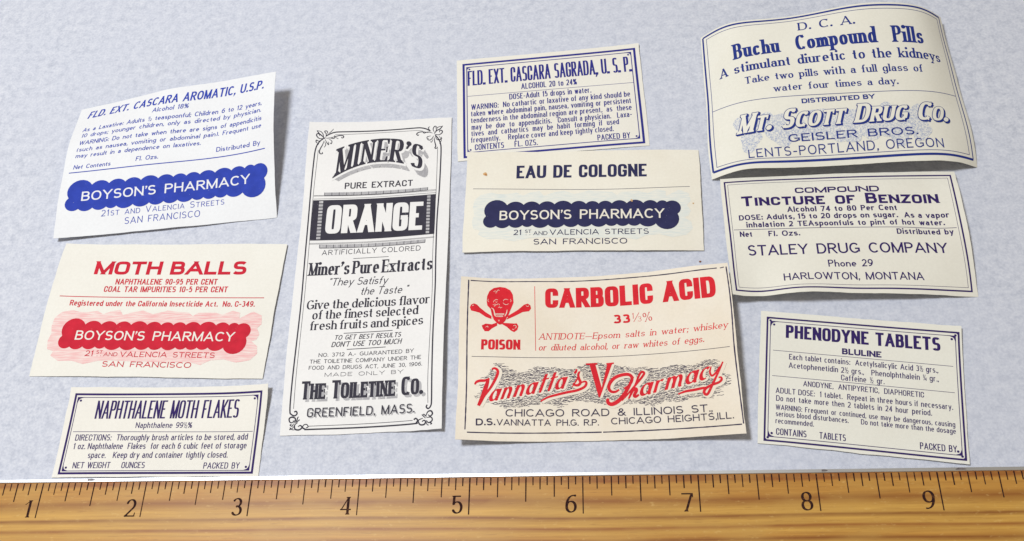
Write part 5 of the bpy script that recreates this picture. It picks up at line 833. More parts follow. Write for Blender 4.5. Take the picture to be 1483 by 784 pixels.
  ('t', 'fine_print', 'FL. OZS.', 'lite', 0.6225, 0.1251, 0.8752, 0.1244, 0.0751, 'blue2'),
  ('t', 'fine_print', 'PACKED BY', 'lite', 1.5178, 0.1161, 1.8689, 0.1165, 0.0745, 'blue2'),
 ],
 'F':[
  ('p', 'cloud_tint', [(0.102, 0.2716), (0.0856, 0.3629), (0.1047, 0.4449), (0.0867, 0.5271), (0.0978, 0.6209), (0.1613, 0.6854), (0.2754, 0.7093), (0.3408, 0.6895), (0.4225, 0.6857), (0.5392, 0.7035), (0.6092, 0.6671), (0.6819, 0.6999), (0.7789, 0.7168), (0.8239, 0.6586), (0.936, 0.6967), (1.0332, 0.7132), (1.1444, 0.6713), (1.268, 0.7037), (1.2946, 0.7145), (1.3988, 0.699), (1.5316, 0.689), (1.5796, 0.6524), (1.6316, 0.6895), (1.8003, 0.6954), (1.8951, 0.6695), (1.9957, 0.7139), (2.0795, 0.6909), (2.0816, 0.6282), (2.135, 0.6596), (2.2153, 0.7067), (2.3127, 0.6596), (2.3293, 0.5664), (2.2885, 0.5201), (2.3248, 0.4539), (2.3015, 0.3929), (2.2556, 0.3775), (2.3236, 0.3226), (2.3376, 0.2429), (2.2731, 0.1728), (2.1338, 0.1464), (2.0019, 0.1796), (1.8685, 0.1681), (1.7722, 0.1173), (1.6493, 0.1458), (1.327, 0.1422), (1.1207, 0.1447), (0.8204, 0.1562), (0.6825, 0.1497), (0.5321, 0.113), (0.4024, 0.1471), (0.251, 0.1462), (0.1555, 0.2012), (0.1728, 0.2517)], 'tintblue', 0),
  ('t', 'heading', 'EAU DE COLOGNE', 'gothic_b', 0.5314, 0.8785, 1.8934, 0.8744, 0.1596, 'navy'),
  ('l', 'divider_rule#3', [(0.077, 0.7617), (1.3438, 0.7237), (2.3255, 0.7431)], 0.0048, 'navy', 0),
  ('p', 'name_banner', [(0.2281, 0.4205), (0.2128, 0.4542), (0.2078, 0.4909), (0.2136, 0.5274), (0.2297, 0.5608), (0.2547, 0.588), (0.2866, 0.6069), (0.3225, 0.6158), (0.3595, 0.6139), (0.3943, 0.6015), (0.4241, 0.5795), (0.4463, 0.5499), (0.4586, 0.5629), (0.4729, 0.5738), (0.4888, 0.5822), (0.5058, 0.5879), (0.5235, 0.5908), (0.5414, 0.5908), (0.5591, 0.5879), (0.5761, 0.5822), (0.592, 0.5738), (0.6063, 0.5629), (0.6186, 0.5499), (0.6303, 0.5623), (0.6439, 0.5726), (0.659, 0.5807), (0.6752, 0.5861), (0.6921, 0.5889), (0.7092, 0.5889), (0.7261, 0.5861), (0.7423, 0.5807), (0.7574, 0.5726), (0.771, 0.5623), (0.7827, 0.5499), (0.794, 0.5617), (0.807, 0.5717), (0.8214, 0.5793), (0.8369, 0.5846), (0.8531, 0.5872), (0.8694, 0.5872), (0.8856, 0.5846), (0.9011, 0.5793), (0.9155, 0.5717), (0.9285, 0.5617), (0.9397, 0.5499), (0.9521, 0.563), (0.9665, 0.5739), (0.9824, 0.5824), (0.9996, 0.5882), (1.0174, 0.5911), (1.0354, 0.5911), (1.0532, 0.5882), (1.0703, 0.5824), (1.0863, 0.5739), (1.1007, 0.563), (1.1131, 0.5499), (1.1239, 0.5613), (1.1364, 0.5708), (1.1502, 0.5782), (1.1651, 0.5832), (1.1806, 0.5858), (1.1964, 0.5858), (1.2119, 0.5832), (1.2268, 0.5782), (1.2406, 0.5708), (1.2531, 0.5613), (1.2639, 0.5499), (1.2733, 0.5597), (1.2841, 0.568), (1.2961, 0.5744), (1.309, 0.5787), (1.3224, 0.5809), (1.336, 0.5809), (1.3494, 0.5787), (1.3623, 0.5744), (1.3743, 0.568), (1.3851, 0.5597), (1.3944, 0.5499), (1.4041, 0.56), (1.4152, 0.5685), (1.4276, 0.5751), (1.4409, 0.5796), (1.4547, 0.5819), (1.4687, 0.5819), (1.4826, 0.5796), (1.4958, 0.5751), (1.5082, 0.5685), (1.5194, 0.56), (1.529, 0.5499), (1.5399, 0.5614), (1.5526, 0.5711), (1.5667, 0.5786), (1.5818, 0.5837), (1.5975, 0.5862), (1.6134, 0.5862), (1.6292, 0.5837), (1.6442, 0.5786), (1.6583, 0.5711), (1.671, 0.5614), (1.6819, 0.5499), (1.6939, 0.5625), (1.7078, 0.5731), (1.7231, 0.5812), (1.7396, 0.5868), (1.7568, 0.5896), (1.7742, 0.5896), (1.7914, 0.5868), (1.8079, 0.5812), (1.8233, 0.5731), (1.8372, 0.5625), (1.8491, 0.5499), (1.859, 0.5604), (1.8705, 0.5691), (1.8833, 0.5759), (1.897, 0.5805), (1.9112, 0.5828), (1.9257, 0.5828), (1.9399, 0.5805), (1.9536, 0.5759), (1.9664, 0.5691), (1.9779, 0.5604), (1.9878, 0.5499), (1.9943, 0.558), (2.0021, 0.5649), (2.0109, 0.5705), (2.0205, 0.5746), (2.0307, 0.5771), (2.0411, 0.5779), (2.0515, 0.577), (2.0616, 0.5745), (2.0712, 0.5703), (2.08, 0.5647), (2.0877, 0.5577), (2.1096, 0.5695), (2.1339, 0.5746), (2.1586, 0.5727), (2.1819, 0.564), (2.2017, 0.549), (2.2165, 0.529), (2.2251, 0.5057), (2.2267, 0.4809), (2.2213, 0.4566), (2.2093, 0.4349), (2.1917, 0.4174), (2.2032, 0.3838), (2.2048, 0.3483), (2.1963, 0.3138), (2.1785, 0.2831), (2.1527, 0.2586), (2.121, 0.2424), (2.0861, 0.2358), (2.0508, 0.2393), (2.0178, 0.2526), (1.99, 0.2746), (1.9694, 0.3036), (1.9576, 0.2925), (1.9442, 0.2833), (1.9296, 0.2762), (1.9141, 0.2714), (1.898, 0.2689), (1.8818, 0.2689), (1.8657, 0.2714), (1.8502, 0.2762), (1.8356, 0.2833), (1.8222, 0.2925), (1.8104, 0.3036), (1.8019, 0.2956), (1.7923, 0.289), (1.7818, 0.2839), (1.7707, 0.2805), (1.7591, 0.2787), (1.7475, 0.2787), (1.7359, 0.2805), (1.7248, 0.2839), (1.7143, 0.289), (1.7047, 0.2956), (1.6962, 0.3036), (1.6874, 0.2954), (1.6775, 0.2885), (1.6666, 0.2832), (1.6551, 0.2796), (1.6431, 0.2778), (1.631, 0.2778), (1.6191, 0.2796), (1.6076, 0.2832), (1.5967, 0.2885), (1.5868, 0.2954), (1.5779, 0.3036), (1.5697, 0.2959), (1.5605, 0.2896), (1.5504, 0.2846), (1.5396, 0.2813), (1.5285, 0.2796), (1.5173, 0.2796), (1.5062, 0.2813), (1.4954, 0.2846), (1.4853, 0.2896), (1.476, 0.2959), (1.4678, 0.3036), (1.4569, 0.2934), (1.4446, 0.2849), (1.4311, 0.2783), (1.4168, 0.2739), (1.4019, 0.2716), (1.3869, 0.2716), (1.3721, 0.2739), (1.3578, 0.2783), (1.3443, 0.2849), (1.332, 0.2934), (1.321, 0.3036), (1.3107, 0.2939), (1.299, 0.2859), (1.2863, 0.2797), (1.2728, 0.2755), (1.2588, 0.2734), (1.2446, 0.2734), (1.2306, 0.2755), (1.2171, 0.2797), (1.2044, 0.2859), (1.1927, 0.2939), (1.1824, 0.3036), (1.1718, 0.2936), (1.1597, 0.2854), (1.1466, 0.279), (1.1327, 0.2747), (1.1183, 0.2725), (1.1037, 0.2725), (1.0893, 0.2747), (1.0754, 0.279), (1.0623, 0.2854), (1.0503, 0.2936), (1.0397, 0.3036), (1.0275, 0.2922), (1.0138, 0.2828), (0.9988, 0.2755), (0.9829, 0.2706), (0.9664, 0.2681), (0.9498, 0.2681), (0.9333, 0.2706), (0.9174, 0.2755), (0.9024, 0.2828), (0.8887, 0.2922), (0.8765, 0.3036), (0.8644, 0.2922), (0.8507, 0.2828), (0.8357, 0.2755), (0.8198, 0.2706), (0.8033, 0.2681), (0.7866, 0.2681), (0.7702, 0.2706), (0.7543, 0.2755), (0.7393, 0.2828), (0.7256, 0.2922), (0.7134, 0.3036), (0.7058, 0.2965), (0.6972, 0.2906), (0.6879, 0.286), (0.6779, 0.283), (0.6676, 0.2814), (0.6572, 0.2814), (0.6469, 0.283), (0.637, 0.286), (0.6276, 0.2906), (0.6191, 0.2965), (0.6115, 0.3036), (0.6013, 0.2941), (0.5898, 0.2862), (0.5772, 0.2801), (0.5639, 0.2759), (0.5501, 0.2738), (0.5362, 0.2738), (0.5224, 0.2759), (0.5091, 0.2801), (0.4965, 0.2862), (0.485, 0.2941), (0.4749, 0.3036), (0.4647, 0.2937), (0.4533, 0.2854), (0.4407, 0.2789), (0.4272, 0.2744), (0.4133, 0.272), (0.3991, 0.2717), (0.3851, 0.2735), (0.3715, 0.2774), (0.3586, 0.2833), (0.3467, 0.291), (0.3362, 0.3005), (0.3171, 0.2877), (0.2952, 0.2808), (0.2722, 0.2804), (0.25, 0.2864), (0.2305, 0.2985), (0.2151, 0.3156), (0.2051, 0.3363), (0.2014, 0.359), (0.2043, 0.3818), (0.2134, 0.4029)], 'navy', 1),
  ('t', 'name_banner/banner_lettering', "BOYSON'S PHARMACY", 'copperb', 0.3716, 0.3698, 2.0563, 0.3681, 0.1116, 'paper', 2),
  ('t', 'address_lettering', '21', 'copper', 0.5244, 0.1878, 0.6059, 0.1874, 0.0637, 'navy', 1),
  ('t', 'address_lettering', 'ST', 'copper', 0.6415, 0.2108, 0.7054, 0.2105, 0.0385, 'navy', 1),
  ('t', 'address_lettering', '..', 'copper', 0.648, 0.1858, 0.6988, 0.1855, 0.0401, 'navy', 1),
  ('t', 'address_lettering', 'AND', 'copper', 0.7278, 0.1839, 0.8725, 0.1833, 0.045, 'navy', 1),
  ('t', 'address_lettering', 'VALENCIA STREETS', 'copper', 0.8956, 0.1834, 1.897, 0.1843, 0.0628, 'navy', 1),
  ('t', 'address_lettering', 'SAN FRANCISCO', 'copper', 0.731, 0.0737, 1.6802, 0.0736, 0.0656, 'navy', 1),
  ('p', 'foxing_spot#1', [(0.2185, 0.9389), (0.2218, 0.9312), (0.2218, 0.9232), (0.2156, 0.9178), (0.2079, 0.917), (0.2021, 0.9198), (0.1973, 0.9229), (0.193, 0.9245), (0.1888, 0.9256), (0.1823, 0.929), (0.176, 0.9357), (0.1759, 0.9437), (0.1813, 0.9504), (0.1863, 0.9548), (0.19, 0.9577), (0.1951, 0.96), (0.2008, 0.961), (0.2059, 0.9596), (0.2113, 0.9556), (0.2157, 0.9505), (0.217, 0.945)], 'fox', 2),
  ('p', 'foxing_spot#1', [(0.2184, 0.9319), (0.2171, 0.9274), (0.2147, 0.9241), (0.2119, 0.9229), (0.2086, 0.9231), (0.2059, 0.9231), (0.2036, 0.9223), (0.2, 0.9218), (0.1961, 0.9231), (0.1944, 0.9262), (0.1943, 0.9303), (0.194, 0.9343), (0.1946, 0.9376), (0.197, 0.9406), (0.1997, 0.9429), (0.2023, 0.944), (0.2054, 0.9434), (0.208, 0.9418), (0.2098, 0.9401), (0.2125, 0.9384), (0.2164, 0.9358)], 'fox2', 3),
  ('p', 'foxing_spot#2', [(1.7416, 0.5803), (1.7437, 0.5758), (1.7421, 0.5708), (1.7388, 0.5672), (1.7352, 0.5663), (1.7314, 0.5674), (1.7283, 0.5691), (1.7261, 0.5705), (1.723, 0.5721), (1.7197, 0.5749), (1.7189, 0.5787), (1.7203, 0.5827), (1.721, 0.5865), (1.7216, 0.5902), (1.7242, 0.5937), (1.7281, 0.5961), (1.7319, 0.596), (1.7354, 0.5934), (1.7374, 0.5895), (1.7375, 0.5862), (1.7384, 0.5835)], 'fox', 2),
  ('p', 'foxing_spot#0', [(2.3606, 0.5374), (2.3588, 0.5349), (2.3574, 0.5329), (2.3565, 0.5312), (2.3547, 0.5299), (2.3525, 0.5294), (2.3507, 0.5299), (2.3489, 0.5312), (2.3471, 0.5325), (2.346, 0.534), (2.345, 0.5362), (2.3439, 0.5392), (2.3442, 0.5421), (2.3469, 0.5439), (2.3497, 0.5442), (2.3515, 0.5438), (2.353, 0.5438), (2.355, 0.5443), (2.3569, 0.5443), (2.3591, 0.543), (2.3609, 0.5404)], 'fox', 2),
 ],
 'G':[
  ('l', 'printed_border', [(0.0735, 1.662), (0.0774, 1.2206), (0.0839, 0.563), (0.0875, 0.1087)], 0.0121, 'inkblack', 0),
  ('l', 'printed_border', [(0.0922, 1.6566), (0.611, 1.66), (1.1006, 1.6499), (1.6264, 1.6513), (2.1098, 1.6443), (2.5134, 1.6508)], 0.0103, 'inkblack', 0),
  ('l', 'printed_border', [(2.5436, 1.6479), (2.5818, 1.6549)], 0.0097, 'inkblack', 0),
  ('l', 'printed_border', [(2.602, 1.6584), (2.608, 1.1956), (2.599, 0.7829), (2.6089, 0.0884)], 0.0115, 'inkblack', 0),
  ('l', 'printed_border', [(0.1068, 0.0811), (0.7316, 0.083), (1.3403, 0.0813)], 0.0115, 'inkblack', 0),
  ('l', 'printed_border', [(1.3538, 0.0809), (1.8889, 0.0823), (2.5944, 0.084)], 0.0115, 'inkblack', 0),
  ('l', 'divider_rule#9', [(0.7298, 1.6029), (0.7387, 0.898)], 0.0055, 'red2', 0),
  ('l', 'divider_rule#10', [(0.1279, 0.8458), (0.6152, 0.8287), (1.0844, 0.8252), (1.4721, 0.8267), (2.5582, 0.8278)], 0.0049, 'inkblack', 0),
  ('t', 'heading', 'CARBOLIC ACID', 'gothic_h', 0.8323, 1.3562, 2.4814, 1.3514, 0.2188, 'red2'),
  ('t', 'fine_print', '33', 'extb', 1.4856, 1.1693, 1.6511, 1.1675, 0.0918, 'red2'),
  ('t', 'fine_print', '1', 'serifl', 1.6697, 1.2092, 1.6886, 1.209, 0.0575, 'red2'),
  ('t', 'fine_print', '3', 'serifl', 1.7224, 1.1749, 1.7589, 1.1744, 0.052, 'red2'),
  ('l', 'fine_print', [(1.6845, 1.1728), (1.7391, 1.269)], 0.0049, 'red2', 0),
  ('t', 'fine_print', '%', 'serifl', 1.7831, 1.1632, 1.8638, 1.1753, 0.0933, 'red2'),
  ('t', 'fine_print', 'ANTIDOTE—Epsom salts in water; whiskey', 'serif_it', 0.7685, 1.0136, 2.5565, 1.0208, 0.0666, 'red2'),
  ('t', 'fine_print', 'or diluted alcohol, or raw whites of eggs.', 'serif_it', 0.7658, 0.9006, 2.3292, 0.9043, 0.0655, 'red2'),
  ('t', 'poison_lettering', 'POISON', 'gothic_h', 0.2157, 0.9137, 0.5914, 0.9082, 0.1041, 'red2'),
  ('p', 'skull_emblem/crossbones', [(0.0967, 1.3564), (0.1076, 1.3865), (0.1348, 1.4011), (0.1654, 1.3885), (0.1967, 1.3539), (0.2522, 1.306), (0.3096, 1.2661), (0.3104, 1.2311), (0.2536, 1.2547), (0.1923, 1.2995), (0.1499, 1.312), (0.1099, 1.3218)], 'red2', 0),
  ('p', 'skull_emblem/crossbones', [(0.4692, 1.2673), (0.5647, 1.3333), (0.6246, 1.3915), (0.6608, 1.4053), (0.6875, 1.3857), (0.6948, 1.3497), (0.6756, 1.3195), (0.613, 1.31), (0.5293, 1.262), (0.4578, 1.2266)], 'red2', 0),
  ('p', 'skull_emblem/crossbones', [(0.4177, 1.1915), (0.4823, 1.1877), (0.5301, 1.1839), (0.5564, 1.1866), (0.5734, 1.1547), (0.5617, 1.1149), (0.531, 1.0912), (0.4987, 1.1095), (0.4589, 1.149), (0.418, 1.1741)], 'red2', 0),
  ('p', 'skull_emblem/crossbones', [(0.365, 1.1953), (0.3152, 1.1751), (0.2554, 1.1827), (0.2176, 1.1627), (0.2279, 1.1327), (0.2477, 1.1015), (0.287, 1.1015), (0.3162, 1.1302), (0.368, 1.162)], 'red2', 0),
  ('p', 'skull_emblem', [(0.3851, 1.5962), (0.4403, 1.5882), (0.4896, 1.5565), (0.5145, 1.5062), (0.5187, 1.4564), (0.5228, 1.4169), (0.5064, 1.3679), (0.489, 1.3194), (0.4717, 1.2646), (0.4425, 1.2104), (0.4131, 1.1768), (0.3882, 1.1714), (0.3627, 1.1899), (0.3334, 1.2232), (0.313, 1.277), (0.2994, 1.3425), (0.2671, 1.379), (0.2586, 1.4274), (0.2618, 1.4865), (0.2823, 1.5441), (0.3241, 1.5815)], 'red2', 1),
  ('c', 'skull_emblem', [(0.3051, 1.355), (0.326, 1.3388), (0.3364, 1.3046), (0.3419, 1.2746), (0.3566, 1.2585)], 0.0097, 'paper', 2),
  ('c', 'skull_emblem', [(0.461, 1.3359), (0.4556, 1.2987), (0.4393, 1.2617)], 0.0085, 'paper', 2),
  ('c', 'skull_emblem', [(0.3243, 1.4151), (0.3335, 1.4364), (0.3514, 1.4494), (0.3697, 1.4441)], 0.0049, 'paper', 2),
  ('c', 'skull_emblem', [(0.32, 1.3899), (0.3404, 1.3959), (0.3611, 1.3906), (0.3729, 1.4047)], 0.0049, 'paper', 2),
  ('c', 'skull_emblem', [(0.4209, 1.4306), (0.4303, 1.4476), (0.4496, 1.4534), (0.4691, 1.445)], 0.0049, 'paper', 2),
  ('c', 'skull_emblem', [(0.4187, 1.4137), (0.4335, 1.3969), (0.4554, 1.3915), (0.4746, 1.4028)], 0.0049, 'paper', 2),
  ('c', 'skull_emblem', [(0.3458, 1.4268), (0.3557, 1.4157), (0.3628, 1.4271)], 0.0036, 'paper', 2),
  ('l', 'skull_emblem', [(0.3325, 1.3734), (0.3468, 1.382)], 0.0061, 'paper', 2),
  ('c', 'skull_emblem', [(0.3738, 1.3574), (0.3857, 1.3658), (0.3956, 1.3548), (0.4123, 1.3633)], 0.0049, 'paper', 2),
  ('l', 'skull_emblem', [(0.3803, 1.3992), (0.3854, 1.3853)], 0.0049, 'paper', 2),
  ('c', 'skull_emblem', [(0.3216, 1.534), (0.3383, 1.5489), (0.3556, 1.5407), (0.3698, 1.5612), (0.3823, 1.5499)], 0.0043, 'paper', 2),
  ('l', 'skull_emblem', [(0.3389, 1.5231), (0.3583, 1.5293)], 0.0036, 'paper', 2),
  ('c', 'skull_emblem', [(0.4908, 1.4592), (0.4983, 1.438), (0.4913, 1.4197)], 0.0036, 'paper', 2),
  ('c', 'skull_emblem', [(0.2748, 1.4559), (0.2705, 1.4334), (0.2806, 1.4197)], 0.0036, 'paper', 2),
  ('c', 'skull_emblem', [(0.3741, 1.2235), (0.3839, 1.2074), (0.3884, 1.2236)], 0.0036, 'paper', 2),
  ('l', 'skull_emblem', [(0.3157, 1.2635), (0.3164, 1.2338)], 0.0049, 'paper', 2),
  ('l', 'skull_emblem', [(0.467, 1.2537), (0.4577, 1.2374)], 0.0049, 'paper', 2),
  ('p', 'skull_emblem/teeth', [(0.3463, 1.2924), (0.3541, 1.2938), (0.3538, 1.2775), (0.3478, 1.276)], 'paper', 2),
  ('p', 'skull_emblem/teeth', [(0.3575, 1.2925), (0.3652, 1.2939), (0.365, 1.2776), (0.359, 1.2761)], 'paper', 2),
  ('p', 'skull_emblem/teeth', [(0.3591, 1.2693), (0.3663, 1.2708), (0.366, 1.2551), (0.36, 1.2551)], 'paper', 2),
  ('p', 'skull_emblem/teeth', [(0.3686, 1.2926), (0.3764, 1.294), (0.3761, 1.2776), (0.3702, 1.2762)], 'paper', 2),
  ('p', 'skull_emblem/teeth', [(0.3703, 1.2694), (0.3775, 1.2709), (0.3772, 1.2539), (0.3712, 1.2538)], 'paper', 2),
  ('p', 'skull_emblem/teeth', [(0.3798, 1.2927), (0.3876, 1.2941), (0.3873, 1.2777), (0.3813, 1.2763)], 'paper', 2),
  ('p', 'skull_emblem/teeth', [(0.3815, 1.2695), (0.3886, 1.2709), (0.3884, 1.2526), (0.3824, 1.2526)], 'paper', 2),
  ('p', 'skull_emblem/teeth', [(0.391, 1.2928), (0.3988, 1.2942), (0.3985, 1.2778), (0.3925, 1.2764)], 'paper', 2),
  ('p', 'skull_emblem/teeth', [(0.3926, 1.2696), (0.3998, 1.271), (0.3995, 1.2527), (0.3935, 1.2526)], 'paper', 2),
  ('p', 'skull_emblem/teeth', [(0.4022, 1.2929), (0.4099, 1.2943), (0.4096, 1.2779), (0.4037, 1.2765)], 'paper', 2),
  ('p', 'skull_emblem/teeth', [(0.4038, 1.2697), (0.411, 1.2711), (0.4106, 1.2541), (0.4047, 1.2541)], 'paper', 2),
  ('p', 'skull_emblem/teeth', [(0.4133, 1.2929), (0.4211, 1.2944), (0.4208, 1.278), (0.4148, 1.2766)], 'paper', 2),
  ('p', 'skull_emblem/teeth', [(0.4149, 1.2697), (0.4221, 1.2712), (0.4218, 1.2555), (0.4158, 1.2555)], 'paper', 2),
  ('p', 'skull_emblem/teeth', [(0.4245, 1.293), (0.4323, 1.2944), (0.432, 1.278), (0.426, 1.2766)], 'paper', 2),
  ('l', 'skull_emblem/crossbones', [(0.1177, 1.3746), (0.1355, 1.382)], 0.0049, 'paper', 1),
  ('c', 'skull_emblem/crossbones', [(0.6428, 1.3817), (0.6609, 1.3719), (0.673, 1.3816)], 0.0049, 'paper', 1),
  ('c', 'skull_emblem/crossbones', [(0.2563, 1.1432), (0.2739, 1.1538), (0.2802, 1.1406)], 0.0049, 'paper', 1),
  ('c', 'skull_emblem/crossbones', [(0.5185, 1.1572), (0.5423, 1.1639), (0.552, 1.144), (0.5366, 1.1307)], 0.0049, 'paper', 1),
  ('l', 'skull_emblem/crossbones', [(0.5128, 1.124), (0.5308, 1.1175)], 0.0049, 'paper', 1),
  ('h', 'engraved_cloud', [(0.1401, 0.4513), (0.2082, 0.5235), (0.1594, 0.6039), (0.2992, 0.6923), (0.3218, 0.7717), (0.3805, 0.7795), (0.4278, 0.7517), (0.4985, 0.7139), (0.6156, 0.6698), (0.709, 0.7372), (0.8492, 0.7303), (0.9659, 0.7294), (1.0819, 0.6967), (1.1528, 0.7457), (1.3167, 0.7795), (1.432, 0.7501), (1.5697, 0.7185), (1.6608, 0.6947), (1.7775, 0.7247), (1.8661, 0.6688), (1.9952, 0.7206), (2.1186, 0.6913), (2.2089, 0.6826), (2.3036, 0.7315), (2.4374, 0.7059), (2.4621, 0.6059), (2.5229, 0.5388), (2.5325, 0.4666), (2.4798, 0.4371), (2.4127, 0.4325), (2.4183, 0.373), (2.3483, 0.3329), (2.2069, 0.3693), (2.0924, 0.3309), (1.9258, 0.3484), (1.8113, 0.3134), (1.6439, 0.3462), (1.4167, 0.3314), (1.2472, 0.373), (1.0761, 0.3891), (0.9605, 0.3188), (0.8465, 0.3688), (0.6167, 0.3357), (0.4442, 0.3255), (0.3279, 0.3753), (0.2231, 0.4009)], 'inkblack'),
  ('c', 'script_name', [(0.1626, 0.566), (0.1785, 0.59), (0.2124, 0.6014), (0.2594, 0.6028), (0.3025, 0.6214)], 0.0228, 'red2', 3),
  ('c', 'script_name', [(0.2909, 0.6131), (0.2688, 0.5344), (0.2427, 0.4496), (0.2037, 0.3543)], 0.0364, 'red2', 3),
  ('c', 'script_name', [(0.2082, 0.3567), (0.2567, 0.4494), (0.3133, 0.5311), (0.3566, 0.6118), (0.3793, 0.6725), (0.3743, 0.7056), (0.3482, 0.722), (0.3225, 0.7139)], 0.0228, 'red2', 3),
  ('t', 'script_name', 'annatta', 'script', 0.2871, 0.3916, 1.0614, 0.526, 0.1572, 'red2', 3),
  ('c', 'script_name', [(1.1263, 0.706), (1.1164, 0.6774), (1.1022, 0.6651)], 0.0197, 'red2', 3),
  ('c', 'script_name', [(1.1537, 0.6829), (1.1391, 0.652), (1.1451, 0.6084), (1.1581, 0.571), (1.1367, 0.5443), (1.1022, 0.5474), (1.0933, 0.5661)], 0.0228, 'red2', 3),
  ('c', 'script_name', [(1.0787, 0.5257), (1.1264, 0.6026), (1.1535, 0.6767)], 0.0121, 'red2', 3),
  ('c', 'script_name', [(1.1627, 0.5684), (1.201, 0.5799), (1.2132, 0.5598), (1.1916, 0.5234), (1.1241, 0.4929), (1.0317, 0.4751), (0.9162, 0.4477), (0.8469, 0.4269), (0.7834, 0.3902)], 0.0213, 'red2', 3),
  ('c', 'script_name', [(1.6499, 0.6121), (1.6151, 0.5301), (1.5657, 0.4468), (1.5118, 0.3823), (1.4536, 0.3482), (1.4153, 0.3557), (1.405, 0.3863), (1.417, 0.4017)], 0.0319, 'red2', 3),
  ('c', 'script_name', [(1.5162, 0.4881), (1.4811, 0.4675), (1.4424, 0.4715), (1.4207, 0.5042), (1.4317, 0.553), (1.4774, 0.6057), (1.5452, 0.6324), (1.6085, 0.6342), (1.6381, 0.6054), (1.6314, 0.5588), (1.5997, 0.5162), (1.5599, 0.496)], 0.0273, 'red2', 3),
  ('c', 'script_name', [(1.5366, 0.3776), (1.5999, 0.4477), (1.6904, 0.5507), (1.7454, 0.6189), (1.7526, 0.6456), (1.73, 0.652), (1.7052, 0.6176), (1.6664, 0.5275), (1.5975, 0.3943)], 0.0197, 'red2', 3),
  ('t', 'script_name', 'armac', 'script', 1.6889, 0.4092, 2.3976, 0.5497, 0.1631, 'red2', 3),
  ('c', 'script_name', [(1.601, 0.3966), (1.6384, 0.4678), (1.6646, 0.4908), (1.6751, 0.472), (1.6523, 0.4244), (1.6664, 0.4116), (1.6957, 0.4307)], 0.0258, 'red2', 3),
  ('c', 'script_name', [(2.483, 0.6856), (2.4488, 0.6196), (2.4085, 0.5461), (2.3618, 0.4616), (2.3201, 0.3922), (2.2956, 0.3921), (2.289, 0.4189), (2.3116, 0.4488), (2.3629, 0.4734), (2.4258, 0.4904), (2.4558, 0.5133), (2.4525, 0.5375), (2.4301, 0.5377)], 0.0213, 'red2', 3),
  ('c', 'script_name', [(2.3729, 0.6527), (2.3571, 0.6), (2.3707, 0.5623), (2.4061, 0.5824), (2.451, 0.6435)], 0.0167, 'red2', 3),
  ('c', 'script_name', [(2.0535, 0.4126), (2.1246, 0.4334), (2.2036, 0.441), (2.2828, 0.4516), (2.3296, 0.4506)], 0.0213, 'red2', 3),
  ('p', 'script_name', [(1.2114, 0.7621), (1.3209, 0.7642), (1.3228, 0.7515), (1.304, 0.7445), (1.3545, 0.5139), (1.4132, 0.7433), (1.4039, 0.7449), (1.4067, 0.7586), (1.4766, 0.7633), (1.4761, 0.7507), (1.4597, 0.7476), (1.3377, 0.419), (1.324, 0.4194), (1.2482, 0.7436), (1.2134, 0.7482)], 'red2', 3),
  ('p', 'script_name', [(1.2691, 0.743), (1.3273, 0.7438), (1.3661, 0.516), (1.4269, 0.7377), (1.4849, 0.7402), (1.3579, 0.4086), (1.3353, 0.4142)], 'paper', 2),
  ('t', 'address_lettering', 'CHICAGO ROAD & ILLINOIS ST.,', 'hand', 0.4569, 0.2464, 2.3485, 0.222, 0.0711, 'inkblack', 3),
  ('t', 'address_lettering', 'D.S.', 'handb', 0.1855, 0.153, 0.3651, 0.159, 0.07, 'inkblack', 3),
  ('t', 'address_lettering', 'VANNATTA PH.G. R.P.', 'hand', 0.3765, 0.1591, 1.3165, 0.1458, 0.0605, 'inkblack', 3),
  ('t', 'address_lettering', 'CHICAGO HEIGHTS,ILL.', 'hand', 1.4293, 0.1517, 2.5301, 0.1427, 0.0637, 'inkblack', 3),
 ],
 'H':[
  ('l', 'printed_border', [(0.0282, 1.8809), (2.6808, 1.8809)], 0.022, 'blue3', 0),
  ('l', 'printed_border', [(0.0282, 0.0703), (2.6808, 0.0703)], 0.026, 'blue3', 0),
  ('l', 'printed_border', [(0.0282, 0.0703), (0.0282, 1.8809)], 0.02, 'blue3', 0),
  ('l', 'printed_border', [(2.6808, 0.0703), (2.6808, 1.8809)], 0.012, 'blue3', 0),
  ('f', 'printed_border', 0.0702, 0.1123, 2.6388, 1.8389, 0.006, 'blue3'),
  ('t', 'heading', 'D. C. A.', 'serifb', 1.0707, 1.6822, 1.652, 1.6626, 0.1117, 'blue3'),
  ('t', 'heading', 'Buchu   Compound   Pills', 'serifb', 0.3697, 1.4072, 2.3475, 1.4128, 0.2043, 'blue3'),
  ('t', 'directions', 'A stimulant diuretic to the kidneys', 'serifb', 0.1939, 1.2153, 2.5292, 1.2216, 0.1241, 'blue3'),
  ('t', 'directions', 'Take two pills with a full glass of', 'serifb', 0.4584, 1.0436, 2.275, 1.0509, 0.0932, 'blue3'),
  ('t', 'directions', 'water four times a day.', 'serifb', 0.7389, 0.8902, 1.9909, 0.8886, 0.0862, 'blue3'),
  ('l', 'divider_rule#11', [(0.0697, 0.8282), (0.7936, 0.8184), (1.67, 0.8083), (2.1818, 0.8106), (2.6383, 0.8263)], 0.0063, 'blue3', 0),
  ('t', 'address_lettering', 'DISTRIBUTED BY', 'extb', 0.9999, 0.7186, 1.7295, 0.7248, 0.0562, 'blue3'),
  ('t', 'company_name', 'Mt. Scott Drug Co.', 'fancy', 0.3218, 0.4422, 2.4322, 0.4568, 0.2184, 'blue3', 2),
  ('t', 'address_lettering', 'GEISLER BROS.', 'extm', 0.8225, 0.2842, 2.0954, 0.2887, 0.0868, 'blue3', 2),
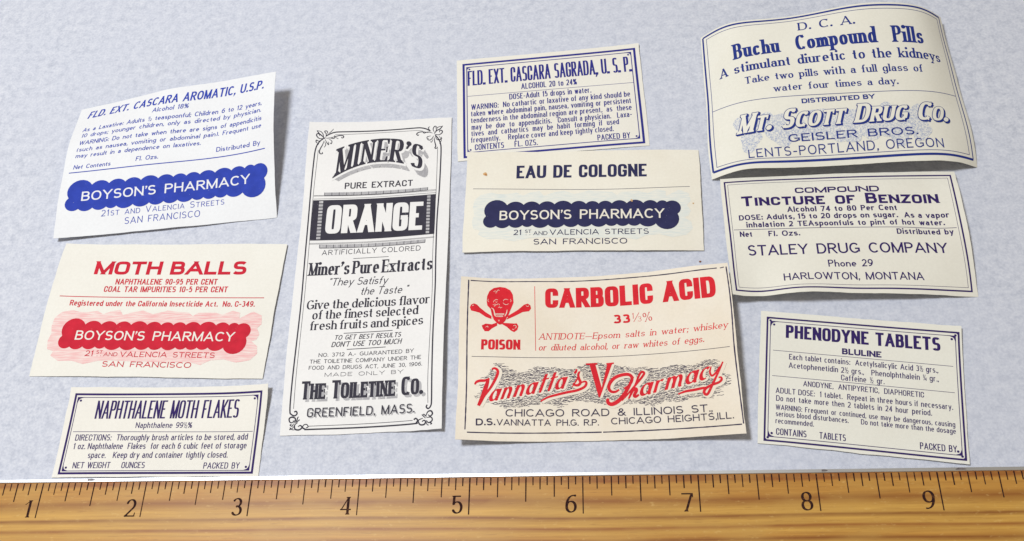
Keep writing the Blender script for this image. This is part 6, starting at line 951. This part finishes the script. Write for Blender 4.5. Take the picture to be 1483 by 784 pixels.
  ('t', 'address_lettering', 'LENTS-PORTLAND, OREGON', 'extl', 0.4123, 0.1304, 2.3337, 0.1463, 0.1036, 'blue3', 2),
  ('p', 'cloud_tint', [(0.5473, 0.3247), (0.5199, 0.2979), (0.5093, 0.2775), (0.4978, 0.253), (0.4745, 0.221), (0.4443, 0.1933), (0.4067, 0.1903), (0.3702, 0.2188), (0.3571, 0.2623), (0.362, 0.3035), (0.3577, 0.3408), (0.3492, 0.3771), (0.361, 0.4098), (0.387, 0.4361), (0.4104, 0.453), (0.4363, 0.4585), (0.4682, 0.4575), (0.498, 0.4534), (0.5298, 0.4387), (0.5634, 0.4063), (0.5724, 0.3633)], 'tintb3', 0.0),
  ('p', 'cloud_tint', [(0.4837, 0.5399), (0.4723, 0.5147), (0.4534, 0.497), (0.4326, 0.4772), (0.4156, 0.4547), (0.391, 0.4423), (0.3595, 0.449), (0.3372, 0.4702), (0.3208, 0.4987), (0.2985, 0.5333), (0.285, 0.5706), (0.2962, 0.6041), (0.3178, 0.6303), (0.3368, 0.6449), (0.3601, 0.6469), (0.3863, 0.6469), (0.4095, 0.6537), (0.4405, 0.6585), (0.4797, 0.6465), (0.5012, 0.6157), (0.4959, 0.576)], 'tintb3', 0.07),
  ('p', 'cloud_tint', [(0.6752, 0.5257), (0.6615, 0.4995), (0.6583, 0.474), (0.6425, 0.4476), (0.615, 0.4259), (0.5873, 0.4171), (0.5573, 0.4249), (0.5292, 0.4438), (0.5125, 0.467), (0.4976, 0.4966), (0.4791, 0.5357), (0.4805, 0.5746), (0.5115, 0.5999), (0.5443, 0.6114), (0.5628, 0.6182), (0.5822, 0.6295), (0.6103, 0.6457), (0.6424, 0.6543), (0.6784, 0.6397), (0.7053, 0.6026), (0.7006, 0.5599)], 'tintb3', 0.14),
  ('p', 'cloud_tint', [(0.822, 0.5241), (0.816, 0.4948), (0.8106, 0.4676), (0.789, 0.4465), (0.7594, 0.437), (0.7357, 0.441), (0.7144, 0.4536), (0.6945, 0.4662), (0.6788, 0.4771), (0.6575, 0.4952), (0.6319, 0.5272), (0.6289, 0.5652), (0.6573, 0.5935), (0.6905, 0.6054), (0.7118, 0.6067), (0.7312, 0.6082), (0.7533, 0.6151), (0.7767, 0.6204), (0.8058, 0.6121), (0.8315, 0.5874), (0.8345, 0.5553)], 'tintb3', 0.21000000000000002),
  ('p', 'cloud_tint', [(0.8538, 0.3655), (0.8538, 0.3246), (0.8536, 0.2808), (0.8254, 0.2453), (0.7797, 0.2315), (0.7428, 0.2434), (0.7152, 0.2701), (0.6926, 0.2939), (0.6762, 0.3091), (0.6508, 0.3283), (0.6134, 0.3659), (0.5995, 0.4164), (0.6296, 0.4592), (0.6732, 0.4825), (0.7052, 0.4897), (0.7352, 0.4906), (0.7678, 0.4916), (0.7965, 0.4882), (0.8273, 0.4709), (0.8566, 0.4394), (0.8635, 0.4026)], 'tintb3', 0.28),
  ('p', 'cloud_tint', [(1.0468, 0.4055), (1.0636, 0.3616), (1.0589, 0.3176), (1.0202, 0.2915), (0.9759, 0.2878), (0.9443, 0.2972), (0.9148, 0.309), (0.8871, 0.3209), (0.869, 0.3388), (0.8519, 0.3681), (0.8359, 0.405), (0.8405, 0.4409), (0.8622, 0.4748), (0.8789, 0.511), (0.8969, 0.5454), (0.9333, 0.5634), (0.9728, 0.5548), (0.9964, 0.5244), (1.0128, 0.4881), (1.0278, 0.4593), (1.0359, 0.4363)], 'tintb3', 0.35000000000000003),
  ('p', 'cloud_tint', [(1.2545, 0.5307), (1.2178, 0.4991), (1.1943, 0.4783), (1.1816, 0.459), (1.1587, 0.4381), (1.1283, 0.422), (1.0984, 0.4206), (1.0665, 0.4367), (1.0422, 0.4635), (1.0353, 0.494), (1.0301, 0.5291), (1.02, 0.5698), (1.0298, 0.6076), (1.067, 0.6304), (1.1034, 0.6358), (1.1268, 0.6334), (1.1515, 0.6349), (1.1813, 0.6419), (1.2126, 0.641), (1.2476, 0.618), (1.2697, 0.575)], 'tintb3', 0.42000000000000004),
  ('p', 'cloud_tint', [(1.2348, 0.3903), (1.2367, 0.3584), (1.2214, 0.3269), (1.1946, 0.2987), (1.1691, 0.2808), (1.1391, 0.2768), (1.1059, 0.2823), (1.0789, 0.2925), (1.0496, 0.3113), (1.0168, 0.3445), (1.0101, 0.3871), (1.039, 0.4253), (1.071, 0.4505), (1.0878, 0.4665), (1.1058, 0.4852), (1.1333, 0.5121), (1.1666, 0.5368), (1.2083, 0.5394), (1.2454, 0.5123), (1.2524, 0.4686), (1.2386, 0.4258)], 'tintb3', 0.49000000000000005),
  ('p', 'cloud_tint', [(1.4133, 0.4465), (1.395, 0.4134), (1.3785, 0.3814), (1.3635, 0.3543), (1.335, 0.342), (1.3022, 0.3481), (1.2809, 0.3654), (1.2615, 0.3829), (1.2356, 0.3966), (1.2144, 0.4135), (1.2004, 0.4436), (1.1909, 0.4857), (1.2017, 0.5238), (1.2394, 0.5429), (1.2782, 0.5452), (1.3016, 0.544), (1.3246, 0.5472), (1.3533, 0.5501), (1.3767, 0.542), (1.3961, 0.5175), (1.4134, 0.4824)], 'tintb3', 0.56),
  ('p', 'cloud_tint', [(1.4149, 0.376), (1.4061, 0.3473), (1.4118, 0.3106), (1.4024, 0.2729), (1.3675, 0.2487), (1.3297, 0.2453), (1.2976, 0.2586), (1.2658, 0.2801), (1.2442, 0.3049), (1.2369, 0.335), (1.2306, 0.3718), (1.2296, 0.4084), (1.2509, 0.4364), (1.2818, 0.4581), (1.3017, 0.4832), (1.3242, 0.5126), (1.3633, 0.5326), (1.4014, 0.5274), (1.4242, 0.4939), (1.436, 0.4467), (1.4328, 0.4055)], 'tintb3', 0.6300000000000001),
  ('p', 'cloud_tint', [(1.5613, 0.4639), (1.5718, 0.4274), (1.5763, 0.3822), (1.5507, 0.3374), (1.5098, 0.311), (1.4705, 0.3152), (1.4368, 0.3442), (1.4187, 0.3787), (1.4125, 0.405), (1.3923, 0.428), (1.3608, 0.4597), (1.354, 0.5016), (1.378, 0.5443), (1.4056, 0.5775), (1.4322, 0.5981), (1.4684, 0.6091), (1.5056, 0.6123), (1.5371, 0.6019), (1.567, 0.5734), (1.5821, 0.534), (1.5716, 0.4966)], 'tintb3', 0.7000000000000001),
  ('p', 'cloud_tint', [(1.7326, 0.3675), (1.7261, 0.3273), (1.7222, 0.2871), (1.695, 0.2553), (1.6521, 0.2427), (1.6175, 0.2518), (1.5908, 0.2733), (1.5669, 0.2928), (1.5482, 0.306), (1.523, 0.3246), (1.4877, 0.361), (1.4758, 0.4104), (1.5083, 0.4532), (1.5548, 0.4758), (1.5871, 0.4811), (1.6148, 0.4821), (1.6456, 0.4865), (1.6746, 0.4887), (1.7068, 0.4763), (1.7382, 0.4462), (1.7459, 0.4073)], 'tintb3', 0.77),
  ('p', 'cloud_tint', [(1.9221, 0.3862), (1.9299, 0.3423), (1.9009, 0.3038), (1.8618, 0.2812), (1.8315, 0.2728), (1.8004, 0.2719), (1.7686, 0.2757), (1.7446, 0.2884), (1.7228, 0.3136), (1.7049, 0.3473), (1.7073, 0.3808), (1.7209, 0.4132), (1.7227, 0.4513), (1.7256, 0.4958), (1.7553, 0.5329), (1.7997, 0.5453), (1.8339, 0.5281), (1.8575, 0.4944), (1.8729, 0.4636), (1.8797, 0.4424), (1.8947, 0.4205)], 'tintb3', 0.8400000000000001),
  ('p', 'cloud_tint', [(1.8932, 0.5457), (1.9107, 0.5101), (1.9016, 0.4706), (1.8684, 0.4423), (1.8357, 0.4345), (1.8086, 0.4429), (1.784, 0.4565), (1.7665, 0.4689), (1.7507, 0.4841), (1.7295, 0.508), (1.7197, 0.5388), (1.7335, 0.5697), (1.7514, 0.5988), (1.7604, 0.6287), (1.7778, 0.658), (1.8107, 0.6775), (1.8427, 0.6769), (1.8659, 0.6543), (1.881, 0.6213), (1.8826, 0.5926), (1.88, 0.5707)], 'tintb3', 0.9100000000000001),
  ('p', 'cloud_tint', [(2.0824, 0.4109), (2.0796, 0.3788), (2.0653, 0.3389), (2.0485, 0.3), (2.0207, 0.2765), (1.982, 0.2742), (1.9505, 0.2864), (1.9257, 0.3047), (1.8959, 0.3285), (1.8768, 0.36), (1.8858, 0.3971), (1.9038, 0.4328), (1.9138, 0.462), (1.9288, 0.4883), (1.9563, 0.5192), (1.9878, 0.5527), (2.0265, 0.5727), (2.0689, 0.5636), (2.0886, 0.5267), (2.0808, 0.48), (2.076, 0.4411)], 'tintb3', 0.9800000000000001),
  ('p', 'cloud_tint', [(2.2083, 0.5303), (2.2099, 0.4928), (2.1902, 0.4594), (2.152, 0.4395), (2.1211, 0.4349), (2.0992, 0.4357), (2.0727, 0.4325), (2.0438, 0.4281), (2.0151, 0.4357), (1.9863, 0.4644), (1.9774, 0.5071), (2.0045, 0.5466), (2.0427, 0.5727), (2.0634, 0.5901), (2.0781, 0.6091), (2.1044, 0.6323), (2.136, 0.6496), (2.1674, 0.6495), (2.1982, 0.6308), (2.2137, 0.6009), (2.21, 0.5666)], 'tintb3', 1.05),
  ('p', 'cloud_tint', [(2.2443, 0.3416), (2.23, 0.3081), (2.2021, 0.2791), (2.1824, 0.2562), (2.1618, 0.2356), (2.1299, 0.2176), (2.0967, 0.2109), (2.0679, 0.2247), (2.0463, 0.2573), (2.0469, 0.2955), (2.0673, 0.3269), (2.0771, 0.3521), (2.0688, 0.3814), (2.0725, 0.4197), (2.1008, 0.4575), (2.1367, 0.4782), (2.1704, 0.4733), (2.1985, 0.4506), (2.2111, 0.4235), (2.2162, 0.3984), (2.2317, 0.3724)], 'tintb3', 1.12),
  ('p', 'cloud_tint', [(1.9976, 0.2856), (1.9987, 0.2611), (1.9903, 0.2324), (1.9724, 0.1987), (1.9506, 0.1712), (1.9199, 0.1624), (1.8879, 0.1735), (1.8687, 0.1949), (1.8532, 0.2193), (1.8318, 0.2463), (1.8234, 0.277), (1.8391, 0.3084), (1.859, 0.3353), (1.8723, 0.3555), (1.8917, 0.3735), (1.9198, 0.3942), (1.9506, 0.4129), (1.9875, 0.4155), (2.02, 0.3934), (2.0239, 0.3542), (2.0063, 0.3151)], 'tintb3', 1.1900000000000002),
  ('p', 'cloud_tint', [(1.5441, 0.3112), (1.5405, 0.2762), (1.5277, 0.2486), (1.4994, 0.2375), (1.4675, 0.2387), (1.4458, 0.2413), (1.4249, 0.2416), (1.3986, 0.2452), (1.3804, 0.2584), (1.3729, 0.2815), (1.3644, 0.3103), (1.3603, 0.3395), (1.3728, 0.368), (1.3934, 0.3957), (1.4135, 0.4167), (1.4391, 0.4214), (1.4655, 0.4086), (1.4798, 0.3886), (1.4917, 0.3718), (1.5151, 0.3583), (1.5375, 0.3401)], 'tintb3', 1.2600000000000002),
 ],
 'I':[
  ('f', 'printed_border', 0.0369, 0.0436, 2.2604, 1.3444, 0.0155, 'violet'),
  ('f', 'printed_border', 0.0719, 0.0851, 2.2235, 1.3049, 0.0037, 'violet'),
  ('t', 'heading', 'COMPOUND', 'extb', 0.7259, 1.1569, 1.5431, 1.1544, 0.0693, 'violet'),
  ('t', 'heading', 'Tincture of Benzoin', 'extbs', 0.1893, 1.0143, 2.0945, 1.0109, 0.1273, 'violet'),
  ('t', 'fine_print', 'Alcohol 74 to 80 Per Cent', 'typew', 0.6248, 0.9268, 1.6825, 0.9268, 0.0655, 'violet'),
  ('t', 'fine_print', 'DOSE: Adults, 15 to 20 drops on sugar.  As a vapor', 'typew', 0.1475, 0.8424, 2.162, 0.8408, 0.0638, 'violet'),
  ('t', 'fine_print', 'inhalation 2 TEAspoonfuls to pint of hot water.', 'typew', 0.2114, 0.755, 2.1075, 0.7558, 0.0627, 'violet'),
  ('l', 'divider_rule#8', [(0.0851, 0.7308), (1.1811, 0.7305), (2.2061, 0.7209)], 0.0055, 'violet', 0),
  ('t', 'fine_print', 'Net', 'typew', 0.1381, 0.6471, 0.2603, 0.6471, 0.0627, 'violet'),
  ('t', 'fine_print', 'Fl. Ozs.', 'typew', 0.4143, 0.648, 0.7172, 0.6472, 0.0617, 'violet'),
  ('t', 'fine_print', 'Distributed by', 'typew', 1.6342, 0.6486, 2.1703, 0.6492, 0.0614, 'violet'),
  ('t', 'company_name', 'STALEY DRUG COMPANY', 'spartan', 0.1992, 0.4362, 2.0822, 0.4369, 0.1165, 'violet'),
  ('t', 'address_lettering', 'Phone 29', 'spartan', 0.942, 0.2872, 1.3597, 0.2881, 0.0792, 'violet'),
  ('t', 'address_lettering', 'HARLOWTON, MONTANA', 'spartan', 0.5107, 0.1438, 1.8133, 0.1442, 0.0814, 'violet'),
 ],
 'J':[
  ('f', 'printed_border', 0.0551, 0.0276, 1.7766, 1.2552, 0.0165, 'violet'),
  ('f', 'printed_border', 0.089, 0.0694, 1.7434, 1.2146, 0.0061, 'violet'),
  ('t', 'heading', 'PHENODYNE TABLETS', 'gothic_b', 0.2335, 1.0513, 1.6074, 1.0506, 0.1342, 'violet'),
  ('t', 'heading', 'BLULINE', 'extb', 0.7402, 0.9338, 1.0899, 0.9337, 0.0606, 'violet'),
  ('l', 'divider_rule#6', [(0.1212, 0.9141), (1.7095, 0.9104)], 0.0043, 'violet', 0),
  ('l', 'divider_rule#7', [(0.1182, 0.6584), (1.7104, 0.6557)], 0.0043, 'violet', 0),
  ('t', 'fine_print', 'Each tablet contains:  Acetylsalicylic Acid 3½ grs.,', 'lite', 0.2665, 0.8349, 1.5791, 0.8328, 0.056, 'violet'),
  ('t', 'fine_print', 'Acetophenetidin 2½ grs.,   Phenolphthalein ¼ gr.,', 'lite', 0.2643, 0.7495, 1.5805, 0.7478, 0.0556, 'violet'),
  ('t', 'fine_print', 'Caffeine ½ gr.', 'lite', 0.7295, 0.674, 1.1101, 0.6739, 0.0553, 'violet'),
  ('t', 'fine_print', 'ANODYNE,  ANTIPYRETIC,  DIAPHORETIC', 'lite', 0.3959, 0.5809, 1.4469, 0.5808, 0.0528, 'violet'),
  ('t', 'fine_print', 'ADULT DOSE:  1 tablet.  Repeat in three hours if necessary.', 'lite', 0.1529, 0.4911, 1.6878, 0.4905, 0.0542, 'violet'),
  ('t', 'fine_print', 'Do not take more then 2 tablets in 24 hour period.', 'lite', 0.1579, 0.4161, 1.5066, 0.4153, 0.0539, 'violet'),
  ('t', 'fine_print', 'WARNING: Frequent or continued, use may be dangerous, causing', 'lite', 0.1561, 0.3314, 1.6972, 0.3289, 0.0497, 'violet'),
  ('t', 'fine_print', 'serious blood disturbances.      Do not take more than the dosage', 'lite', 0.1573, 0.269, 1.6987, 0.2667, 0.0493, 'violet'),
  ('t', 'fine_print', 'recommended.', 'lite', 0.1568, 0.2023, 0.4911, 0.2021, 0.0494, 'violet'),
  ('t', 'fine_print', 'CONTAINS', 'lite', 0.1637, 0.0947, 0.4276, 0.095, 0.0615, 'violet'),
  ('t', 'fine_print', 'TABLETS', 'lite', 0.5379, 0.0962, 0.7656, 0.096, 0.0613, 'violet'),
  ('t', 'fine_print', 'PACKED BY', 'lite', 1.3918, 0.0949, 1.6993, 0.096, 0.0615, 'violet'),
 ],
}

# ------------------------------------------------------------------ table top
mt, nt, b = new_mat('mottled_grey_surface')
v = coords(nt)
f1 = noise(nt, v, 420, 3, .65); f2 = noise(nt, v, 60, 3, .5); f3 = noise(nt, v, 1500, 2, .6); f4 = noise(nt, v, 7, 2, .5)
c1 = ramp(nt, f1, ((.34, lin(182, 187, 202)), (.5, lin(203, 207, 220)), (.66, lin(217, 220, 230))))
c2 = mix(nt, ramp(nt, f2, ((.3, (0, 0, 0, 1)), (.7, (.5, .5, .5, 1)))), c1, lin(206, 210, 224))
c3 = mix(nt, .22, c2, ramp(nt, f3, ((.35, lin(165, 170, 186)), (.65, lin(235, 237, 243)))))
c4 = mix(nt, ramp(nt, f4, ((.35, (0, 0, 0, 1)), (.7, (.35, .35, .35, 1)))), c3, lin(201, 207, 225))
nt.links.new(c4, b.inputs['Base Color']); b.inputs['Roughness'].default_value = .7; b.inputs['Specular IOR Level'].default_value = .3
bump(nt, b, f3, .00006, .4)
tb = mesh_obj('table_top', [(-.5, -.4, 0), (.9, -.4, 0), (.9, .75, 0), (-.5, .75, 0), (-.5, -.4, -.02), (.9, -.4, -.02), (.9, .75, -.02), (-.5, .75, -.02)],
              [(0, 1, 2, 3), (7, 6, 5, 4), (0, 4, 5, 1), (1, 5, 6, 2), (2, 6, 7, 3), (3, 7, 4, 0)], [mt], smooth=False)
tb['kind'] = 'structure'

# ------------------------------------------------------------------ ruler
RZ = .16
def ruler():
    wm, nt, b = new_mat('ruler_wood')
    vx = coords(nt)
    def st(sc, s, d=3, r=.5): return noise(nt, coords(nt, sc), s, d, r)
    warp = st((9, 30, 1), 1.0, 2, .5)
    sep = N(nt, 'ShaderNodeSeparateXYZ'); nt.links.new(vx, sep.inputs[0])
    ma = N(nt, 'ShaderNodeMath', operation='MULTIPLY_ADD'); nt.links.new(warp, ma.inputs[0]); ma.inputs[1].default_value = .0022; nt.links.new(sep.outputs[1], ma.inputs[2])
    # grain bands across the width (late wood lines run along the ruler)
    mr = N(nt, 'ShaderNodeMapRange'); mr.inputs['From Min'].default_value = -.0290; mr.inputs['From Max'].default_value = .0026
    nt.links.new(ma.outputs[0], mr.inputs['Value'])
    L_ = lin(210, 163, 80); M_ = lin(196, 143, 67); D_ = lin(150, 90, 42); K_ = lin(218, 176, 96)
    stops = []
    for fr, hw, c_ in ((.03, .02, D_), (.114, .012, D_), (.194, .012, lin(136, 80, 36)), (.275, .014, D_), (.355, .010, lin(134, 78, 36)), (.427, .013, D_), (.496, .014, lin(134, 78, 34)),
                       (.584, .011, D_), (.66, .011, lin(134, 82, 38)), (.777, .026, lin(146, 92, 42))):
        hw_ = hw*1.9; stops += [(fr-hw_*1.3, L_ if hw != .012 else K_), (fr, c_), (fr+hw_*.8, M_ if hw > .013 else L_)]
    stops += [(.89, M_), (.91, D_)]
    stops = [(max(0, p_), c_) for p_, c_ in stops]
    grain = ramp(nt, mr.outputs[0], stops)
    fib = st((45, 1700, 900), 1.0, 3, .6); blot = st((60, 190, 10), 1.0, 3, .55)
    c1 = mix(nt, ramp(nt, fib, ((.3, (.0, .0, .0, 1)), (.75, (.55, .55, .55, 1)))), grain, lin(150, 100, 46))
    c2 = mix(nt, ramp(nt, blot, ((.42, (0, 0, 0, 1)), (.7, (.5, .5, .5, 1)))), c1, lin(192, 150, 80))
    pore = st((260, 4200, 900), 1.0, 2, .6)
    c2 = mix(nt, ramp(nt, pore, ((.60, (0, 0, 0, 1)), (.74, (.35, .35, .35, 1)))), c2, lin(122, 72, 38))
    scuff = st((700, 1500, 900), 1.0, 2, .6)
    c2 = mix(nt, ramp(nt, scuff, ((.62, (0, 0, 0, 1)), (.80, (.35, .35, .35, 1)))), c2, lin(226, 190, 122))
    nt.links.new(c2, b.inputs['Base Color']); b.inputs['Roughness'].default_value = .42; b.inputs['Specular IOR Level'].default_value = .28
    bump(nt, b, fib, .00005, .5)
    x0, x1, y0, y1 = -.06, 12.1, -1.12, -.012
    z0, z1, bv = .013, RZ, .012
    prof = [(y0, z0), (y1, z0), (y1, z1-bv*.5), (y1-bv*.5, z1), (y0+bv, z1), (y0, z1-bv)]
    V = [(x*IN, y*IN, z*IN) for x in (x0, x1) for y, z in prof]; n = len(prof)
    F = [tuple(reversed(range(n))), tuple(range(n, 2*n))] + [(i, (i+1) % n, n+(i+1) % n, n+i) for i in range(n)]
    F = [f[::-1] for f in F]
    root = mesh_obj('wooden_ruler', V, F, [wm], smooth=False)
    root['label'] = 'worn yellow wooden ruler with dark inch marks lying along the bottom edge'; root['category'] = 'ruler'
    # metal straight-edge let into the back edge
    mm, nt, b = new_mat('edge_metal')
    b.inputs['Metallic'].default_value = 1.0; f = noise(nt, coords(nt, (60, 900, 900)), 1.0, 3)
    nt.links.new(ramp(nt, f, ((.3, lin(205, 208, 214)), (.7, lin(236, 238, 242)))), b.inputs['Base Color']); b.inputs['Roughness'].default_value = .34
    V = []; F = []
    prof = [(-.012, .05), (.021, .05), (.021, RZ-.004), (.018, RZ+.004), (-.008, RZ+.004), (-.012, RZ-.001)]; n = len(prof); ns = 40
    rd = random.Random(3)
    for i in range(ns+1):
        x = x0 + (x1-x0)*i/ns; dy = rd.uniform(-.0004, .0004)
        V += [(x*IN, (y + (dy if y > 0 else 0))*IN, z*IN) for y, z in prof]
    for i in range(ns): F += [(i*n+j, i*n+(j+1) % n, (i+1)*n+(j+1) % n, (i+1)*n+j)[::-1] for j in range(n)]
    F += [tuple(range(n)), tuple(reversed(range(ns*n, ns*n+n)))]
    mesh_obj('metal_edge', V, F, [mm], None, root, smooth=False)
    # nicks of dark grime on the strip
    gm, nt, b = new_mat('dark_grime'); f = noise(nt, vx if False else coords(nt), 900, 2)
    nt.links.new(ramp(nt, f, ((.3, lin(70, 62, 66)), (.7, lin(128, 120, 120)))), b.inputs['Base Color']); b.inputs['Roughness'].default_value = .8
    P = []
    for x, l_ in ((1.455, .085), (8.07, .05), (9.2, .08)):
        P.append([(x+l_*.5*math.cos(a)*(1+.3*math.sin(3*a+x)), .007+.011*math.sin(a)*(1+.2*math.cos(2*a))) for a in np.linspace(0, 2*math.pi, 16)[:-1]])
    for po in P:
        v, f = union([po]); mesh_obj('grime_mark', [(q[0]*IN, q[1]*IN, (RZ+.0052)*IN) for q in v], f, [gm], None, root)
    # graduations
    im, nt, b = new_mat('ruler_ink'); f = noise(nt, coords(nt), 1800, 2, .6)
    nt.links.new(ramp(nt, f, ((.5, lin(46, 26, 28)), (.74, lin(96, 62, 40)))), b.inputs['Base Color']); b.inputs['Roughness'].default_value = .85; b.inputs['Specular IOR Level'].default_value = .1
    P = []; Q = []; rd = random.Random(8)
    LEN = {0: .332, 8: .228, 4: .182, 12: .182}
    for i in range(1, 12*16):
        k = i % 16; x = i/16
        ln = LEN.get(k, .12 if k % 2 == 0 else .079) + rd.uniform(-.004, .004)
        wd = .0125 if k == 0 else .0118
        wd *= rd.uniform(.88, 1.12)
        po = [(x-wd/2, -.019), (x+wd/2, -.019), (x+wd*.42, -.019-ln*.6), (x+wd*.4, -.010-ln), (x-wd*.4, -.010-ln), (x-wd*.44, -.019-ln*.6)]
        (Q if k == 0 else P).append(po)
    zz = (RZ+.0012)*IN
    v, f = union(P); fm_ = mesh_obj('fraction_marks', [(q[0]*IN, q[1]*IN, zz) for q in v], f, [im], None, root); fm_['kind'] = 'stuff'
    for po in Q:
        v, f = union([po]); mesh_obj('inch_mark', [(q[0]*IN, q[1]*IN, zz) for q in v], f, [im], None, root)
    for k in range(1, 12):
        cap = .158; s = str(k)
        wid = (.085 if k == 1 else .1) if k < 10 else .17
        lay = layout(s, 'numeral', wid, cap); xr = k - .055 - (.0 if k != 1 else -.005); V = []; F = []
        for ch, kk, small, x, sc in lay:
            v, f, _ = glyph('numeral', ch, kk)
            o = len(V); V += [((xr-wid+(x+q[0])*cap)*IN, (-.335+q[1]*cap)*IN, zz) for q in v*1.0]; F += [tuple(i+o for i in t) for t in f]
        mesh_obj('inch_numeral', V, F, [im], None, root)
ruler()

# ------------------------------------------------------------------ the ten labels
LABELS = {
 'A': ('white label printed in blue, with a solid blue scalloped banner, curled up at top right', .012),
 'B': ('cream moth balls label printed in red with a red scalloped banner over a pink cloud', .012),
 'C': ('small moth flakes label in a violet double frame, its lower edge against the ruler', .012),
 'D': ('tall narrow white orange extract label printed in black with ornamental corners', .012),
 'E': ('small cream label in a thick blue double frame, tucked under the cologne label', .006),
 'F': ('cream cologne label with a navy scalloped banner and a brown spot at its upper left', .012),
 'G': ('yellowed poison label with a red skull and crossbones and red script lettering', .012),
 'H': ('large cream pills label printed in blue, strongly arched up off the table', .006),
 'I': ('cream benzoin label in a violet frame, lying just below the arched pills label', .014),
 'J': ('tilted tablets label in a violet double frame, nearest the right end of the ruler', .010)}
for key in 'ABCDEFGHIJ':
    build_label(key, *LABELS[key])

# ------------------------------------------------------------------ a crumb on the table
cm, nt, b = new_mat('brown_crumb')
f = noise(nt, coords(nt), 3000, 2); nt.links.new(ramp(nt, f, ((.3, lin(120, 72, 48)), (.7, lin(176, 122, 92)))), b.inputs['Base Color']); b.inputs['Roughness'].default_value = .9
V = []; F = []; rd = random.Random(2); n = 9
for j, (r, z) in enumerate(((.6, 0), (1, .35), (.7, .8))):
    for i in range(n):
        a = 2*math.pi*i/n; q = r*rd.uniform(.75, 1.2); V.append((q*math.cos(a)*.00030, q*math.sin(a)*.00026, z*.0003))
for j in range(2):
    for i in range(n): F.append((j*n+i, j*n+(i+1) % n, (j+1)*n+(i+1) % n, (j+1)*n+i))
F.append(tuple(range(2*n, 3*n))); F.append(tuple(reversed(range(n))))
cr = mesh_obj('crumb', V, F, [cm]); cr.location = Vector((7.188, 2.182, 0.0))*IN
cr['label'] = 'tiny brown crumb on the bare grey table above the poison label'; cr['category'] = 'crumb'
